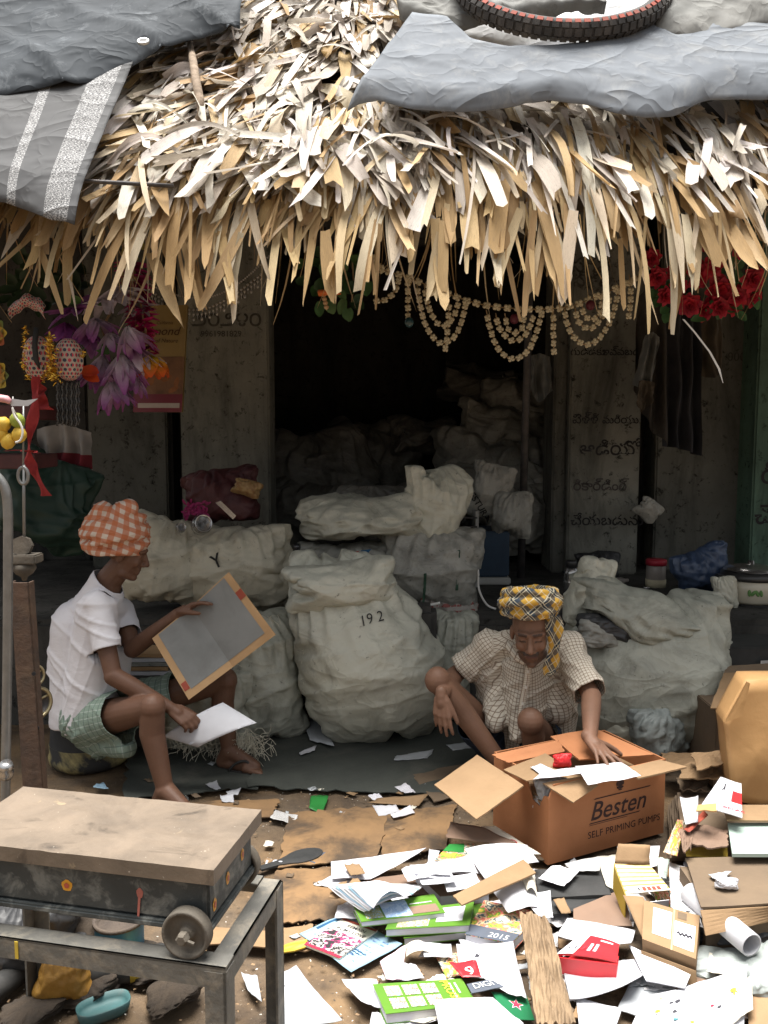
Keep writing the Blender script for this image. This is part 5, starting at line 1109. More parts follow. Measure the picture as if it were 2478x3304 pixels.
# green plaid cloth round hips and upper thighs
mb = MB(); tR = hipR+(kneeR-hipR)*.50; tL = hipL+(kneeL-hipL)*.62
mb.cone(hipR+V3((-.02, 0, .015)), .122, hipL+V3((-.02, 0, .015)), .12, 20); mb.cone(pel+V3((-.02, 0, .06)), .145, pel+V3((0, 0, .03)), .14, 20)
mb.tube([hipR, tR+(kneeR-hipR)*.03], [.13, .098], 24); mb.tube([hipL, tL+(kneeL-hipL)*.03], [.13, .092], 24)
mb.cone(hipR+V3((.03, -.02, -.06)), .09, A(405, 2410, 3.46), .050, 18); mb.cone(tR+V3((-.03, .02, -.03)), .085, A(400, 2415, 3.47), .045, 18); mb.cone(hipR, .1, A(330, 2400, 3.56), .07)
garment('waist_cloth', LM, mb, [(tR, (kneeR-hipR).normalized(), .125), (tL, (kneeL-hipL).normalized(), .12), (A(400, 2436, 3.47), V3((.2, 0, -1)), .16)],
        [(hipR, kneeR, .11, V3((0, 0, 1)), 0.), (hipL, kneeL, .11, V3((0, 0, 1)), .4), (A(380, 2300, 3.5), A(400, 2440, 3.47), .06, V3((0, -1, 0)), .8)], MATS['green_plaid'], .008, 4, .010, (2.5, 11), 7.0, tilt=.9)
turban(LM, A(374, 1722, 3.66), (.22, 0, 1), (1, .1, 0), .13, .104, 'orange_gingham', 5, wraps=8, knot=[(A(340, 1690, 3.60), .05, A(415, 1640, 3.62), .045), (A(300, 1700, 3.62), .05, A(330, 1650, 3.60), .045), (A(400, 1650, 3.66), .05, A(420, 1700, 3.62), .05)])
# flip-flop on the visible foot
def sandal(ank, d, lab):
    d = V3((d[0], d[1], 0)).normalized(); t = V3((d.y, -d.x, 0)); g = V3((ank.x, ank.y, 0)); root = thing('sandal', lab, 'sandal', g)
    out = []
    for k in range(24):
        a = 2*math.pi*k/24; x = .065+.135*math.cos(a); w = .045*(1+.18*math.cos(a)); out.append((x, w*math.sin(a)))
    M4 = Matrix((( d.x, t.x, 0, g.x), (d.y, t.y, 0, g.y), (0, 0, 1, .0), (0, 0, 0, 1))); m = MB(); m.prism(out, .012, M4); m.build('sole', MATS['rubber_black'], root)
    m = MB()
    for e in (-1, 1): m.tube(smooth_path([M4 @ V3(q) for q in ((.13, .008, .02), (.10, e*.028, .062), (.055, e*.045, .05), (.02, e*.046, .012))], 12), .006, 6)
    m.tube([M4 @ V3((.13, .008, .012)), M4 @ V3((.13, .008, .035))], .004, 6); m.build('strap', MATS['rubber_black'], root, True)
M('rubber_black', (.022, .022, .022), (.05, .048, .045), s=14, r=.7)
sandal(ankL, (.95, -.35), 'black rubber sandal on the far foot of the seated person'); sandal(ankR, (.75, -.5), 'black rubber sandal on the near foot of the seated person')
# folder held open, and the paper in the other hand
M('grey_board', (.205, .21, .205), (.165, .17, .165), s=4, r=.75, dirt=(.12, .12, .115)); M('kraft', (.42, .27, .14), (.34, .21, .105), s=6, r=.8, bump=.15, dirt=(.25, .15, .08), dirt_r=(.6, .8)); M('tape_red', (.30, .06, .035), r=.6); M('paper_white', (.60, .605, .64), (.53, .535, .565), s=7, r=.7, bump=.12, bs=9, dirt=(.40, .385, .36), dirt_s=4, dirt_r=(.6, .82), trans=.12); M('tape_tan', (.46, .33, .2), (.38, .26, .15), s=8, r=.5)
fo = thing('open_folder', 'open grey cardboard folder with tan taped edges held by the seated person', 'folder', A(690, 2050, 3.55))
pT, pRt, pB, pL = A(738, 1846, 3.58), A(889, 2048, 3.50), A(609, 2258, 3.46), A(491, 2060, 3.55); sa, sb = A(618, 1956, 3.60), A(752, 2152, 3.53)
class _P: pass
def panel(P, nm):
    s_ = Sheet(P, MATS['kraft'], nm, t=.004, amp=.0006, n=4, parent=fo); return s_
s1 = panel([sb, pRt, pT, sa], 'cover_panel'); s2 = panel([pB, sb, sa, pL], 'cover_panel')
for s_, (u0, u1) in ((s1, (.0, .86)), (s2, (.14, 1.0))):
    sg_ = 1 if s_.nrm.y < 0 else -1; s_.rect(u0, .10, u1, .985, MATS['grey_board'], 'inner_sheet', .0015*sg_ if sg_ > 0 else -.0055)
    s_.rect(.3 if s_ is s2 else .86, .5, (.3 if s_ is s2 else .86)+.0, .5, MATS['grey_board'], 'tape', .001) if False else None
sg_ = 1 if s1.nrm.y < 0 else -1
s1.rect(.86, .62 - .0, 1.0, .74, MATS['tape_red'], 'tape_patch', .002*sg_ if sg_ > 0 else -.006); s2.rect(0.02, .12, .13, .24, MATS['tape_red'], 'tape_patch', .002 if s2.nrm.y < 0 else -.006)
pp = Sheet([A(640, 2412, 3.42), A(838, 2338, 3.42), A(722, 2268, 3.50), A(528, 2378, 3.46)], MATS['paper_white'], 'paper_sheet', 'curled white paper sheet in the near hand of the seated person', 'paper', t=.001, amp=.006, n=10, bow=.03, lift=(0, .03, 0, 0))
# painted drum seat
M('drum_paint', (.36, .30, .13), (.28, .24, .11), s=6, r=.7, dirt=(.03, .03, .03), dirt_s=2.2, dirt_r=(.45, .55), bump=.2); M('drum_black', (.022, .024, .026), (.04, .04, .04), s=5, r=.7, dirt=(.28, .25, .13), dirt_s=2.0, dirt_r=(.58, .62))
c = G(295, 2500); c.y = 3.82; c.x = A(293, 2500, 3.82).x; dr_ = thing('drum_seat', 'stubby drum painted black and yellow used as a stool', 'drum', c)
m = MB(); m.lathe([(0, .0), (.165, 0), (.182, .02), (.185, .045), (.178, .06), (.18, .10), (.178, .105)], c, 36, cap=False); m.build('lower_band', MATS['drum_paint'], dr_, True)
m = MB(); m.lathe([(.178, .1055), (.175, .12), (.168, .20), (.165, .23), (.15, .24), (0, .24)], c, 36, cap=False); m.build('upper_band', MATS['drum_black'], dr_, True)

# ---- the squatting man
RM = thing('person', 'person in checked shirt and yellow plaid turban squatting behind the carton', 'person', G(1690, 2480))
pel = A(1690, 2425, 3.78); chest = A(1698, 2180, 3.66); nck = A(1702, 2060, 3.56); hc = A(1714, 2040, 3.43)
hipR, hipL = A(1625, 2415, 3.76), A(1765, 2415, 3.76); kneeR, kneeL = A(1412, 2195, 3.50), A(1712, 2328, 3.40); ankR, ankL = A(1640, 2490, 3.46), A(1725, 2530, 3.47); ankR.z = ankL.z = .085
shR, shL = A(1578, 2092, 3.64), A(1832, 2100, 3.60); elR, elL = A(1468, 2178, 3.66), A(1908, 2246, 3.37); wrR, wrL = A(1424, 2246, 3.41), A(1904, 2385, 3.12)
mb = MB()
for a, b, r0, r1 in ((hipR, shR, .085, .052), (hipL, shL, .085, .052), (pel, chest, .105, .10), (chest, nck, .10, .058)): mb.cone(a, r0, b, r1, 20)
mb.cone(shR, .05, shL, .05); mb.cone(nck, .058, hc-V3((0, -.03, .05)), .055)
fR, uR = V3((-.20, -.95, -.24)), V3((-.12, -.35, .9)); hP = head(mb, hc, fR, uR, 1.06)
for h_, k_, a_, dr in ((hipR, kneeR, ankR, (-.3, -1)), (hipL, kneeL, ankL, (.2, -1))):
    muscle(mb, h_, k_, .082, .052, .075, .35); mb.ell(k_, (.057, .055, .06)); muscle(mb, k_, a_, .048, .034, .05, .32, V3((.01, .022, -.01))); foot(mb, a_, dr)
for s_, e_, w_ in ((shR, elR, wrR), (shL, elL, wrL)):
    mb.ell(s_, (.048, .048, .05)); muscle(mb, s_, e_, .045, .037, .043, .4); muscle(mb, e_, w_, .041, .026, .040, .28)
hand(mb, wrR, A(1428, 2390, 3.36)-wrR, (.35, .9, .1), 1, (.12, .2, .15), .13, (.85, .4, .25), vary=(.05, 0, .08, .15))
hand(mb, wrL, (.34, -.78, -.30), (.0, -.3, -.9), 1, (.02, .12, .12), .42, (.35, .9, .1), vary=(.0, 0, .05, .1))
skin = (.185, .098, .062)
fx_, ux_, rx_ = frame(fR, uR)
def paintR(p, b):
    q = p-hc; x, y, z = q.dot(rx_), q.dot(fx_), q.dot(ux_); k = U(.96, 1.04); c = tuple(v*k for v in b)
    if q.length < .16:
        hair = (.02, .016, .014); st_ = 0.0
        if y > .05 and abs(x) < .034 and -.062 < z < -.046: st_ = .85                       # moustache
        elif z < -.045 and y > -.01: st_ = .62*(.75+.6*noise.noise(p*60))                    # stubble
        if y > .055 and .026 < z < .040 and .012 < abs(x) < .05: st_ = .8                    # brows
        if y > .06 and -.002 < z < .006 and .018 < abs(x) < .046: st_ = .85                  # lashes
        if y > .05 and abs(x) < .024 and -.070 < z < -.063: c = (.11, .045, .04); st_ = .2
        c = tuple(v+(h-v)*st_ for v, h in zip(c, hair))
    return c
skin_body(RM, mb, skin, paintR)
mb = MB()
for a, b, r0, r1 in ((hipR+V3((.01, -.03, .05)), shR, .115, .085), (hipL+V3((-.01, -.03, .05)), shL, .115, .085), (pel+V3((0, -.06, .05)), chest+V3((0, -.03, 0)), .13, .13), (chest, nck-V3((0, 0, .03)), .128, .08), (A(1605, 2240, 3.62), A(1600, 2325, 3.54), .07, .05), (A(1680, 2200, 3.58), A(1675, 2370, 3.49), .085, .04), (A(1690, 2160, 3.58), A(1700, 2290, 3.58), .10, .09), (A(1780, 2220, 3.62), A(1800, 2290, 3.58), .085, .07)): mb.cone(a, r0, b, r1, 20)
mb.cone(shR, .066, shL, .066); mb.ell(shR, (.068, .07, .066)); mb.ell(shL, (.068, .07, .066)); mb.cone(nck+V3((-.02, .02, -.02)), .07, shR, .06); mb.cone(nck+V3((.02, .02, -.02)), .07, shL, .06); sR = shR+(elR-shR)*.80; sL = shL+(elL-shL)*.93
mb.tube([shR, sR+(elR-shR)*.04], [.068, .072], 22); mb.tube([shL, sL+(elL-shL)*.03], [.07, .068], 22)
nd = V3((0, -.55, .8)).normalized()
garment('shirt', RM, mb, [(sR, (elR-shR).normalized(), .095), (sL, (elL-shL).normalized(), .095), (nck+V3((0, -.045, .005)), nd, .078)],
        [(pel, nck, .14, V3((0, -1, 0)), 0.), (shR, elR, .07, V3((0, -1, 0)), .3), (shL, elL, .07, V3((0, -1, 0)), .6)], MATS['brown_check'], .0065, 3, .011, (2, 11), 4.0, tilt=.7)
# collar and placket
M('button', (.55, .52, .46), r=.4)
cl = [A(x, y, Yc) for x, y, Yc in ((1640, 2050, 3.50), (1628, 2085, 3.455), (1660, 2130, 3.425), (1690, 2150, 3.415))]
def strip(name, pts, w, mat, parent, wd_=V3((0, 0, 1)), t=.004):
    V = []; T = []
    for i, p in enumerate(pts):
        for e in (0, 1): V.append(p + wd_*(e*w)); T.append((i*.03, e*w, 0))
    n = len(V); V += [v+V3((0, t, 0)) for v in V]; T = T+T; F_ = []
    for i in range(len(pts)-1): q = (2*i, 2*i+2, 2*i+3, 2*i+1); F_ += [q, tuple(n+x for x in q)[::-1], (2*i, n+2*i, n+2*i+2, 2*i+2), (2*i+1, 2*i+3, n+2*i+3, n+2*i+1)]
    return put(name, V, F_, mat, parent, True, {'cuv': T})
pk = smooth_path([A(x, y, Yc) for x, y, Yc in ((1694, 2148, 3.425), (1688, 2200, 3.43), (1676, 2260, 3.435), (1668, 2320, 3.43))], 14)
strip('placket', pk, .028, MATS['brown_check'], RM, V3((1, -.1, .1)))
for k in (2, 6, 10): m = MB(); m.lathe([(0, 0), (.006, 0), (.006, .003), (0, .003)], pk[k]+V3((.014, -.006, 0)), 10, V3((0, -1, .1))); m.build('button', MATS['button'], RM)
strip('collar', cl, .035, MATS['brown_check'], RM, V3((.35, .1, .85))); strip('collar', [A(x, y, Yc) for x, y, Yc in ((1775, 2080, 3.50), (1768, 2110, 3.46), (1735, 2140, 3.425), (1702, 2156, 3.415))], .034, MATS['brown_check'], RM, V3((-.35, .1, .85)))
# shorts
mb = MB(); tR = hipR+(kneeR-hipR)*.45; tL = hipL+(kneeL-hipL)*.6
mb.cone(hipR, .125, hipL, .125, 20); mb.tube([hipR, tR+(kneeR-hipR)*.03], [.115, .095], 22); mb.tube([hipL, tL+(kneeL-hipL)*.03], [.115, .088], 22); mb.cone(pel, .13, pel+V3((0, 0, .06)), .13)
garment('shorts', RM, mb, [(tR, (kneeR-hipR).normalized(), .14), (tL, (kneeL-hipL).normalized(), .14)], [(hipR, kneeR, .1, V3((0, 0, 1)), 0.), (hipL, kneeL, .1, V3((0, 0, 1)), .4)], MATS['blue_shorts'], .009, 3, .008, (3, 10), 3.)
turban(RM, hc + ux_*.136 - fx_*.016, ux_+V3((0, .2, .3)), fR+V3((0, 0, .3)), .122, .075, 'yellow_plaid', 9, hollow=True, wraps=6)
tl_ = [A(x, y, Yc) for x, y, Yc in ((1782, 1985, 3.36), (1792, 2040, 3.345), (1790, 2100, 3.36), (1782, 2150, 3.375), (1772, 2185, 3.38))]
V = []; T = []
for i, p in enumerate(smooth_path(tl_, 20)):
    w = .030+.008*math.sin(i*.5)-.010*max(0, (i-15)/5)
    for e in range(7): a = e/6*2-1; V.append(p + V3((a*w, .012*math.sin(a*5+i*.2)+.010*a*a, 0))); T.append((a*w*1.6, i*.014, 0))
n0 = len(V); V += [v+V3((0, .008, 0)) for v in V]; T = T+T; F_ = [(i*7+e, i*7+e+1, (i+1)*7+e+1, (i+1)*7+e) for i in range(20) for e in range(6)]; F_ += [tuple(n0+x for x in f)[::-1] for f in F_]
put('turban_tail', V, F_, MATS['yellow_plaid'], RM, True, {'cuv': T})
# ------------------------------------------------------------------ weighing scale in the foreground
t = NT('worn_top'); v = t.vec('Object'); col = t.mix(t.ramp(t.noise(v, 7, 7, .65, .5), .35, .7), (.165, .128, .094), (.10, .078, .058))
col = t.mix(t.ramp(t.noise(t.vec('Object', (1, 2.6, 1)), 6, 5, .6, .6), .58, .70), col, (.05, .038, .028)); col = t.mix(t.ramp(t.noise(v, 70, 3, .7), .70, .74), col, (.36, .32, .26)); col = t.mix(t.ramp(t.noise(t.vec('Object', (1, 1, 1)), 11, 4, .6, 1.0), .66, .70), col, (.22, .17, .11))
t.bump(t.noise(v, 40, 6, .7), .3, .006); t.done(col, .6, 0, .4)
M('scale_black', (.03, .035, .036), (.05, .056, .056), s=9, r=.6, bump=.3, dirt=(.15, .155, .145), dirt_s=17, dirt_r=(.50, .66), spec=.4)
M('angle_iron', (.10, .098, .09), (.15, .145, .13), s=11, r=.65, metal=.25, bump=.3, dirt=(.24, .215, .175), dirt_s=12, dirt_r=(.50, .68)); M('dusty_iron', (.15, .13, .105), (.09, .08, .066), s=14, r=.8, metal=.2, bump=.35, dirt=(.06, .055, .05), dirt_s=8)
HT = .62
q2 = G(689, 2808, HT); q3 = G(852, 2613, HT); q1 = G(0, 2729, HT)
ex_ = (q1-q2).normalized(); ey_ = V3((-ex_.y, ex_.x, 0)); ey_ = ey_ if ey_.dot(q3-q2) > 0 else -ey_; DP = (q3-q2).dot(ey_); WD = .66
SM = Matrix(((ex_.x, ey_.x, 0, q2.x), (ex_.y, ey_.y, 0, q2.y), (0, 0, 1, 0), (0, 0, 0, 1)))      # x: to the left along the front edge, y: away
sc_ = thing('platform_scale', 'old platform weighing scale with worn brown top on an iron stand', 'scale', V3((q2.x, q2.y, 0)))
def sbox(nm, lo, hi, mat, bev=.004, parent=None):
    m = MB(); m.box(lo, hi, SM, bev); return m.build(nm, MATS[mat], parent or sc_)
V = []; n_ = 24; mn = 12
for k in (0, 1):
    for j in range(mn+1):
        for i in range(n_+1): V.append(SM @ V3((WD*i/n_, DP*j/mn, HT-.035*k - (0 if k else .003*abs(noise.noise(V3((i*.4, j*.4, 1))))))))
K = (n_+1)*(mn+1); g = lambda i, j: j*(n_+1)+i; Fs = []
for j in range(mn):
    for i in range(n_): q = (g(i, j), g(i, j+1), g(i+1, j+1), g(i+1, j)); Fs += [q, tuple(K+x for x in q)[::-1]]
rim = [g(i, 0) for i in range(n_)] + [g(n_, j) for j in range(mn)] + [g(i, mn) for i in range(n_, 0, -1)] + [g(0, j) for j in range(mn, 0, -1)]
for k in range(len(rim)): x, y = rim[k], rim[(k+1) % len(rim)]; Fs.append((x, y, K+y, K+x))
put('platform_top', V, Fs, MATS['worn_top'], sc_)
bd = sbox('scale_body', (.02, .018, HT-.135), (WD-.02, DP-.018, HT-.037), 'scale_black', .006)
sbox('body_flange', (.012, .008, HT-.152), (WD-.012, DP-.008, HT-.1365), 'scale_black', .004)
M('sticker_orange', (.62, .30, .03), r=.5); M('sticker_red', (.42, .09, .05), r=.5); M('sticker_pink', (.42, .14, .11), r=.6)
def disc(nm, cx, cz, r, mat, y, parent, sy=1.0, n=14, side=False):
    pts = []
    for k in range(n):
        a = 2*math.pi*k/n; rr = r*(1+.08*math.sin(5*a)); pts.append(SM @ (V3((y, cx+rr*math.cos(a), cz+rr*sy*math.sin(a))) if side else V3((cx+rr*math.cos(a), y, cz+rr*sy*math.sin(a)))))
    return put(nm, pts, [tuple(range(n))], MATS[mat], parent)
disc('painted_dot', .36, HT-.085, .0135, 'sticker_orange', .0165, bd); disc('painted_dot', .36, HT-.085, .0065, 'sticker_red', .015, bd)
disc('painted_mark', .182, HT-.082, .008, 'sticker_pink', .0165, bd, 1.5); pts = [SM @ V3((x, .016, z)) for x, z in ((.186, HT-.09), (.180, HT-.09), (.186, HT-.15), (.191, HT-.15))]; put('painted_mark', pts, [(0, 1, 2, 3)], MATS['sticker_pink'], bd)
for yy, zz in ((.045, HT-.105), (.12, HT-.085), (.21, HT-.075)): disc('painted_dot', yy, zz, .010, 'sticker_orange', .0185, bd, 1.5, side=True); disc('painted_dot', yy, zz, .005, 'sticker_red', .0172, bd, 1.5, side=True)
# stand: angle-iron rails and legs
FZ = HT-.245; FX0 = .0
def angle(nm, a, b, w, t, mat, d1, d2):        # an L section between two points
    m = MB(); a, b = V3(a), V3(b); d1, d2 = V3(d1), V3(d2)
    for (p, q) in ((d1*w, d2*t), (d1*t, d2*w)):
        vs_ = [SM @ (x + y_) for x in (a, b) for y_ in (V3((0, 0, 0)), p, p+q, q)]
        m.add(vs_, [(0, 1, 2, 3), (7, 6, 5, 4), (0, 4, 5, 1), (1, 5, 6, 2), (2, 6, 7, 3), (3, 7, 4, 0)])
    return m.build(nm, MATS[mat], sc_)
x0, x1, y0, y1 = -.035, WD+.02, -.03, DP+.05
angle('front_rail', (x0, y0, FZ+.048), (x1, y0, FZ+.048), .048, .005, 'angle_iron', (0, 0, -1), (0, 1, 0)); angle('back_rail', (x0+.05, y1, FZ+.048), (x1, y1, FZ+.048), .048, .005, 'angle_iron', (0, 0, -1), (0, -1, 0))
angle('side_rail', (x0+.0005, y0+.006, FZ+.0425), (x0+.0005, y1-.006, FZ+.0425), .048, .005, 'angle_iron', (0, 0, -1), (1, 0, 0)); angle('side_rail', (x1, y0+.006, FZ+.0425), (x1, y1-.006, FZ+.0425), .048, .005, 'angle_iron', (0, 0, -1), (-1, 0, 0))
for xx, yy, dx, dy in ((x0-.001, y0-.001, 1, 1), (x0-.001, y1+.001, 1, -1), (x1+.001, y0-.001, -1, 1), (x1+.001, y1+.001, -1, -1)): angle('leg', (xx, yy, 0), (xx, yy, FZ+.036), .048, .006, 'angle_iron', (dx, 0, 0), (0, dy, 0))
sbox('paint_tick', (.455, y0-.003, FZ+.004), (.463, y0-.0012, FZ+.044), 'label_yellow', 0)
def wheel(x, y, r, nm):
    c = SM @ V3((x, y, FZ+.048+r)); ax = SM.to_3x3() @ V3((0, -1, 0)); m = MB()
    m.lathe([(r*.82, -.012), (r, -.012), (r, .014), (r*.97, .016), (r*.86, .016), (r*.82, .002), (r*.34, -.002), (r*.28, .010), (.001, .011)], c, 36, ax, cap=False); o = m.build(nm, MATS['dusty_iron'], sc_, True)
    m = MB(); m.lathe([(0, .016), (.014, .016), (.014, .03), (.01, .034), (0, .034)], c, 6, ax); m.build('axle_nut', MATS['dusty_iron'], o); m = MB(); u_ = SM.to_3x3() @ V3((1, 0, 0)); m.tube([c+ax*.026, c+ax*.028-u_*.028-V3((0, 0, .006))], .004, 6); m.build('split_pin', MATS['dusty_iron'], o)
[wheel(x_, y_, .054, 'wheel') for x_, y_ in ((.06, -.006), (.06, DP-.005), (WD-.06, -.006), (WD-.06, DP-.005))]

# ------------------------------------------------------------------ litter under the scale
def stray(name, lab, cat): return dict(label=lab, cat=cat)
M('shade_soil', (.05, .037, .026), (.025, .02, .016), s=14, r=.9, bump=.9, bs=30)  # soil coloured very dark to stand in for shade under the scale
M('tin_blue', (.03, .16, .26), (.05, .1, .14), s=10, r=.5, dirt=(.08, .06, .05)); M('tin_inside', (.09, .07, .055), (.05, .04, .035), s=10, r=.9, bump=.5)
c = G(388, 3085); ti = thing('paint_tin', 'dirty blue tin can with rusty rim under the scale', 'tin', c)
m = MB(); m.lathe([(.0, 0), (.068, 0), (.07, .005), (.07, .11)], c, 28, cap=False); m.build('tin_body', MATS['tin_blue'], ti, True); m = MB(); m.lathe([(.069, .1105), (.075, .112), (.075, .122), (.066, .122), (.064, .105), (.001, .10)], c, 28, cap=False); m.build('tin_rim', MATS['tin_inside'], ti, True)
M('amber_plastic', (.42, .23, .05), (.30, .15, .03), s=12, r=.3, bump=.5, spec=.5, trans=.2)
o_, P_, F__ = sack('amber_bag', 'knobbly amber polythene bag of scrap under the scale', 3, G(185, 3240)+V3((0, .02, 0)), .15, .175, .13, 'amber_plastic', extra=.02, cat='bag', seed=3, prof=lambda c: 1.15-.4*c, cr=.03)
M('teal_plastic', (.05, .14, .145), (.07, .12, .12), s=9, r=.55, dirt=(.16, .15, .13), dirt_s=8)
c = G(335, 3272); V = []; Fs = []; n = 40
def oval(rx, ry, z, dx=0): return [c + V3((rx*math.copysign(abs(math.cos(a))**.7, math.cos(a))+.0, ry*math.copysign(abs(math.sin(a))**.7, math.sin(a)), z)) for a in [2*math.pi*k/n for k in range(n)]]
rings = [oval(.062, .034, .0), oval(.066, .038, .01), oval(.07, .042, .032), oval(.067, .039, .034), oval(.062, .034, .018), oval(.052, .026, .012), oval(.03, .014, .011)]
for rg_ in rings: V += rg_
for i in range(len(rings)-1): Fs += [(i*n+k, i*n+(k+1) % n, (i+1)*n+(k+1) % n, (i+1)*n+k) for k in range(n)]
Fs += [tuple(range(n))[::-1], tuple((len(rings)-1)*n+k for k in range(n))]
RT = Matrix.Rotation(.55, 3, 'Z'); V = [c + RT @ (v-c) for v in V]
put('soap_dish', V, Fs, MATS['teal_plastic'], None, True, None, 'oval teal plastic soap dish on the ground under the scale', 'dish')
a_ = G(410, 3165); cy = thing('black_canister', 'black canister with yellow label lying under the scale', 'canister', a_); axc = V3((.9, .25, 0)).normalized(); c0 = a_ + V3((0, 0, .045))
m = MB(); m.lathe([(0, -.13), (.04, -.13), (.044, -.12), (.044, .1), (.036, .115), (0, .115)], c0, 24, axc); m.build('canister_body', MATS['rubber_black'], cy, True); m = MB(); m.lathe([(.0445, .01), (.0455, .01), (.0455, .075), (.0445, .075)], c0, 24, axc, cap=False); m.build('canister_label', MATS['label_yellow'], cy, True)
m = MB(); m.lathe([(0, -.16), (.03, -.16), (.034, -.15), (.034, .15), (0, .15)], G(40, 3190)+V3((0, 0, .034)), 20, V3((.4, 1, 0))); m.build('dark_pipe', MATS['rubber_black'], smooth=True, label='short black pipe lying at the left under the scale', cat='pipe')
sack('shade_dirt_heap', 'heap of dark soil and shreds added as shade under the scale top', 1, G(250, 3055), .34, .12, .24, 'shade_soil', extra=.05, cat='heap', seed=6, flat=.3)  # wide dark heap added to imitate the shadow beneath the scale
sack('black_bundle', 'black plastic bundle on the ground at the left under the scale', 2, G(50, 3170)+V3((0, .1, 0)), .3, .22, .25, 'sack_black', extra=.06, cat='bundle', seed=8)
for i, (x, y, W_, H_, mt, lab) in enumerate(((130, 3110, .22, .10, 'sack_black', 'dark plastic scrap heap added as shade left of the blue tin'), (470, 3130, .22, .06, 'shade_soil', 'dark soil heap added as shade right of the blue tin'), (300, 3180, .2, .05, 'shade_soil', 'dark shreds added as shade between tin and soap dish'), (560, 3230, .16, .035, 'shade_soil', 'low dark clod heap added as shade by the near scale leg'), (90, 3290, .2, .03, 'shade_soil', 'dark clods added as shade below the amber bag'), (10, 3060, .3, .2, 'sack_black', 'tall black plastic wad added as shade at the left under the scale'))):  # extra dark heaps, put in to darken the lit ground like shade
    sack('shade_scrap_heap', lab, 2, G(x, y), W_, H_, .2, mt, extra=.05, cat='heap', seed=40+i*3, flat=.2)
# ------------------------------------------------------------------ posts, weights and round metal parts at the left
M('grey_pipe', (.22, .22, .215), (.16, .16, .155), s=20, r=.4, metal=.6, bump=.15)
m = MB(); m.tube(smooth_path([A(x, y, 2.5) for x, y in ((-90, 1545), (-30, 1530), (5, 1555), (24, 1620), (26, 1800), (24, 2100), (20, 2400), (16, 2700), (12, 3050))], 60), .014, 12); m.build('bent_pipe', MATS['grey_pipe'], smooth=True, label='tall grey pipe bent over at the top beside the rusty post', cat='pipe')
rp = thing('rusty_post', 'rusty leaning steel channel post with bolt holes behind the scale', 'post', V3((A(100, 2600, 2.75).x, 2.75, 0)))
pa, pb_ = A(62, 1880, 2.8), A(112, 2640, 2.75); dd = (pb_-pa).normalized(); pb_ = pa + dd*((pa.z-.0)/-dd.z)
m = MB(); W2 = .034
for (xo, yo, sx, sy) in ((0, 0, W2, .005), (-W2+.003, .022, .0035, .018), (W2-.003, .022, .0035, .018)):
    vs_ = [p + V3((xo+e*sx*k_, yo+f_*sy, 0)) for p, k_ in ((pa, .8), (pb_, 1.0)) for e, f_ in ((-1, -1), (1, -1), (1, 1), (-1, 1))]; m.add(vs_, [(0, 1, 2, 3), (7, 6, 5, 4), (0, 4, 5, 1), (1, 5, 6, 2), (2, 6, 7, 3), (3, 7, 4, 0)])
m.build('channel', MATS['rusty_iron'], rp)
for y in (2175, 2350, 2450): c = A(68+(y-1880)*.066+20, y, 2.768)+V3((0, -.0, 0)); c.y = 2.79-.0; m = MB(); m.lathe([(0, 0), (.007, 0), (.007, .003), (0, .003)], c-V3((0, .017, 0)), 12, V3((0, -1, 0))); m.build('bolt_hole', MATS['paint_black'], rp)
m = MB(); c = A(20, 2490, 2.45); m.lathe([(0, -.02), (.02, -.02), (.022, 0), (.016, .012), (.022, .02), (.018, .034), (0, .036)], c, 16, V3((.2, -.4, 1))); m.build('chrome_nut', MATS['steel'], smooth=True, label='shiny steel clamp nut at the foot of the bent pipe', cat='nut')
hw = thing('hanging_weights', 'stack of iron weights on a rod hanging from a steel hook', 'weights', A(77, 1840, 3.0))
m = MB(); m.tube([A(77, 1500, 3.0), A(77, 1600, 3.0), A(79, 1800, 3.0)], .006, 8); m.build('rod', MATS['grey_pipe'], hw, True); m = MB(); m.lathe([(0, -.02), (.036, -.02), (.036, .02), (0, .02)], A(72, 1761, 3.0), 8, V3((.2, -1, .1))); m.build('octagonal_weight', MATS['dusty_iron'], hw)
c = A(81, 1802, 3.0); m = MB(); m.box((c.x-.052, c.y-.04, c.z-.017), (c.x+.052, c.y+.04, c.z+.017), bev=.005); m.build('slab_weight', MATS['dusty_iron'], hw); m = MB(); m.lathe([(.001, -.045), (.008, -.043), (.012, -.03), (.03, -.018), (.042, .0), (.04, .018), (0, .018)], A(78, 1835, 3.0), 20); m.build('conical_weight', MATS['dusty_iron'], hw, True)
m = MB(); c = A(75, 1535, 3.0); ring = [c+V3((.018*math.cos(a), 0, .03*math.sin(a))) for a in [2*math.pi*k/20 for k in range(21)]]; m.tube(ring, .007, 8, cap=False); m.tube([A(76, 1300, 3.02), A(75, 1520, 3.0)], .004, 6); m.build('hook', MATS['grey_pipe'], hw, True)
M('brass_rim', (.42, .36, .22), (.32, .27, .16), s=10, r=.35, metal=.7)
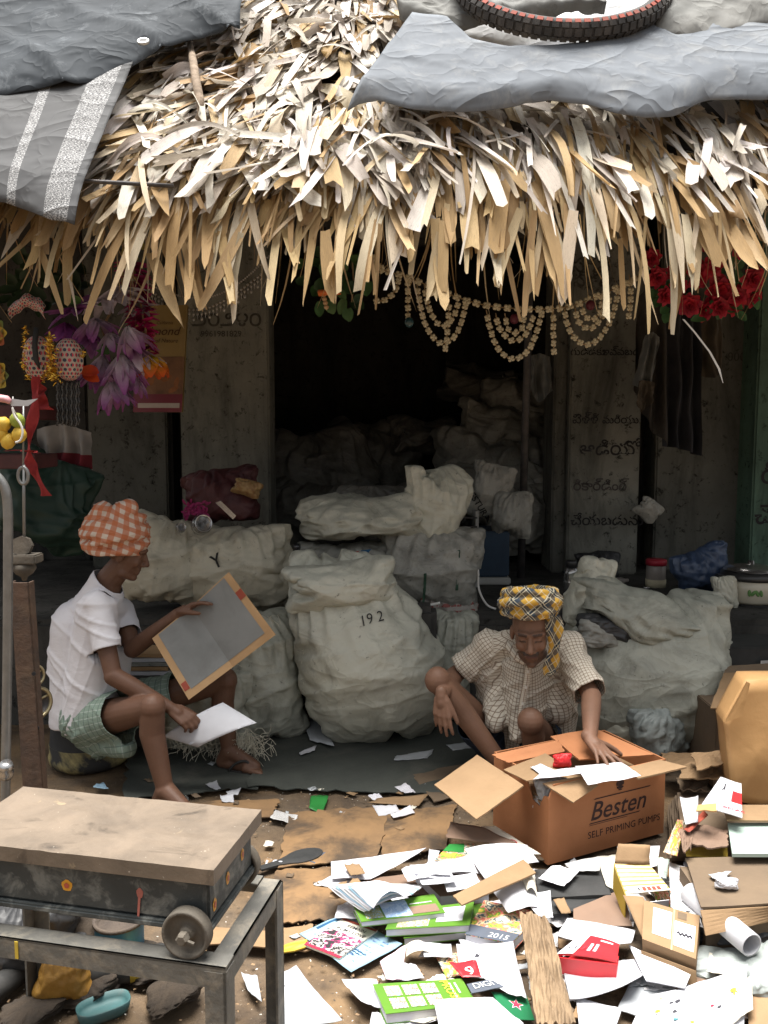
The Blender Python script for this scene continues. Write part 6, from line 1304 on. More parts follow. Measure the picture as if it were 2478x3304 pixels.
for x, y, r, lab in ((110, 2180, .042, 'smaller pale metal speaker frame behind the rusty post'), (118, 2268, .062, 'larger pale metal speaker frame behind the rusty post')):
    c = A(x, y, 3.1); ax = V3((.75, -.6, .1)); wh = thing('speaker_frame', lab, 'speaker', c)
    m = MB(); m.lathe([(r, 0), (r*1.02, .006), (r*.84, .01), (r*.8, 0), (r*.84, -.004), (r, 0)], c, 32, ax, cap=False); m.build('rim', MATS['brass_rim'], wh, True); m = MB(); m.lathe([(r*.8, 0), (r*.45, -.03), (.001, -.032)], c, 28, ax, cap=False); m.build('cone', MATS['dark_iron'], wh, True)
    M_ = ax.to_track_quat('Z', 'Y').to_matrix()
    for k in range(4): a = k*math.pi/2+.4; m = MB(); m.tube([c + M_ @ V3((r*.82*math.cos(a), r*.82*math.sin(a), 0)), c + M_ @ V3((r*.3*math.cos(a), r*.3*math.sin(a), -.012))], r*.09, 6); m.build('spoke', MATS['brass_rim'], wh, True)
M('dark_green_poly', (.012, .03, .022), (.02, .045, .034), s=6, r=.5)
sack('green_net', 'dark green plastic sheet bundled behind the hanging weights', 2, A(110, 1800, 4.5), .6, .5, .3, 'dark_green_poly', extra=.08, cat='bundle', seed=12, roll=.3)
for i, (x, y, w) in enumerate(((450, 2150, .36), (470, 2120, .3))): pass
for i in range(5):
    z = .38+i*.022; Pq = [A(x, y, Y) for x, y, Y in ((395, 2180, 3.98), (545, 2160, 3.98), (520, 2140, 4.15), (400, 2150, 4.15))]; Pq = [V3((p.x+U(-.015, .015), p.y, z)) for p in Pq]
    Sheet(Pq, MATS[('paper_white', 'kraft', 'sack_grey', 'paper_white', 'kraft')[i]], 'paper_stack', ('bottom', 'second', 'third', 'fourth', 'topmost')[i]+' bundle in the pile of old papers behind the seated person', 'papers', t=.018, amp=.003, rag=.02)
m = MB(); a = A(465, 2200, 4.05); m.box((a.x-.14, 3.94, 0), (a.x+.12, 4.2, .36), bev=.02); m.build('wooden_crate', MATS['dark_block'], label='dark crate carrying the pile of old papers', cat='crate')
# ------------------------------------------------------------------ the pump carton
M('carton_out', (.40, .17, .075), (.34, .14, .06), s=5, r=.75, bump=.12, dirt=(.26, .11, .05), dirt_r=(.6, .8)); M('carton_in', (.30, .195, .108), (.26, .168, .092), s=7, r=.85, bump=.15, dirt=(.22, .14, .08), dirt_r=(.62, .8)); M('carton_ink', (.035, .02, .02), (.06, .03, .025), s=40, r=.7)
cA = G(1767, 2795); cB = G(2140, 2690); cu = (cB-cA); CL = cu.length; cu.normalize(); cv = V3((-cu.y, cu.x, 0)); CD, CH = .35, .295
CM = Matrix(((cu.x, cv.x, 0, cA.x), (cu.y, cv.y, 0, cA.y), (0, 0, 1, .004), (0, 0, 0, 1)))
car = thing('pump_carton', 'open orange brown pump carton with printed lettering and spread flaps', 'carton', cA)
def cpanel(nm, poly, o, ax1, ax2, t, mat, parent=car, wob=.0):       # polygon slab in the plane of ax1, ax2 through o
    o, ax1, ax2 = V3(o), V3(ax1), V3(ax2); nn = ax1.cross(ax2).normalized(); n = len(poly)
    base = [o + ax1*p[0] + ax2*p[1] for p in poly]; V = [CM @ b for b in base] + [CM @ (b-nn*t) for b in base]
    return put(nm, V, [tuple(range(n)), tuple(range(n, 2*n))[::-1]] + [(i, n+i, n+(i+1) % n, (i+1) % n) for i in range(n)], MATS[mat], parent)
X_, Y_, Z_ = V3((1, 0, 0)), V3((0, 1, 0)), V3((0, 0, 1))
fr_ = cpanel('front_panel', [(0, 0), (CL, 0), (CL, CH), (.02, CH), (.006, CH-.03), (0, CH-.05)], (0, 0, 0), X_, Z_, .006, 'carton_out')
cpanel('left_panel', [(CD, 0), (CD, CH), (.16, CH), (.13, CH-.035), (.10, CH-.09), (.055, CH-.10), (.03, CH-.05), (.0065, CH-.045), (.0065, 0)], (0, 0, 0), Y_, Z_, -.006, 'carton_out')
cpanel('right_panel', [(.0065, 0), (CD, 0), (CD, CH), (.0065, CH)], (CL, 0, 0), Y_, Z_, .006, 'carton_out'); cpanel('back_panel', [(.0065, 0), (CL-.0065, 0), (CL-.0065, CH), (.0065, CH)], (0, CD, 0), X_, Z_, -.006, 'carton_out'); cpanel('bottom_panel', [(.007, .007), (CL-.007, .007), (CL-.007, CD-.007), (.007, CD-.007)], (0, 0, .004), X_, Y_, .004, 'carton_in')
def flap(px, zs, mat='carton_in', nm='flap', rag=.012, lift=(0, 0, 0, 0)):
    P = [G(x, y, z) for (x, y), z in zip(px, zs)]; return Sheet([P[3], P[2], P[1], P[0]], MATS[mat], nm, t=.006, amp=.002, n=9, parent=car, rag=rag, lift=lift)
flap([(1538, 2438), (1600, 2446), (1690, 2535), (1402, 2533)], (.30, .30, .30, .24)) if False else None
flap([(1402, 2533), (1540, 2437), (1690, 2535), (1538, 2645)], (.25, .30, .30, .22), rag=.006)
flap([(1752, 2528), (1900, 2500), (1930, 2535), (1850, 2590)], (.302, .302, .275, .25)); flap([(2010, 2482), (2130, 2452), (2216, 2476), (2060, 2512)], (.303, .303, .33, .285), rag=.02)
flap([(1776, 2376), (1921, 2352), (2110, 2436), (1870, 2452)], (.325, .335, .300, .300), 'carton_out', rag=.008); flap([(1585, 2436), (1800, 2388), (1822, 2425), (1640, 2462)], (.32, .33, .30, .30), 'carton_out', rag=.03)
def ctext(body, x, z, size, nm='printed_text', **k): return text_on(nm, body, lambda a, b: CM @ V3((x+a, -.0015, z+b)), MATS['carton_ink'], fr_, size, **k)
ctext('Besten', .185, .125, .098, shear=.28, bold=.01, spacing=1.0); ctext('SELF PRIMING PUMPS', .178, .058, .037, spacing=1.02)
for (x0, x1, z0, z1) in ((.20, .47, .202, .206), (.18, .42, .112, .116), (.18, .36, .106, .108)): put('printed_line', [CM @ V3(q) for q in ((x0, -.0015, z0), (x1, -.0015, z0), (x1+.01, -.0015, z1), (x0+.01, -.0015, z1))], [(0, 1, 2, 3)], MATS['carton_ink'], fr_)
em = [(.325+dx, .245+dz, rx, rz) for dx, dz, rx, rz in ((0, .022, .007, .006), (0, .012, .011, .009), (-.010, .012, .005, .007), (.010, .012, .005, .007), (0, -.004, .015, .011), (-.014, -.002, .005, .008), (.014, -.002, .005, .008), (0, -.017, .017, .006), (0, .031, .003, .006), (0, -.026, .010, .003))]
for x, z, rx, rz in em: put('printed_emblem', [CM @ V3((x+rx*math.cos(a), -.0013-.0002*em.index((x, z, rx, rz)), z+rz*math.sin(a))) for a in [k*math.pi/6 for k in range(12)]], [tuple(range(12))], MATS['carton_ink'], fr_)
m = MB(); m.box((.01, .01, .02), (CL-.01, CD-.01, .22), CM, .01); m.build('packed_paper', MATS['carton_in'], car)
M('red_paper', (.55, .02, .025), (.45, .02, .02), s=10, r=.45); M('poly_white', (.6, .62, .64), r=.4, trans=.3)
# ------------------------------------------------------------------ printed paper materials
def mat_print(name, base, ink, rows=26, cover=.62, dens=(.42, .5), mar=.08, trans=.1):
    t = NT(name); s3 = t.sep(t.vec('@suv')); r_ = t.math('LESS_THAN', t.math('FRACT', t.math('MULTIPLY', s3[1], rows)), .42)
    wd_ = t.ramp(t.noise(t.vec('@suv', (34, rows, 1)), 1.3, 2, .5), *dens); blk = t.ramp(t.noise(t.vec('@suv', (1.5, 5, 1)), 1.5, 2), cover-.02, cover+.02, (1, 1, 1), (0, 0, 0))
    inx = t.math('MULTIPLY', t.math('GREATER_THAN', s3[0], mar), t.math('LESS_THAN', s3[0], 1-mar)); iny = t.math('MULTIPLY', t.math('GREATER_THAN', s3[1], mar), t.math('LESS_THAN', s3[1], 1-mar))
    f = t.math('MULTIPLY', t.math('MULTIPLY', r_, wd_), t.math('MULTIPLY', t.math('MULTIPLY', inx, iny), blk)); v = t.vec('Object')
    b2 = t.mix(t.ramp(t.noise(v, 9, 5), .4, .8), base, tuple(q*.86 for q in base)); t.bump(t.noise(v, 12, 4, .5, .8), .25, .01); return t.done(t.mix(t.math('MULTIPLY', f, .75), b2, ink), .75, 0, .2, trans)
def mat_photo(name, pal, sc=6.0):
    t = NT(name); v = t.vec('@suv'); r = t.n.new('ShaderNodeValToRGB'); r.color_ramp.interpolation = 'CONSTANT'; e = r.color_ramp.elements
    e[0].color = (*pal[0], 1); e[1].color = (*pal[1], 1); e[1].position = .38
    for i, c in enumerate(pal[2:]): q = e.new(.44+i*.06); q.color = (*c, 1)
    t.l(t.noise(v, sc, 3, .6, .3), r.inputs[0]); return t.done(r.outputs[0], .4, 0, .5)
mat_print('paper_text', (.74, .73, .78), (.16, .16, .2)); mat_print('paper_dense', (.70, .69, .70), (.1, .1, .1), 40, .7); mat_print('paper_form', (.78, .78, .82), (.25, .26, .36), 14, .5); mat_print('news_print', (.58, .57, .56), (.07, .07, .07), 34, .75, (.36, .44)); mat_print('paper_blue', (.30, .45, .56), (.05, .09, .3), 12, .52, (.45, .5), .12); mat_print('paper_mint', (.52, .62, .56), (.3, .34, .3), 10, .4)
M('paper_cream', (.72, .69, .60), (.62, .58, .48), s=5, r=.7, dirt=(.5, .44, .34), dirt_r=(.6, .8), trans=.1); M('paper_pink', (.74, .56, .62), (.68, .48, .56), s=5, r=.7, trans=.1); M('paper_grey', (.36, .38, .40), (.32, .335, .35), s=5, r=.7, dirt=(.36, .36, .36), dirt_r=(.62, .8)); M('board_tan', (.255, .165, .09), (.21, .135, .072), s=6, r=.85, bump=.15, dirt=(.13, .085, .05), dirt_r=(.60, .76)); M('board_dark', (.15, .108, .07), (.11, .08, .055), s=5, r=.9, bump=.25, dirt=(.10, .075, .055), dirt_r=(.55, .75)); M('board_rose', (.21, .138, .098), (.175, .115, .082), s=6, r=.85, dirt=(.17, .12, .09))
M('green_cover', (.085, .20, .022), (.075, .175, .02), s=4, r=.35, spec=.5); M('leaf_green', (.025, .20, .04), r=.5); M('dark_green_card', (.012, .14, .055), r=.4); M('star_red', (.55, .03, .06), r=.4); M('slate_card', (.085, .10, .13), (.07, .08, .1), s=8, r=.5); M('print_red2', (.60, .02, .03), (.5, .02, .025), s=7, r=.35, spec=.5); M('folder_black', (.025, .026, .026), (.045, .045, .045), s=8, r=.6, bump=.2); M('yellow_print', (.42, .29, .035), (.34, .23, .03), s=6, r=.5); M('mint_board', (.36, .45, .405), (.32, .41, .36), s=5, r=.7, dirt=(.34, .36, .3), dirt_r=(.6, .75)); M('ink_dark', (.04, .04, .05), r=.6); M('ink_yellow', (.70, .72, .05), r=.5); M('cover_teal', (.06, .22, .26), r=.4); M('rubber_mat', (.055, .06, .052), (.04, .044, .039), s=5, r=.85, bump=.3, dirt=(.085, .082, .07), dirt_r=(.55, .75)); M('kraft_bag', (.46, .27, .115), (.42, .24, .10), s=4, r=.6, bump=.15, dirt=(.36, .2, .08), dirt_r=(.6, .8))
mat_photo('photo_crowd', [(.30, .19, .12), (.72, .70, .68), (.05, .05, .06), (.55, .33, .2), (.5, .5, .52), (.2, .3, .5)]); mat_photo('photo_campus', [(.25, .24, .1), (.55, .48, .3), (.16, .18, .08), (.35, .4, .2), (.3, .42, .6)], 9); mat_photo('photo_sky', [(.35, .5, .72), (.42, .56, .76), (.3, .45, .7), (.5, .62, .8)], 3); mat_photo('photo_food', [(.55, .45, .06), (.14, .30, .04), (.62, .16, .12), (.68, .5, .3), (.05, .1, .12), (.7, .66, .5)], 4); mat_photo('photo_drape', [(.03, .03, .03), (.30, .04, .12), (.5, .48, .44), (.02, .02, .02), (.3, .28, .27)], 3.5)
def squiggle(S_, u0, v0, u1, amp, n, mat='ink_dark', name='handwriting', w=.0014, seed=0.):
    pts = [S_.S(u0+(u1-u0)*k/n, v0+amp*math.sin(k*1.3+seed)*(.5+abs(noise.noise(V3((k*.4, seed, 0))))), .003) for k in range(n+1)]
    m = MB(); m.tube(pts, w, 4); return m.build(name, MATS[mat], S_.o)
def sheet(name, lab, cat, z, px, mat, group=None, **k):
    s_ = Sheet(quad(z, *px), MATS[mat], name, lab, cat, group, **k); return s_
def book(lab, px, z0, th, cover, cat='book', bend=.0):
    zc = z0+th; P = quad(zc, *px); base = (P[0]+P[1]+P[2]+P[3])/4; b = thing('book', lab, cat, V3((base.x, base.y, z0)))
    ctr = base; Pi = [ctr+(p-ctr)*.975 - V3((0, 0, .002)) for p in P]
    Sheet(Pi, MATS['paper_dense'] if False else MATS['paper_white'], 'pages', t=th-.003, amp=.0, n=2, parent=b); c_ = Sheet(P, MATS[cover], 'cover', t=.0018, amp=.0006, n=6, parent=b)
    Sheet([p-V3((0, 0, th-.0005)) for p in P], MATS[cover], 'back_cover', t=.0015, amp=.0, n=2, parent=b); return c_
# floor mat and flattened cardboard on the ground
sheet('floor_mat', 'dark grey green rubber mat on the floor before the sacks', 'mat', .012, ((860, 2330), (1720, 2330), (1520, 2575), (800, 2540)), 'rubber_mat', t=.004, amp=.006, n=22, rag=.035, freq=7)
sheet('floor_mat', 'dark grey mat under the feet of the seated person', 'mat', .006, ((420, 2360), (880, 2345), (830, 2545), (400, 2580)), 'rubber_mat', t=.004, amp=.005, n=16, rag=.04)
for q, z, lab, mt in ((((1330, 2500), (1640, 2440), (1650, 2530), (1400, 2590)), .012, 'dark scrap sheet between the mat and the carton', 'board_dark'), (((900, 3000), (1010, 2985), (1000, 3070), (860, 3080)), .006, 'torn tan cardboard flap behind the scale leg', 'board_tan'), (((660, 2990), (880, 3010), (870, 3060), (640, 3050)), .02, 'broken tan cardboard sheet seen through the scale stand', 'board_tan'), (((880, 3060), (990, 3035), (985, 3062), (880, 3092)), .014, 'yellow cardboard strip beside the scale leg', 'yellow_print')):
    sheet('cardboard_piece', lab, 'cardboard', z, q, mt, t=.004, amp=.006, rag=.04, n=9)
M('board_floor', (.25, .15, .072), (.17, .105, .055), s=5, r=.9, bump=.3, bs=20, dirt=(.07, .05, .034), dirt_s=4, dirt_r=(.46, .62))
for q, z, lab in ((((930, 2625), (1260, 2600), (1215, 2775), (900, 2800)), .012, 'worn flattened cardboard trodden into the floor by the green card'), (((890, 2810), (1190, 2790), (1100, 2965), (875, 2985)), .010, 'worn flattened cardboard trodden into the floor beside the blue flyer'), (((1240, 2620), (1470, 2600), (1440, 2740), (1230, 2770)), .008, 'worn flattened cardboard trodden into the floor left of the carton'), (((560, 2590), (900, 2580), (880, 2640), (600, 2640)), .008, 'worn flattened cardboard trodden into the floor behind the scale')):
    sheet('cardboard_sheet', lab, 'cardboard', z, q, 'board_floor', t=.004, amp=.004, rag=.05, n=16, freq=6)
# scraps on the open floor
M('board_mud', (.235, .165, .10), (.17, .118, .072), s=9, r=.9, bump=.5, bs=18, dirt=(.10, .07, .045), dirt_r=(.56, .72))
SC_ = [('green_card', 'torn bright green card on the bare floor', 'card', .008, ((1003, 2568), (1060, 2572), (1040, 2630), (997, 2618)), 'leaf_green'), ('leaflet', 'small printed leaflet with dark border near the scale', 'leaflet', .01, ((889, 2617), (962, 2641), (946, 2660), (870, 2645)), 'news_print'),
       ('paper_scrap', 'grey paper scrap on the mat edge', 'paper', .02, ((1273, 2541), (1308, 2534), (1342, 2558), (1306, 2566)), 'paper_text'), ('paper_scrap', 'tiny white scrap left of the torn brown strip', 'paper', .01, ((1186, 2570), (1222, 2567), (1237, 2577), (1205, 2585)), 'paper_text'), ('cardboard_strip', 'torn brown corrugated strip at the mat edge', 'cardboard', .012, ((1222, 2579), (1382, 2570), (1349, 2604), (1184, 2598)), 'board_tan'),
       ('paper_scrap', 'white scrap in front of the torn brown strip', 'paper', .012, ((1201, 2602), (1277, 2606), (1294, 2623), (1222, 2636)), 'paper_white'), ('paper_scrap', 'folded white scrap overlapping another before the brown strip', 'paper', .018, ((1258, 2631), (1323, 2608), (1340, 2625), (1271, 2644)), 'paper_text'), ('paper_scrap', 'white card corner beside the scale frame', 'paper', .01, ((863, 2771), (912, 2788), (884, 2802), (855, 2800)), 'paper_white'),
       ('paper_scrap', 'pale blue scrap standing by the drum', 'paper', .02, ((312, 2530), (335, 2532), (350, 2548), (300, 2548)), 'paper_blue'), ('paper_scrap', 'white scrap beside the sandal', 'paper', .012, ((662, 2532), (700, 2528), (712, 2548), (690, 2552)), 'paper_white'), ('paper_scrap', 'square white scrap in front of the sandal', 'paper', .01, ((710, 2570), (752, 2568), (756, 2592), (716, 2594)), 'paper_white'), ('paper_scrap', 'white scrap touching the sandal tip', 'paper', .012, ((730, 2556), (778, 2550), (768, 2568), (735, 2570)), 'paper_white'),
       ('paper_strip', 'curled white strip under the tall sack', 'paper', .02, ((965, 2430), (1020, 2410), (1015, 2425), (970, 2442)), 'paper_white'), ('paper_scrap', 'grey sheet leaning under the tall sack', 'paper', .03, ((970, 2310), (1030, 2330), (1080, 2410), (1000, 2390)), 'paper_grey'), ('paper_scrap', 'grey torn sheet right of the tall sack base', 'paper', .014, ((1280, 2440), (1400, 2425), (1380, 2450), (1270, 2462)), 'paper_grey'), ('paper_scrap', 'pale torn sheet under the hanging hand', 'paper', .016, ((1440, 2405), (1540, 2392), (1530, 2415), (1460, 2425)), 'paper_grey')]
for nm, lab, cat, z, q, mt in SC_: sheet(nm, lab, cat, z, q, mt, rag=.05, lift=(U(0, .012), 0, U(0, .012), 0))
gc = sheet('grey_card', 'grey card with a dark line under the black paddle', 'card', .01, ((985, 2748), (1063, 2745), (1020, 2792), (960, 2770)), 'paper_grey'); gc.o.data.materials[0] = MATS['slate_card']; gc.rect(.5, .55, .85, .7, MATS['ink_dark'], 'printed_bar')
pd = [(math.cos(a)*.075, math.sin(a)*.045) for a in [k*math.pi/9 for k in range(-7, 8)]] + [(-.10, .016), (-.17, .014), (-.17, -.014), (-.10, -.016)]
c = G(980, 2775); Mx = Matrix.Translation(c+V3((0, 0, .012))) @ Matrix.Rotation(.55, 4, 'Z'); m = MB(); m.prism(pd, .007, Mx); m.build('black_paddle', MATS['folder_black'], label='black paddle shaped plastic piece on the floor by the scale', cat='paddle')
# paper drifts: left cluster
sheet('printed_sheet', 'long white sheet of printed rows at the left edge of the drift', 'paper', .03, ((1068, 2783), (1375, 2757), (1195, 2840), (1070, 2836)), 'paper_text', lift=(0, .0, .02, 0)); sheet('paper_sheet', 'small white sheet under the long printed sheet', 'paper', .012, ((1074, 2824), (1150, 2845), (1060, 2866), (1011, 2859)), 'paper_white'); sheet('cardboard_piece', 'small tan card on the long printed sheet', 'cardboard', .05, ((1110, 2794), (1159, 2791), (1180, 2821), (1133, 2832)), 'board_tan')
sheet('cardboard_sheet', 'wide brown cardboard under the open notebook', 'cardboard', .02, ((1180, 2838), (1340, 2820), (1420, 2890), (1190, 2890)), 'board_rose', t=.004)
sheet('cardboard_piece', 'folded tan cover pointing up left of the notebook', 'cardboard', .075, ((1075, 2860), (1120, 2845), (1110, 2900), (1060, 2900)), 'board_tan', t=.003); sheet('cardboard_piece', 'tan triangular cover flap beside the notebook pages', 'cardboard', .085, ((1140, 2836), (1155, 2836), (1182, 2875), (1092, 2895)), 'board_tan', t=.003)
sheet('paper_sheet', 'blue white sheet below the open notebook', 'paper', .03, ((1090, 2925), (1140, 2910), (1160, 2970), (1080, 2965)), 'paper_form')
for i in range(7):
    o = i*.006; sheet('notebook_leaf', ('lowest', 'second', 'third', 'fourth', 'fifth', 'sixth', 'topmost')[i]+' fanned leaf of the open notebook on the green books', 'paper', .085+o, ((1050+i*14, 2872+i*1), (1365-i*6, 2862+i*5), (1350-i*9, 2884+i*4), (1175+i*5, 2950-i*3)), ('paper_dense', 'paper_text', 'paper_blue')[i % 3] if i < 6 else 'paper_text', lift=(0, .01, .0, .012), bow=.01+.004*i)
def gbook(lab, px, z0, th, kind):
    c_ = book(lab, px, z0, th, 'green_cover')
    if kind == 0: c_.rect(.30, .05, .62, .92, MATS['photo_sky'], 'cover_photo'); c_.rect(.62, .1, .95, .5, MATS['board_rose'], 'cover_panel'); c_.rect(.08, .1, .28, .75, MATS['photo_campus'], 'cover_photo'); c_.rect(.64, .62, .92, .66, MATS['print_white'], 'title_bar')
    if kind == 1: c_.rect(.12, .05, .5, .6, MATS['photo_campus'], 'cover_photo'); c_.rect(.58, .2, .9, .85, MATS['paper_white'], 'label_panel'); c_.rect(.12, .6, .34, .9, MATS['photo_sky'], 'cover_photo')
    if kind == 2: [c_.rect(.06+k*.28, .06, .28+k*.28, .34, MATS['photo_crowd'], 'cover_photo') for k in range(2)]; c_.text('PROSPECTUS', .62, .35, .022, MATS['ink_yellow'], bold=.01)
    return c_
gbook('green prospectus lowest of the stack with crowd photographs', ((1310, 2962), (1560, 2914), (1583, 3000), (1302, 3028)), .012, .022, 2); gbook('green prospectus in the middle of the stack with a white label', ((1268, 2940), (1530, 2910), (1515, 2985), (1243, 3000)), .04, .022, 1); gbook('green prospectus topmost of the stack under the notebook', ((1140, 2925), (1400, 2885), (1437, 2945), (1165, 2975)), .062, .016, 0)
mg = book('food magazine with a rounded corner beside the green stack', ((1562, 2905), (1745, 2945), (1650, 3045), (1500, 3015)), .01, .03, 'photo_food', 'magazine'); mg.rect(0, 0, 1, .28, MATS['slate_card'], 'cover_band'); mg.text('2015', .45, .05, .035, MATS['paper_white'])
bk = sheet('flyer', 'pale blue flyer with handwriting under the romance booklet', 'flyer', .012, ((1125, 2950), (1298, 3058), (1133, 3140), (965, 3015)), 'paper_blue', lift=(0, .0, .006, .0))
[squiggle(bk, .50, .40-.06*k, .88-.05*k, .012, 26, 'print_blue', seed=k*2.) for k in range(5)]; bk.rect(.03, .30, .07, .88, MATS['print_blue'], 'heading_bar')
rb = sheet('booklet', 'booklet titled in capitals with a cream band and dark scene', 'booklet', .022, ((1108, 2963), (1218, 3003), (1095, 3094), (981, 3049)), 'paper_cream', t=.005, amp=.001)
rb.rect(.0, .0, 1.0, .62, MATS['photo_drape'], 'cover_scene'); rb.rect(0, .0, 1, .06, MATS['star_red'], 'cover_band', .002); rb.rect(0, .94, 1, 1, MATS['tape_red'], 'cover_band'); rb.text('REMAIN', .30, .80, rb.W*.15, MATS['ink_dark'], bold=.004); rb.text('IN MY LOVE', .14, .67, rb.W*.15, MATS['ink_dark'], bold=.004)
# centre cluster
sheet('cardboard_piece', 'worn grey cover with red figures by the carton corner', 'cardboard', .10, ((1452, 2655), (1560, 2672), (1690, 2735), (1440, 2705)), 'board_rose', t=.003, rag=.03); nb = sheet('ledger_cover', 'pale ledger cover with three red noughts', 'cover', .085, ((1545, 2672), (1600, 2668), (1745, 2760), (1600, 2752)), 'paper_cream', t=.003); nb.text('000', .3, .35, .04, MATS['star_red'], bold=.004)
b5 = book('thick worn book with a green and red cover', ((1450, 2725), (1530, 2722), (1560, 2800), (1400, 2775)), .045, .035, 'photo_food'); b5.rect(0, .55, .6, 1, MATS['leaf_green'], 'cover_panel'); 
lg_ = book('large red edged ledger stuffed with loose papers', ((1320, 2795), (1560, 2800), (1580, 2880), (1420, 2892)), .02, .035, 'board_rose')
for i in range(9): x, y = 1420+U(-70, 80), 2820+U(-22, 34); sheet('loose_paper', 'loose white paper piled on the red edged ledger', 'paper', .062+i*.006, ((x-60, y-18), (x+50, y-24+U(-8, 8)), (x+75, y+22), (x-40, y+26+U(-8, 8))), RND.choice(['paper_white', 'paper_text', 'paper_form']), group='loose papers on the ledger', lift=(U(0, .015), U(0, .015), U(0, .02), 0), bow=U(0, .012))
sheet('paper_sheet', 'upright white sheets sticking out behind the ledger', 'paper', .07, ((1385, 2742), (1420, 2748), (1400, 2800), (1380, 2790)), 'paper_white'); sheet('form_sheet', 'large white form slanting over the ledger by the carton', 'paper', [.11, .12, .07, .07], ((1498, 2742), (1700, 2728), (1735, 2795), (1565, 2840)), 'paper_form', lift=(.0, .02, 0, 0), bow=.02)
sheet('cardboard_strip', 'long tan cardboard strip lying across the white forms', 'cardboard', .125, ((1690, 2772), (1728, 2818), (1490, 2922), (1462, 2892)), 'board_tan', t=.005, amp=.002, rag=.012); sheet('paper_sheet', 'white folded sheet below the tan strip', 'paper', .06, ((1590, 2880), (1700, 2850), (1785, 2950), (1640, 2952)), 'paper_white', lift=(0, 0, .02, 0), bow=.02); sheet('paper_sheet', 'white curled sheet reaching towards the kraft strip', 'paper', .075, ((1670, 2880), (1775, 2905), (1785, 2985), (1735, 2958)), 'paper_white', lift=(.0, .02, .03, 0)); sheet('paper_sheet', 'cream ruled pages fanned beside the black folder', 'paper', .085, ((1680, 2825), (1725, 2830), (1735, 2900), (1700, 2880)), 'paper_cream', bow=.02)
fb = sheet('black_folder', 'black plastic folder lying behind the scattered papers', 'folder', .045, ((1725, 2808), (1940, 2806), (1972, 2888), (1740, 2900)), 'folder_black', t=.012, amp=.003); sheet('folder_flap', 'folded lower flap of black plastic below the folder', 'folder', .03, ((1745, 2895), (1965, 2890), (1900, 2935), (1780, 2960)), 'folder_black', t=.006, amp=.006)
sheet('paper_sheet', 'torn lilac white sheet on the black folder', 'paper', .066, ((1783, 2796), (1870, 2812), (1820, 2865), (1736, 2838)), 'paper_form', rag=.02); sheet('newspaper', 'newspaper sheet between the black folder and carton', 'newspaper', .06, ((1820, 2788), (1935, 2768), (1935, 2815), (1840, 2812)), 'news_print'); sheet('cardboard_piece', 'small tan card chip beside the black folder', 'cardboard', .055, ((1785, 2906), (1820, 2900), (1842, 2948), (1812, 2952)), 'board_tan', t=.003); sheet('cardboard_sheet', 'rosy brown cardboard sheet with red edge', 'cardboard', .04, ((1850, 2935), (2010, 2872), (2040, 2990), (1850, 2990)), 'board_rose', t=.005)
sheet('paper_sheet', 'lilac sheet with a ruled box under the carton edge', 'paper', .035, ((1990, 2735), (2130, 2730), (2120, 2800), (2010, 2800)), 'paper_form')
# lower centre
sheet('paper_sheet', 'large pale grey sheet on the ground by the scale leg', 'paper', .012, ((866, 3160), (956, 3120), (1105, 3315), (868, 3330)), 'paper_grey', lift=(.0, .015, 0, 0), n=10); sheet('paper_sheet', 'narrow grey sheet behind the scale leg', 'paper', .01, ((778, 3140), (830, 3155), (845, 3240), (800, 3200)), 'paper_grey'); sheet('paper_sheet', 'blank white sheet left of the lower green book', 'paper', .018, ((1102, 3163), (1215, 3163), (1240, 3255), (1165, 3258)), 'paper_white', lift=(.02, 0, 0, 0)); sheet('paper_sheet', 'pale pink sheet with faint lines', 'paper', .03, ((1226, 3104), (1311, 3053), (1295, 3165), (1247, 3165)), 'paper_pink'); sheet('paper_sheet', 'white torn sheet right of the pink sheet', 'paper', .02, ((1300, 3110), (1345, 3120), (1370, 3160), (1280, 3170)), 'paper_white', rag=.03)
sheet('paper_sheet', 'white rectangle of paper under the green stack', 'paper', .03, ((1361, 3042), (1455, 3052), (1460, 3095), (1368, 3088)), 'paper_white'); sheet('paper_sheet', 'curved white sheet with grey underside below the stack', 'paper', .02, ((1310, 3055), (1380, 3060), (1405, 3090), (1310, 3092)), 'paper_cream', bow=.02); sheet('flyer', 'yellow and navy printed flyer among white papers', 'flyer', .016, ((1405, 3085), (1500, 3078), (1500, 3150), (1440, 3160)), 'photo_food'); lw = sheet('paper_sheet', 'white letterhead sheet with small dark logo', 'paper', .035, ((1472, 3050), (1655, 3062), (1682, 3165), (1485, 3155)), 'paper_white', lift=(0, 0, .02, 0)); lw.rect(.08, .52, .5, .72, MATS['paper_form'], 'letterhead'); lw.poly([(.28, .55), (.33, .68), (.36, .62), (.42, .70), (.35, .54)], MATS['ink_dark'], 'logo', .003)
rc = sheet('red_card', 'red leaflet with white numeral under the letterhead', 'leaflet', .05, ((1448, 3112), (1535, 3102), (1555, 3160), (1492, 3158)), 'print_red2'); rc.text('9', .38, .15, .05, MATS['paper_white'], bold=.01)
sheet('paper_sheet', 'white triangular sheet left of the kraft strip', 'paper', .045, ((1560, 3160), (1672, 3125), (1700, 3225), (1640, 3210)), 'paper_white'); dg_ = sheet('slate_card', 'slate grey card lettered DIGITAL', 'card', .05, ((1506, 3176), (1588, 3160), (1625, 3184), (1522, 3206)), 'slate_card', t=.002, amp=.001); dg_.text('DIGITAL', .14, .32, .03, MATS['print_white'], ang=.0)
sg2 = sheet('star_card', 'dark green card with a red white-edged star', 'card', .03, ((1585, 3200), (1700, 3215), (1725, 3292), (1640, 3290)), 'dark_green_card', t=.002, amp=.001)
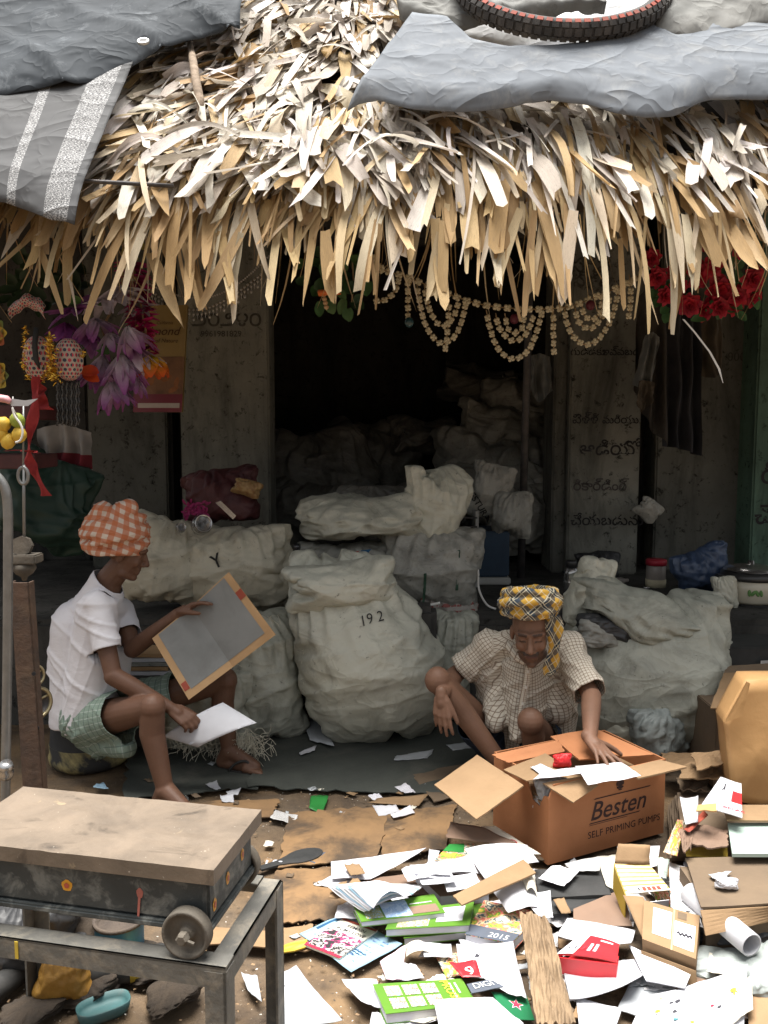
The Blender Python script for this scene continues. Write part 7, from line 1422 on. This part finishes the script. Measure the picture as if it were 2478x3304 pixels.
for r_, mt, d_ in ((.24, 'paper_white', .0015), (.19, 'star_red', .0025)): sg2.poly([(.56+(r_ if k % 2 == 0 else r_*.42)*math.sin(k*math.pi/5+.3), .56+(r_ if k % 2 == 0 else r_*.42)*math.cos(k*math.pi/5+.3)) for k in range(10)], MATS[mt], 'printed_star', d_)
gb = gbook('lower green prospectus with a grid of photographs', ((1202, 3176), (1490, 3158), (1540, 3240), (1245, 3272)), .015, .028, 9)
for i in range(3):
    for j in range(2): gb.rect(.1+i*.2, .12+j*.42, .27+i*.2, .47+j*.42, MATS[('photo_crowd', 'photo_campus', 'photo_crowd')[(i+j) % 3]], 'cover_photo')
gb.text('PROSPECTUS', .73, .94, .032, MATS['ink_yellow'], ang=-1.45, bold=.008); gb.rect(.82, .3, .84, .85, MATS['print_white'], 'title_bar'); gb.rect(.88, .45, .90, .85, MATS['print_white'], 'title_bar')
sheet('paper_sheet', 'blank white sheet over the corner of the lower green book', 'paper', .06, ((1400, 3232), (1590, 3222), (1690, 3320), (1420, 3335)), 'paper_white', lift=(0, .01, 0, 0)); sheet('paper_sheet', 'grey white sheets under the lower green book', 'paper', .008, ((1200, 3270), (1330, 3280), (1330, 3325), (1190, 3325)), 'paper_white')
sheet('kraft_strip', 'long muddy kraft cardboard strip lying over the papers', 'cardboard', [.12, .12, .10, .10], ((1675, 2952), (1768, 2975), (1858, 3320), (1730, 3320)), 'board_mud', t=.007, amp=.016, n=22, rag=.03, freq=9)
# right cluster
sheet('paper_sheet', 'crumpled white sheets above the red packet', 'paper', .045, ((1830, 2965), (2050, 3005), (2035, 3070), (1790, 3045)), 'paper_white', lift=(.02, .02, 0, 0)); sheet('paper_sheet', 'torn grey printed sheet left of the red packet', 'paper', .03, ((1760, 3020), (1800, 3010), (1800, 3060), (1765, 3065)), 'news_print', rag=.04)
c = G(1900, 3100); rp_ = thing('red_packet', 'flattened red and white packet with curved corners', 'packet', c)
P = quad(.085, (1878, 3018), (1998, 3048), (1990, 3105), (1800, 3082)); top_ = Sheet(P, MATS['print_red2'], 'packet_top', t=.004, amp=.002, n=8, parent=rp_, bow=.006); Sheet([V3((p.x, p.y, .05))+ (p-P[0])*.0 for p in P], MATS['print_red2'], 'packet_base', t=.02, amp=.0, n=3, parent=rp_); Sheet([P[0]-V3((0, 0, .055)), P[1]-V3((0, 0, .055)), P[1]+V3((0, -.004, -.004)), P[0]+V3((0, -.004, -.004))], MATS['print_red2'], 'packet_side', t=.003, amp=.0, n=2, parent=rp_)
top_.rect(-.02, .0, .26, 1.0, MATS['paper_white'], 'white_panel', .003); top_.rect(.42, .25, .48, .6, MATS['paper_white'], 'printed_bar'); top_.rect(.53, .27, .59, .62, MATS['paper_white'], 'printed_bar'); top_.text('CLU', .06, .25, .022, MATS['ink_dark'], d=.005); top_.rect(.56, .80, .86, .87, MATS['paper_white'], 'printed_bar')
sheet('white_card', 'big curved white card lying below the red packet', 'card', .03, ((1815, 3120), (2115, 3095), (2042, 3222), (1838, 3228)), 'paper_white', t=.003, lift=(0, .05, 0, 0), n=10); sheet('white_card', 'stiff white card pushed under the brown parcel', 'card', .05, ((2029, 3050), (2228, 3146), (2210, 3188), (2085, 3165)), 'paper_white', t=.003, amp=.001); sheet('paper_sheet', 'white sheet with a smudge at the foot of the drift', 'paper', .016, ((1858, 3222), (2008, 3260), (1985, 3320), (1870, 3330)), 'paper_white'); sheet('cardboard_sheet', 'grey board showing between the white cards', 'cardboard', .012, ((2030, 3180), (2180, 3190), (2110, 3300), (1990, 3260)), 'paper_grey', t=.003)
ct = sheet('picture_sheet', 'large white sheet printed with small coloured drawings', 'paper', .035, ((2090, 3212), (2410, 3160), (2400, 3320), (2030, 3330)), 'paper_white', lift=(0, 0, .04, 0), n=10); ct2 = sheet('paper_sheet', 'torn cream sheet edge right of the drawings', 'paper', .05, ((2380, 3150), (2425, 3150), (2430, 3260), (2360, 3310)), 'paper_cream', rag=.05)
for k in range(14): u, v = U(.1, .9), U(.1, .85); r_ = U(.012, .035); ct.poly([(u+r_*math.cos(a)*U(.6, 1.2), v+r_*1.4*math.sin(a)*U(.6, 1.2)) for a in [i*.785 for i in range(8)]], MATS[RND.choice(['sticker_orange', 'star_red', 'paper_blue', 'yellow_print', 'cover_teal', 'ink_dark'])], 'printed_drawing')
pc = thing('brown_parcel', 'small brown parcel box with two white labels', 'parcel', G(2150, 3060)); P = quad([.12, .12, .09, .09], (2078, 2905), (2258, 2955), (2245, 3095), (2072, 3030)); tp_ = Sheet(P, MATS['board_tan'], 'parcel_body', t=.07, amp=.001, n=4, parent=pc); tp_.rect(.18, .22, .52, .88, MATS['paper_white'], 'paper_label'); tp_.rect(.58, .12, .95, .70, MATS['paper_text'], 'paper_label'); squiggle(tp_, .64, .42, .90, .04, 18, w=.0022); tp_.rect(.54, -.01, .57, 1.0, MATS['tape_tan'], 'tape', .0008); tp_.rect(.62, .78, .78, .95, MATS['board_dark'], 'tape_patch')
Sheet([P[0]+V3((-.004, -.006, -.03)), P[1]+V3((.0, -.006, -.03)), P[1]+V3((0, -.02, -.07)), P[0]+V3((0, -.02, -.07))], MATS['board_tan'], 'end_flap', t=.003, amp=.0, n=3, parent=pc)
# biscuit box
bs_ = thing('biscuit_box', 'torn yellow and white striped biscuit box standing open', 'box', G(2060, 2880)); P = quad([.17, .17, .12, .12], (1982, 2785), (2095, 2790), (2165, 2872), (2020, 2885))
t = NT('striped_box'); s3 = t.sep(t.vec('@suv')); st2 = t.math('GREATER_THAN', t.math('FRACT', t.math('MULTIPLY', s3[1], 7.0)), .5); t.done(t.mix(st2, (.50, .46, .36), (.44, .26, .045)), .4, 0, .5)
b_ = Sheet(P, MATS['striped_box'], 'box_top', t=.003, amp=.001, n=5, parent=bs_); b_.rect(.05, .0, .95, .22, MATS['paper_cream'], 'brand_band'); b_.rect(.30, .06, .34, .16, MATS['ink_dark'], 'printed_bar'); [b_.rect(.40+k*.11, .05, .48+k*.11, .17, MATS['tape_red'], 'printed_letter', .0025) for k in range(4)]; dn = V3((0, 0, -.085))
for i, (a, b, mt) in enumerate(((0, 3, 'yellow_print'), (1, 2, 'photo_food'))): Sheet([P[a]+dn, P[b]+dn, P[b]-V3((0, 0, .004)), P[a]-V3((0, 0, .004))], MATS[mt], 'box_side', t=.003, amp=.0005, n=3, parent=bs_)
Sheet([P[0]+dn+V3((.01, -.01, 0)), P[1]+dn+V3((-.01, -.01, 0)), P[1]+V3((-.012, -.02, -.02)), P[0]+V3((.012, -.02, -.02))], MATS['paper_white'], 'inner_tray', t=.002, amp=.001, n=3, parent=bs_); Sheet([P[3]+V3((0, .0, 0)), P[2], P[2]+V3((.01, .03, .05)), P[3]+V3((.02, .03, .05))], MATS['board_tan'], 'open_flap', t=.003, amp=.004, n=5, parent=bs_, rag=.03); Sheet([P[0]+V3((-.01, 0, -.005)), P[0]+V3((.05, -.01, -.005)), P[0]+V3((.07, -.13, -.08)), P[0]+V3((.02, -.14, -.08))], MATS['board_tan'], 'torn_flap', t=.003, amp=.004, n=5, parent=bs_)
sheet('printed_sheet', 'grey printed examination sheet hanging over the parcel', 'paper', [.11, .11, .09, .10], ((2158, 2787), (2210, 2800), (2268, 3000), (2165, 2935)), 'paper_dense'); sheet('paper_sheet', 'pale green torn leaf beside the examination sheet', 'paper', .07, ((2120, 2770), (2160, 2775), (2150, 2840), (2125, 2830)), 'paper_mint', rag=.04); sheet('leaflet', 'cream and blue leaflet beneath the biscuit box', 'leaflet', .05, ((1925, 2765), (2010, 2760), (1990, 2880), (1955, 2860)), 'paper_cream')
# cardboard stack at the far right
bp = thing('cardboard_box', 'large flattened cardboard box with a bent front flap on the right', 'cardboard', G(2400, 2980)); P = quad([.17, .17, .17, .17], (2212, 2772), (2700, 2760), (2700, 2905), (2262, 2930)); Sheet(P, MATS['board_dark'], 'top_panel', t=.006, amp=.003, n=8, parent=bp, rag=.006); Pf = [G(2276, 3018, .12), G(2700, 2925, .12), P[1]-V3((0, .002, .006)), P[0]-V3((0, .002, .006))]; Sheet(Pf, MATS['board_tan'], 'front_flap', t=.005, amp=.002, n=6, parent=bp, rag=.006); m = MB(); m.box((P[0].x+.03, P[0].y+.03, 0), (P[1].x, P[3].y-.02, .155)); m.build('lower_layers', MATS['board_dark'], bp)
sack('tissue', 'crumpled white tissue on the flattened cardboard box', 3, G(2352, 2872, .175), .075, .035, .05, 'paper_white', extra=.02, cat='tissue', seed=2); sheet('paper_scrap', 'grey torn scrap on the flattened cardboard box', 'paper', .182, ((2285, 2825), (2362, 2815), (2335, 2838), (2300, 2838)), 'paper_grey', rag=.04)
sheet('mint_board', 'pale mint green board lying on the cardboard stack', 'board', .21, ((2348, 2656), (2700, 2655), (2700, 2755), (2363, 2755)), 'mint_board', t=.012, amp=.001); sheet('cardboard_sheet', 'tan cardboard with punched slot behind the mint board', 'cardboard', .23, ((2330, 2600), (2700, 2600), (2700, 2650), (2345, 2650)), 'board_tan', t=.005)
bl = sheet('clip_card', 'white clip packet card with a red corner', 'card', .27, ((2325, 2508), (2392, 2530), (2395, 2640), (2262, 2600)), 'paper_white', t=.003, amp=.002); bl.rect(.68, .35, 1, .68, MATS['print_red2'], 'red_corner'); bl.text('BELAR', .5, .12, .022, MATS['star_red'], bold=.01); bl.poly([(.30, .55), (.34, .72), (.32, .82), (.36, .84), (.39, .72), (.44, .55), (.37, .66)], MATS['ink_dark'], 'printed_clip')
sheet('blister_card', 'white blister card with red top edge', 'card', .24, ((2193, 2590), (2252, 2585), (2252, 2655), (2212, 2662)), 'paper_white', t=.003, lift=(0, 0, .02, .02)); sheet('cardboard_piece', 'small orange cardboard tab on the clip card', 'cardboard', .29, ((2250, 2600), (2312, 2595), (2312, 2620), (2245, 2618)), 'kraft_bag', t=.004); sheet('red_strip', 'orange red packaging strip beneath the clip card', 'packaging', .225, ((2270, 2620), (2285, 2632), (2225, 2690), (2205, 2680)), 'tape_red'); sheet('packaging', 'yellow and green printed packaging edge', 'packaging', .16, ((2186, 2645), (2210, 2655), (2185, 2765), (2140, 2752)), 'photo_food', t=.003); sheet('packaging', 'glossy yellow printed packaging under torn cardboard', 'packaging', .15, ((2210, 2745), (2345, 2720), (2350, 2775), (2215, 2765)), 'yellow_print', t=.003)
for i, (q, z, lab) in enumerate(((((2215, 2670), (2350, 2690), (2345, 2745), (2200, 2735)), .19, 'torn brown cardboard wad under the white clip'), (((2190, 2690), (2235, 2680), (2230, 2750), (2205, 2760)), .20, 'small peeled cardboard tongue beside the yellow packaging'), (((2200, 2480), (2330, 2440), (2330, 2520), (2190, 2525)), .20, 'crumpled tan cardboard layer behind the clip card'), (((2180, 2520), (2290, 2500), (2280, 2560), (2200, 2560)), .15, 'folded brown cardboard edge beside the carton'), (((2230, 2440), (2360, 2430), (2350, 2470), (2250, 2500)), .25, 'curled torn cardboard skin at the kraft bag foot'), (((2130, 2440), (2300, 2435), (2290, 2480), (2150, 2490)), .12, 'brown cardboard sheet behind the carton right flap'))):
    sheet('cardboard_piece', lab, 'cardboard', z, q, ('board_rose', 'board_rose', 'board_tan', 'board_dark', 'board_tan', 'board_tan')[i], t=.005, amp=.014, rag=.06, n=9, freq=4)
V_ = [A(x, y, 3.0) for x, y in ((2208, 2705), (2225, 2690), (2262, 2692), (2290, 2690), (2312, 2712))]; m = MB(); m.tube(V_, .006, 6, flat=.4); m.build('white_strip', MATS['paper_white'], label='bent white plastic strip on the torn cardboard', cat='strip')
for i in range(6): sheet('cardboard_layer', ('lowest', 'second', 'third', 'fourth', 'fifth', 'topmost')[i]+' brown flattened cardboard layer of the stack by the carton', 'cardboard', .02+i*.022, ((2155+i*6, 2600-i*8), (2600, 2590-i*8), (2600, 2760-i*8), (2160+i*8, 2770-i*8)), 'board_dark', group='flattened cardboard layers', t=.012, amp=.004, rag=.012)
# kraft paper bag and cardboard behind it
kb = thing('kraft_bag', 'tall plain brown kraft paper bag standing at the right', 'bag', G(2420, 2620))
outl = [(2408, 2196), (2700, 2190), (2700, 2600), (2460, 2605), (2372, 2582), (2358, 2540), (2350, 2450), (2345, 2380), (2336, 2328)]
V = []; n = len(outl); Yk2 = 3.02
front = [A(x, y, Yk2+.0004*(x-2340)) for x, y in outl]; back = [p+V3((.03, .16, -.01)) for p in front]; ctr = sum(front, V3((0, 0, 0)))/n + V3((0, -.03, 0))
bmh = bmesh.new(); fv = [bmh.verts.new(p) for p in front]; bv_ = [bmh.verts.new(p) for p in back]; cf = bmh.verts.new(ctr)
for i in range(n): bmh.faces.new((fv[i], fv[(i+1) % n], cf)); bmh.faces.new((fv[(i+1) % n], fv[i], bv_[i], bv_[(i+1) % n]))
bmh.faces.new(bv_[::-1]); bmesh.ops.subdivide_edges(bmh, edges=bmh.edges[:], cuts=5, use_grid_fill=True); bmesh.ops.triangulate(bmh, faces=bmh.faces[:])
for v in bmh.verts: v.co.y += .012*noise.noise(v.co*6)+.004*noise.noise(v.co*22)
bmh.verts.index_update(); put('bag_body', [v.co.copy() for v in bmh.verts], [[x.index for x in f.verts] for f in bmh.faces], MATS['kraft_bag'], kb, True); bmh.free()
Sheet([A(2336, 2330, 3.0), A(2395, 2310, 3.0), A(2420, 2205, 3.0), A(2408, 2198, 3.0)], MATS['kraft_bag'], 'folded_edge', t=.002, amp=.002, n=4, parent=kb)
cb = thing('cardboard_box', 'worn tan cardboard box with an open top behind the kraft bag', 'box', V3((A(2400, 2400, 3.6).x, 3.6, 0))); P = [A(2290, 2285, 3.45), A(2640, 2290, 3.45), A(2640, 2165, 3.75), A(2335, 2172, 3.75)]; Sheet(P, MATS['board_tan'], 'top_flap', t=.006, amp=.003, n=7, parent=cb, rag=.012); m = MB(); m.box((P[0].x+.05, 3.5, 0), (P[1].x, 3.85, P[0].z-.03), bev=.004); m.build('box_body', MATS['board_dark'], cb); Sheet([A(2335, 2172, 3.76), A(2640, 2165, 3.76), A(2640, 2130, 3.80), A(2350, 2150, 3.80)], MATS['board_dark'], 'back_flap', t=.006, amp=.003, n=5, parent=cb, rag=.03)
bx2 = thing('black_box', 'black box with a white sticker on the clutter at the right', 'box', V3((A(2420, 2130, 3.9).x, 3.9, 0))); a = A(2335, 2160, 3.95); b = A(2640, 2085, 3.95); m = MB(); m.box((a.x, 3.92, 0), (b.x, 4.2, b.z), bev=.006); m.build('box_body', MATS['folder_black'], bx2); Sheet([A(2452, 2165, 3.90), A(2520, 2165, 3.90), A(2520, 2130, 3.90), A(2455, 2132, 3.90)], MATS['news_print'], 'sticker', t=.001, amp=.0, n=2, parent=bx2)
# tube, plastic bags at the lower right
c = G(2425, 3050, .11); m = MB(); axr = V3((-.35, 1, .05)); m.lathe([(.030, -.0), (.034, -.0), (.034, .26), (.030, .26), (.030, 0)], c, 28, axr, cap=False); m.build('paper_roll', MATS['paper_white'], smooth=True, label='white rolled paper tube with dark hollow end', cat='roll')
sack('plastic_bag', 'greenish clear plastic bag with red print beside the parcel', 2, G(2330, 3140), .24, .055, .17, 'poly_clear', rotz=-.4, extra=.04, cat='bag', seed=21); sack('plastic_bag', 'pale blue clear plastic bag at the lower right', 2, G(2450, 3170), .22, .06, .18, 'poly_clear', rotz=.5, extra=.04, cat='bag', seed=25); sheet('paper_sheet', 'cream sheet with red lettering under the clear bags', 'paper', .05, ((2290, 3070), (2400, 3090), (2430, 3165), (2280, 3140)), 'paper_cream'); sheet('cardboard_sheet', 'brown cardboard under the clear plastic bags', 'cardboard', .02, ((2220, 3130), (2480, 3110), (2520, 3210), (2240, 3190)), 'board_rose', t=.005); sheet('cardboard_sheet', 'tan cardboard corner at the bottom right', 'cardboard', .02, ((2400, 3200), (2560, 3190), (2560, 3330), (2420, 3330)), 'board_tan', t=.005, rag=.03); sack('black_bundle', 'dark plastic wrapping below the flattened box', 2, G(2400, 3030), .4, .09, .2, 'sack_black', extra=.04, cat='bundle', seed=31)
# loose things lying in the carton
sheet('paper_sheet', 'white written sheet under the spread hand on the carton', 'paper', .318, ((1855, 2475), (2005, 2463), (2069, 2508), (1897, 2537)), 'paper_form', lift=(0, 0, 0, 0)); sheet('cardboard_piece', 'tan card lying in the carton mouth', 'cardboard', .312, ((1625, 2485), (1760, 2432), (1850, 2490), (1700, 2520)), 'board_tan', t=.003, amp=.002); sheet('paper_sheet', 'white slip on the tan card in the carton', 'paper', .318, ((1710, 2478), (1745, 2468), (1800, 2495), (1765, 2515)), 'paper_white'); sheet('paper_sheet', 'grey slip beside the white slip in the carton', 'paper', .322, ((1760, 2490), (1870, 2480), (1880, 2500), (1720, 2518)), 'paper_text')
sack('red_wrapper', 'crumpled bright red wrapper in the carton beside the hand', 3, G(1818, 2475, .315), .07, .055, .04, 'red_paper', extra=.015, cat='wrapper', seed=4); sack('plastic_bag', 'cloudy plastic stuffed in the torn carton corner', 3, CM @ V3((.06, .08, .17)), .13, .12, .1, 'poly_white', extra=.03, cat='bag', seed=14)
# filler: scraps that nothing but place tells apart
for k in range(95):
    x, y = U(1260, 2470), U(2790, 3310)
    if x < 1450 and y < 3000 and RND.random() < .5: continue
    s = U(22, 60); a = U(0, 6.28); q = [(x+s*1.25*math.cos(a+b), y+s*.55*math.sin(a+b)) for b in (2.5, .6, -.6, -2.5)]; q.sort(key=lambda p: p[1]); tl, tr = sorted(q[:2]); bl_, br_ = sorted(q[2:]); 
    sheet('waste_paper', 'torn pale waste paper lying in the paper drift', 'paper', .003+U(0, .007), (tl, tr, br_, bl_), RND.choice(['paper_white', 'paper_text', 'paper_form', 'paper_cream', 'news_print', 'paper_dense', 'paper_grey']), group='torn white papers in the drift', rag=.05, amp=U(.003, .006), n=8, lift=(U(0, .012), U(0, .012), U(0, .012), 0), bow=U(0, .006))
for k in range(34):
    x, y = U(1300, 2470), U(2760, 3300); s = U(20, 55); a = U(0, 6.28); q = [(x+s*1.25*math.cos(a+b), y+s*.55*math.sin(a+b)) for b in (2.5, .6, -.6, -2.5)]; q.sort(key=lambda p: p[1]); tl, tr = sorted(q[:2]); bl_, br_ = sorted(q[2:])
    sheet('waste_cardboard', 'torn brown waste cardboard lying in the paper drift', 'cardboard', .003+U(0, .008), (tl, tr, br_, bl_), RND.choice(['board_tan', 'board_rose', 'board_dark']), group='torn brown cardboard in the drift', rag=.06, t=.004)
for k in range(34):
    x, y = (U(430, 1400), U(2440, 2640)) if k % 2 else (U(600, 1300), U(2640, 3300)); s = U(6, 20); a = U(0, 6.28); q = [(x+s*1.25*math.cos(a+b), y+s*.5*math.sin(a+b)) for b in (2.5, .6, -.6, -2.5)]; q.sort(key=lambda p: p[1]); tl, tr = sorted(q[:2]); bl_, br_ = sorted(q[2:])
    sheet('litter_scrap', 'little pale scrap littering the bare floor', 'paper', .012, (tl, tr, br_, bl_), RND.choice(['paper_grey', 'paper_cream', 'board_tan', 'board_dark']), group='little scraps on the floor', rag=.08, n=3)
# crumbs of waste too small to count
M('crumb_white', (.6, .58, .54), (.4, .36, .3), s=30, r=.9); M('crumb_dark', (.05, .04, .03), (.12, .09, .06), s=30, r=.9); M('crumb_tan', (.3, .2, .11), (.2, .13, .08), s=30, r=.9)
def crumbs(name, n, mat, r0, r1, box):
    m = MB()
    for k in range(n):
        x0, y0, x1, y1 = RND.choice(box); p = G(U(x0, x1), U(y0, y1), .004); r = U(r0, r1); a = U(0, 6.28); h = U(.2, .5)*r
        c_, s_ = math.cos(a), math.sin(a); q = [(-1, -.5), (.9, -.6), (1.1, .5), (-.7, .6)]
        V = [p+V3(((x*c_-y*s_)*r*U(.7, 1.2), (x*s_+y*c_)*r*U(.7, 1.2), 0)) for x, y in q] + [p + V3((0, 0, h))]
        m.add(V, [(0, 1, 4), (1, 2, 4), (2, 3, 4), (3, 0, 4)])
    m.build(name, MATS[mat], label='fine crumbs of waste scattered over the floor', cat='litter', kind='stuff')
bx_ = [(420, 2480, 1700, 2700), (600, 2650, 1450, 3304), (0, 2900, 1250, 3304), (900, 2560, 1500, 3000)]
crumbs('pale_crumbs', 300, 'crumb_white', .0012, .004, bx_); crumbs('dark_crumbs', 600, 'crumb_dark', .0015, .006, bx_); crumbs('tan_crumbs', 420, 'crumb_tan', .002, .008, bx_)
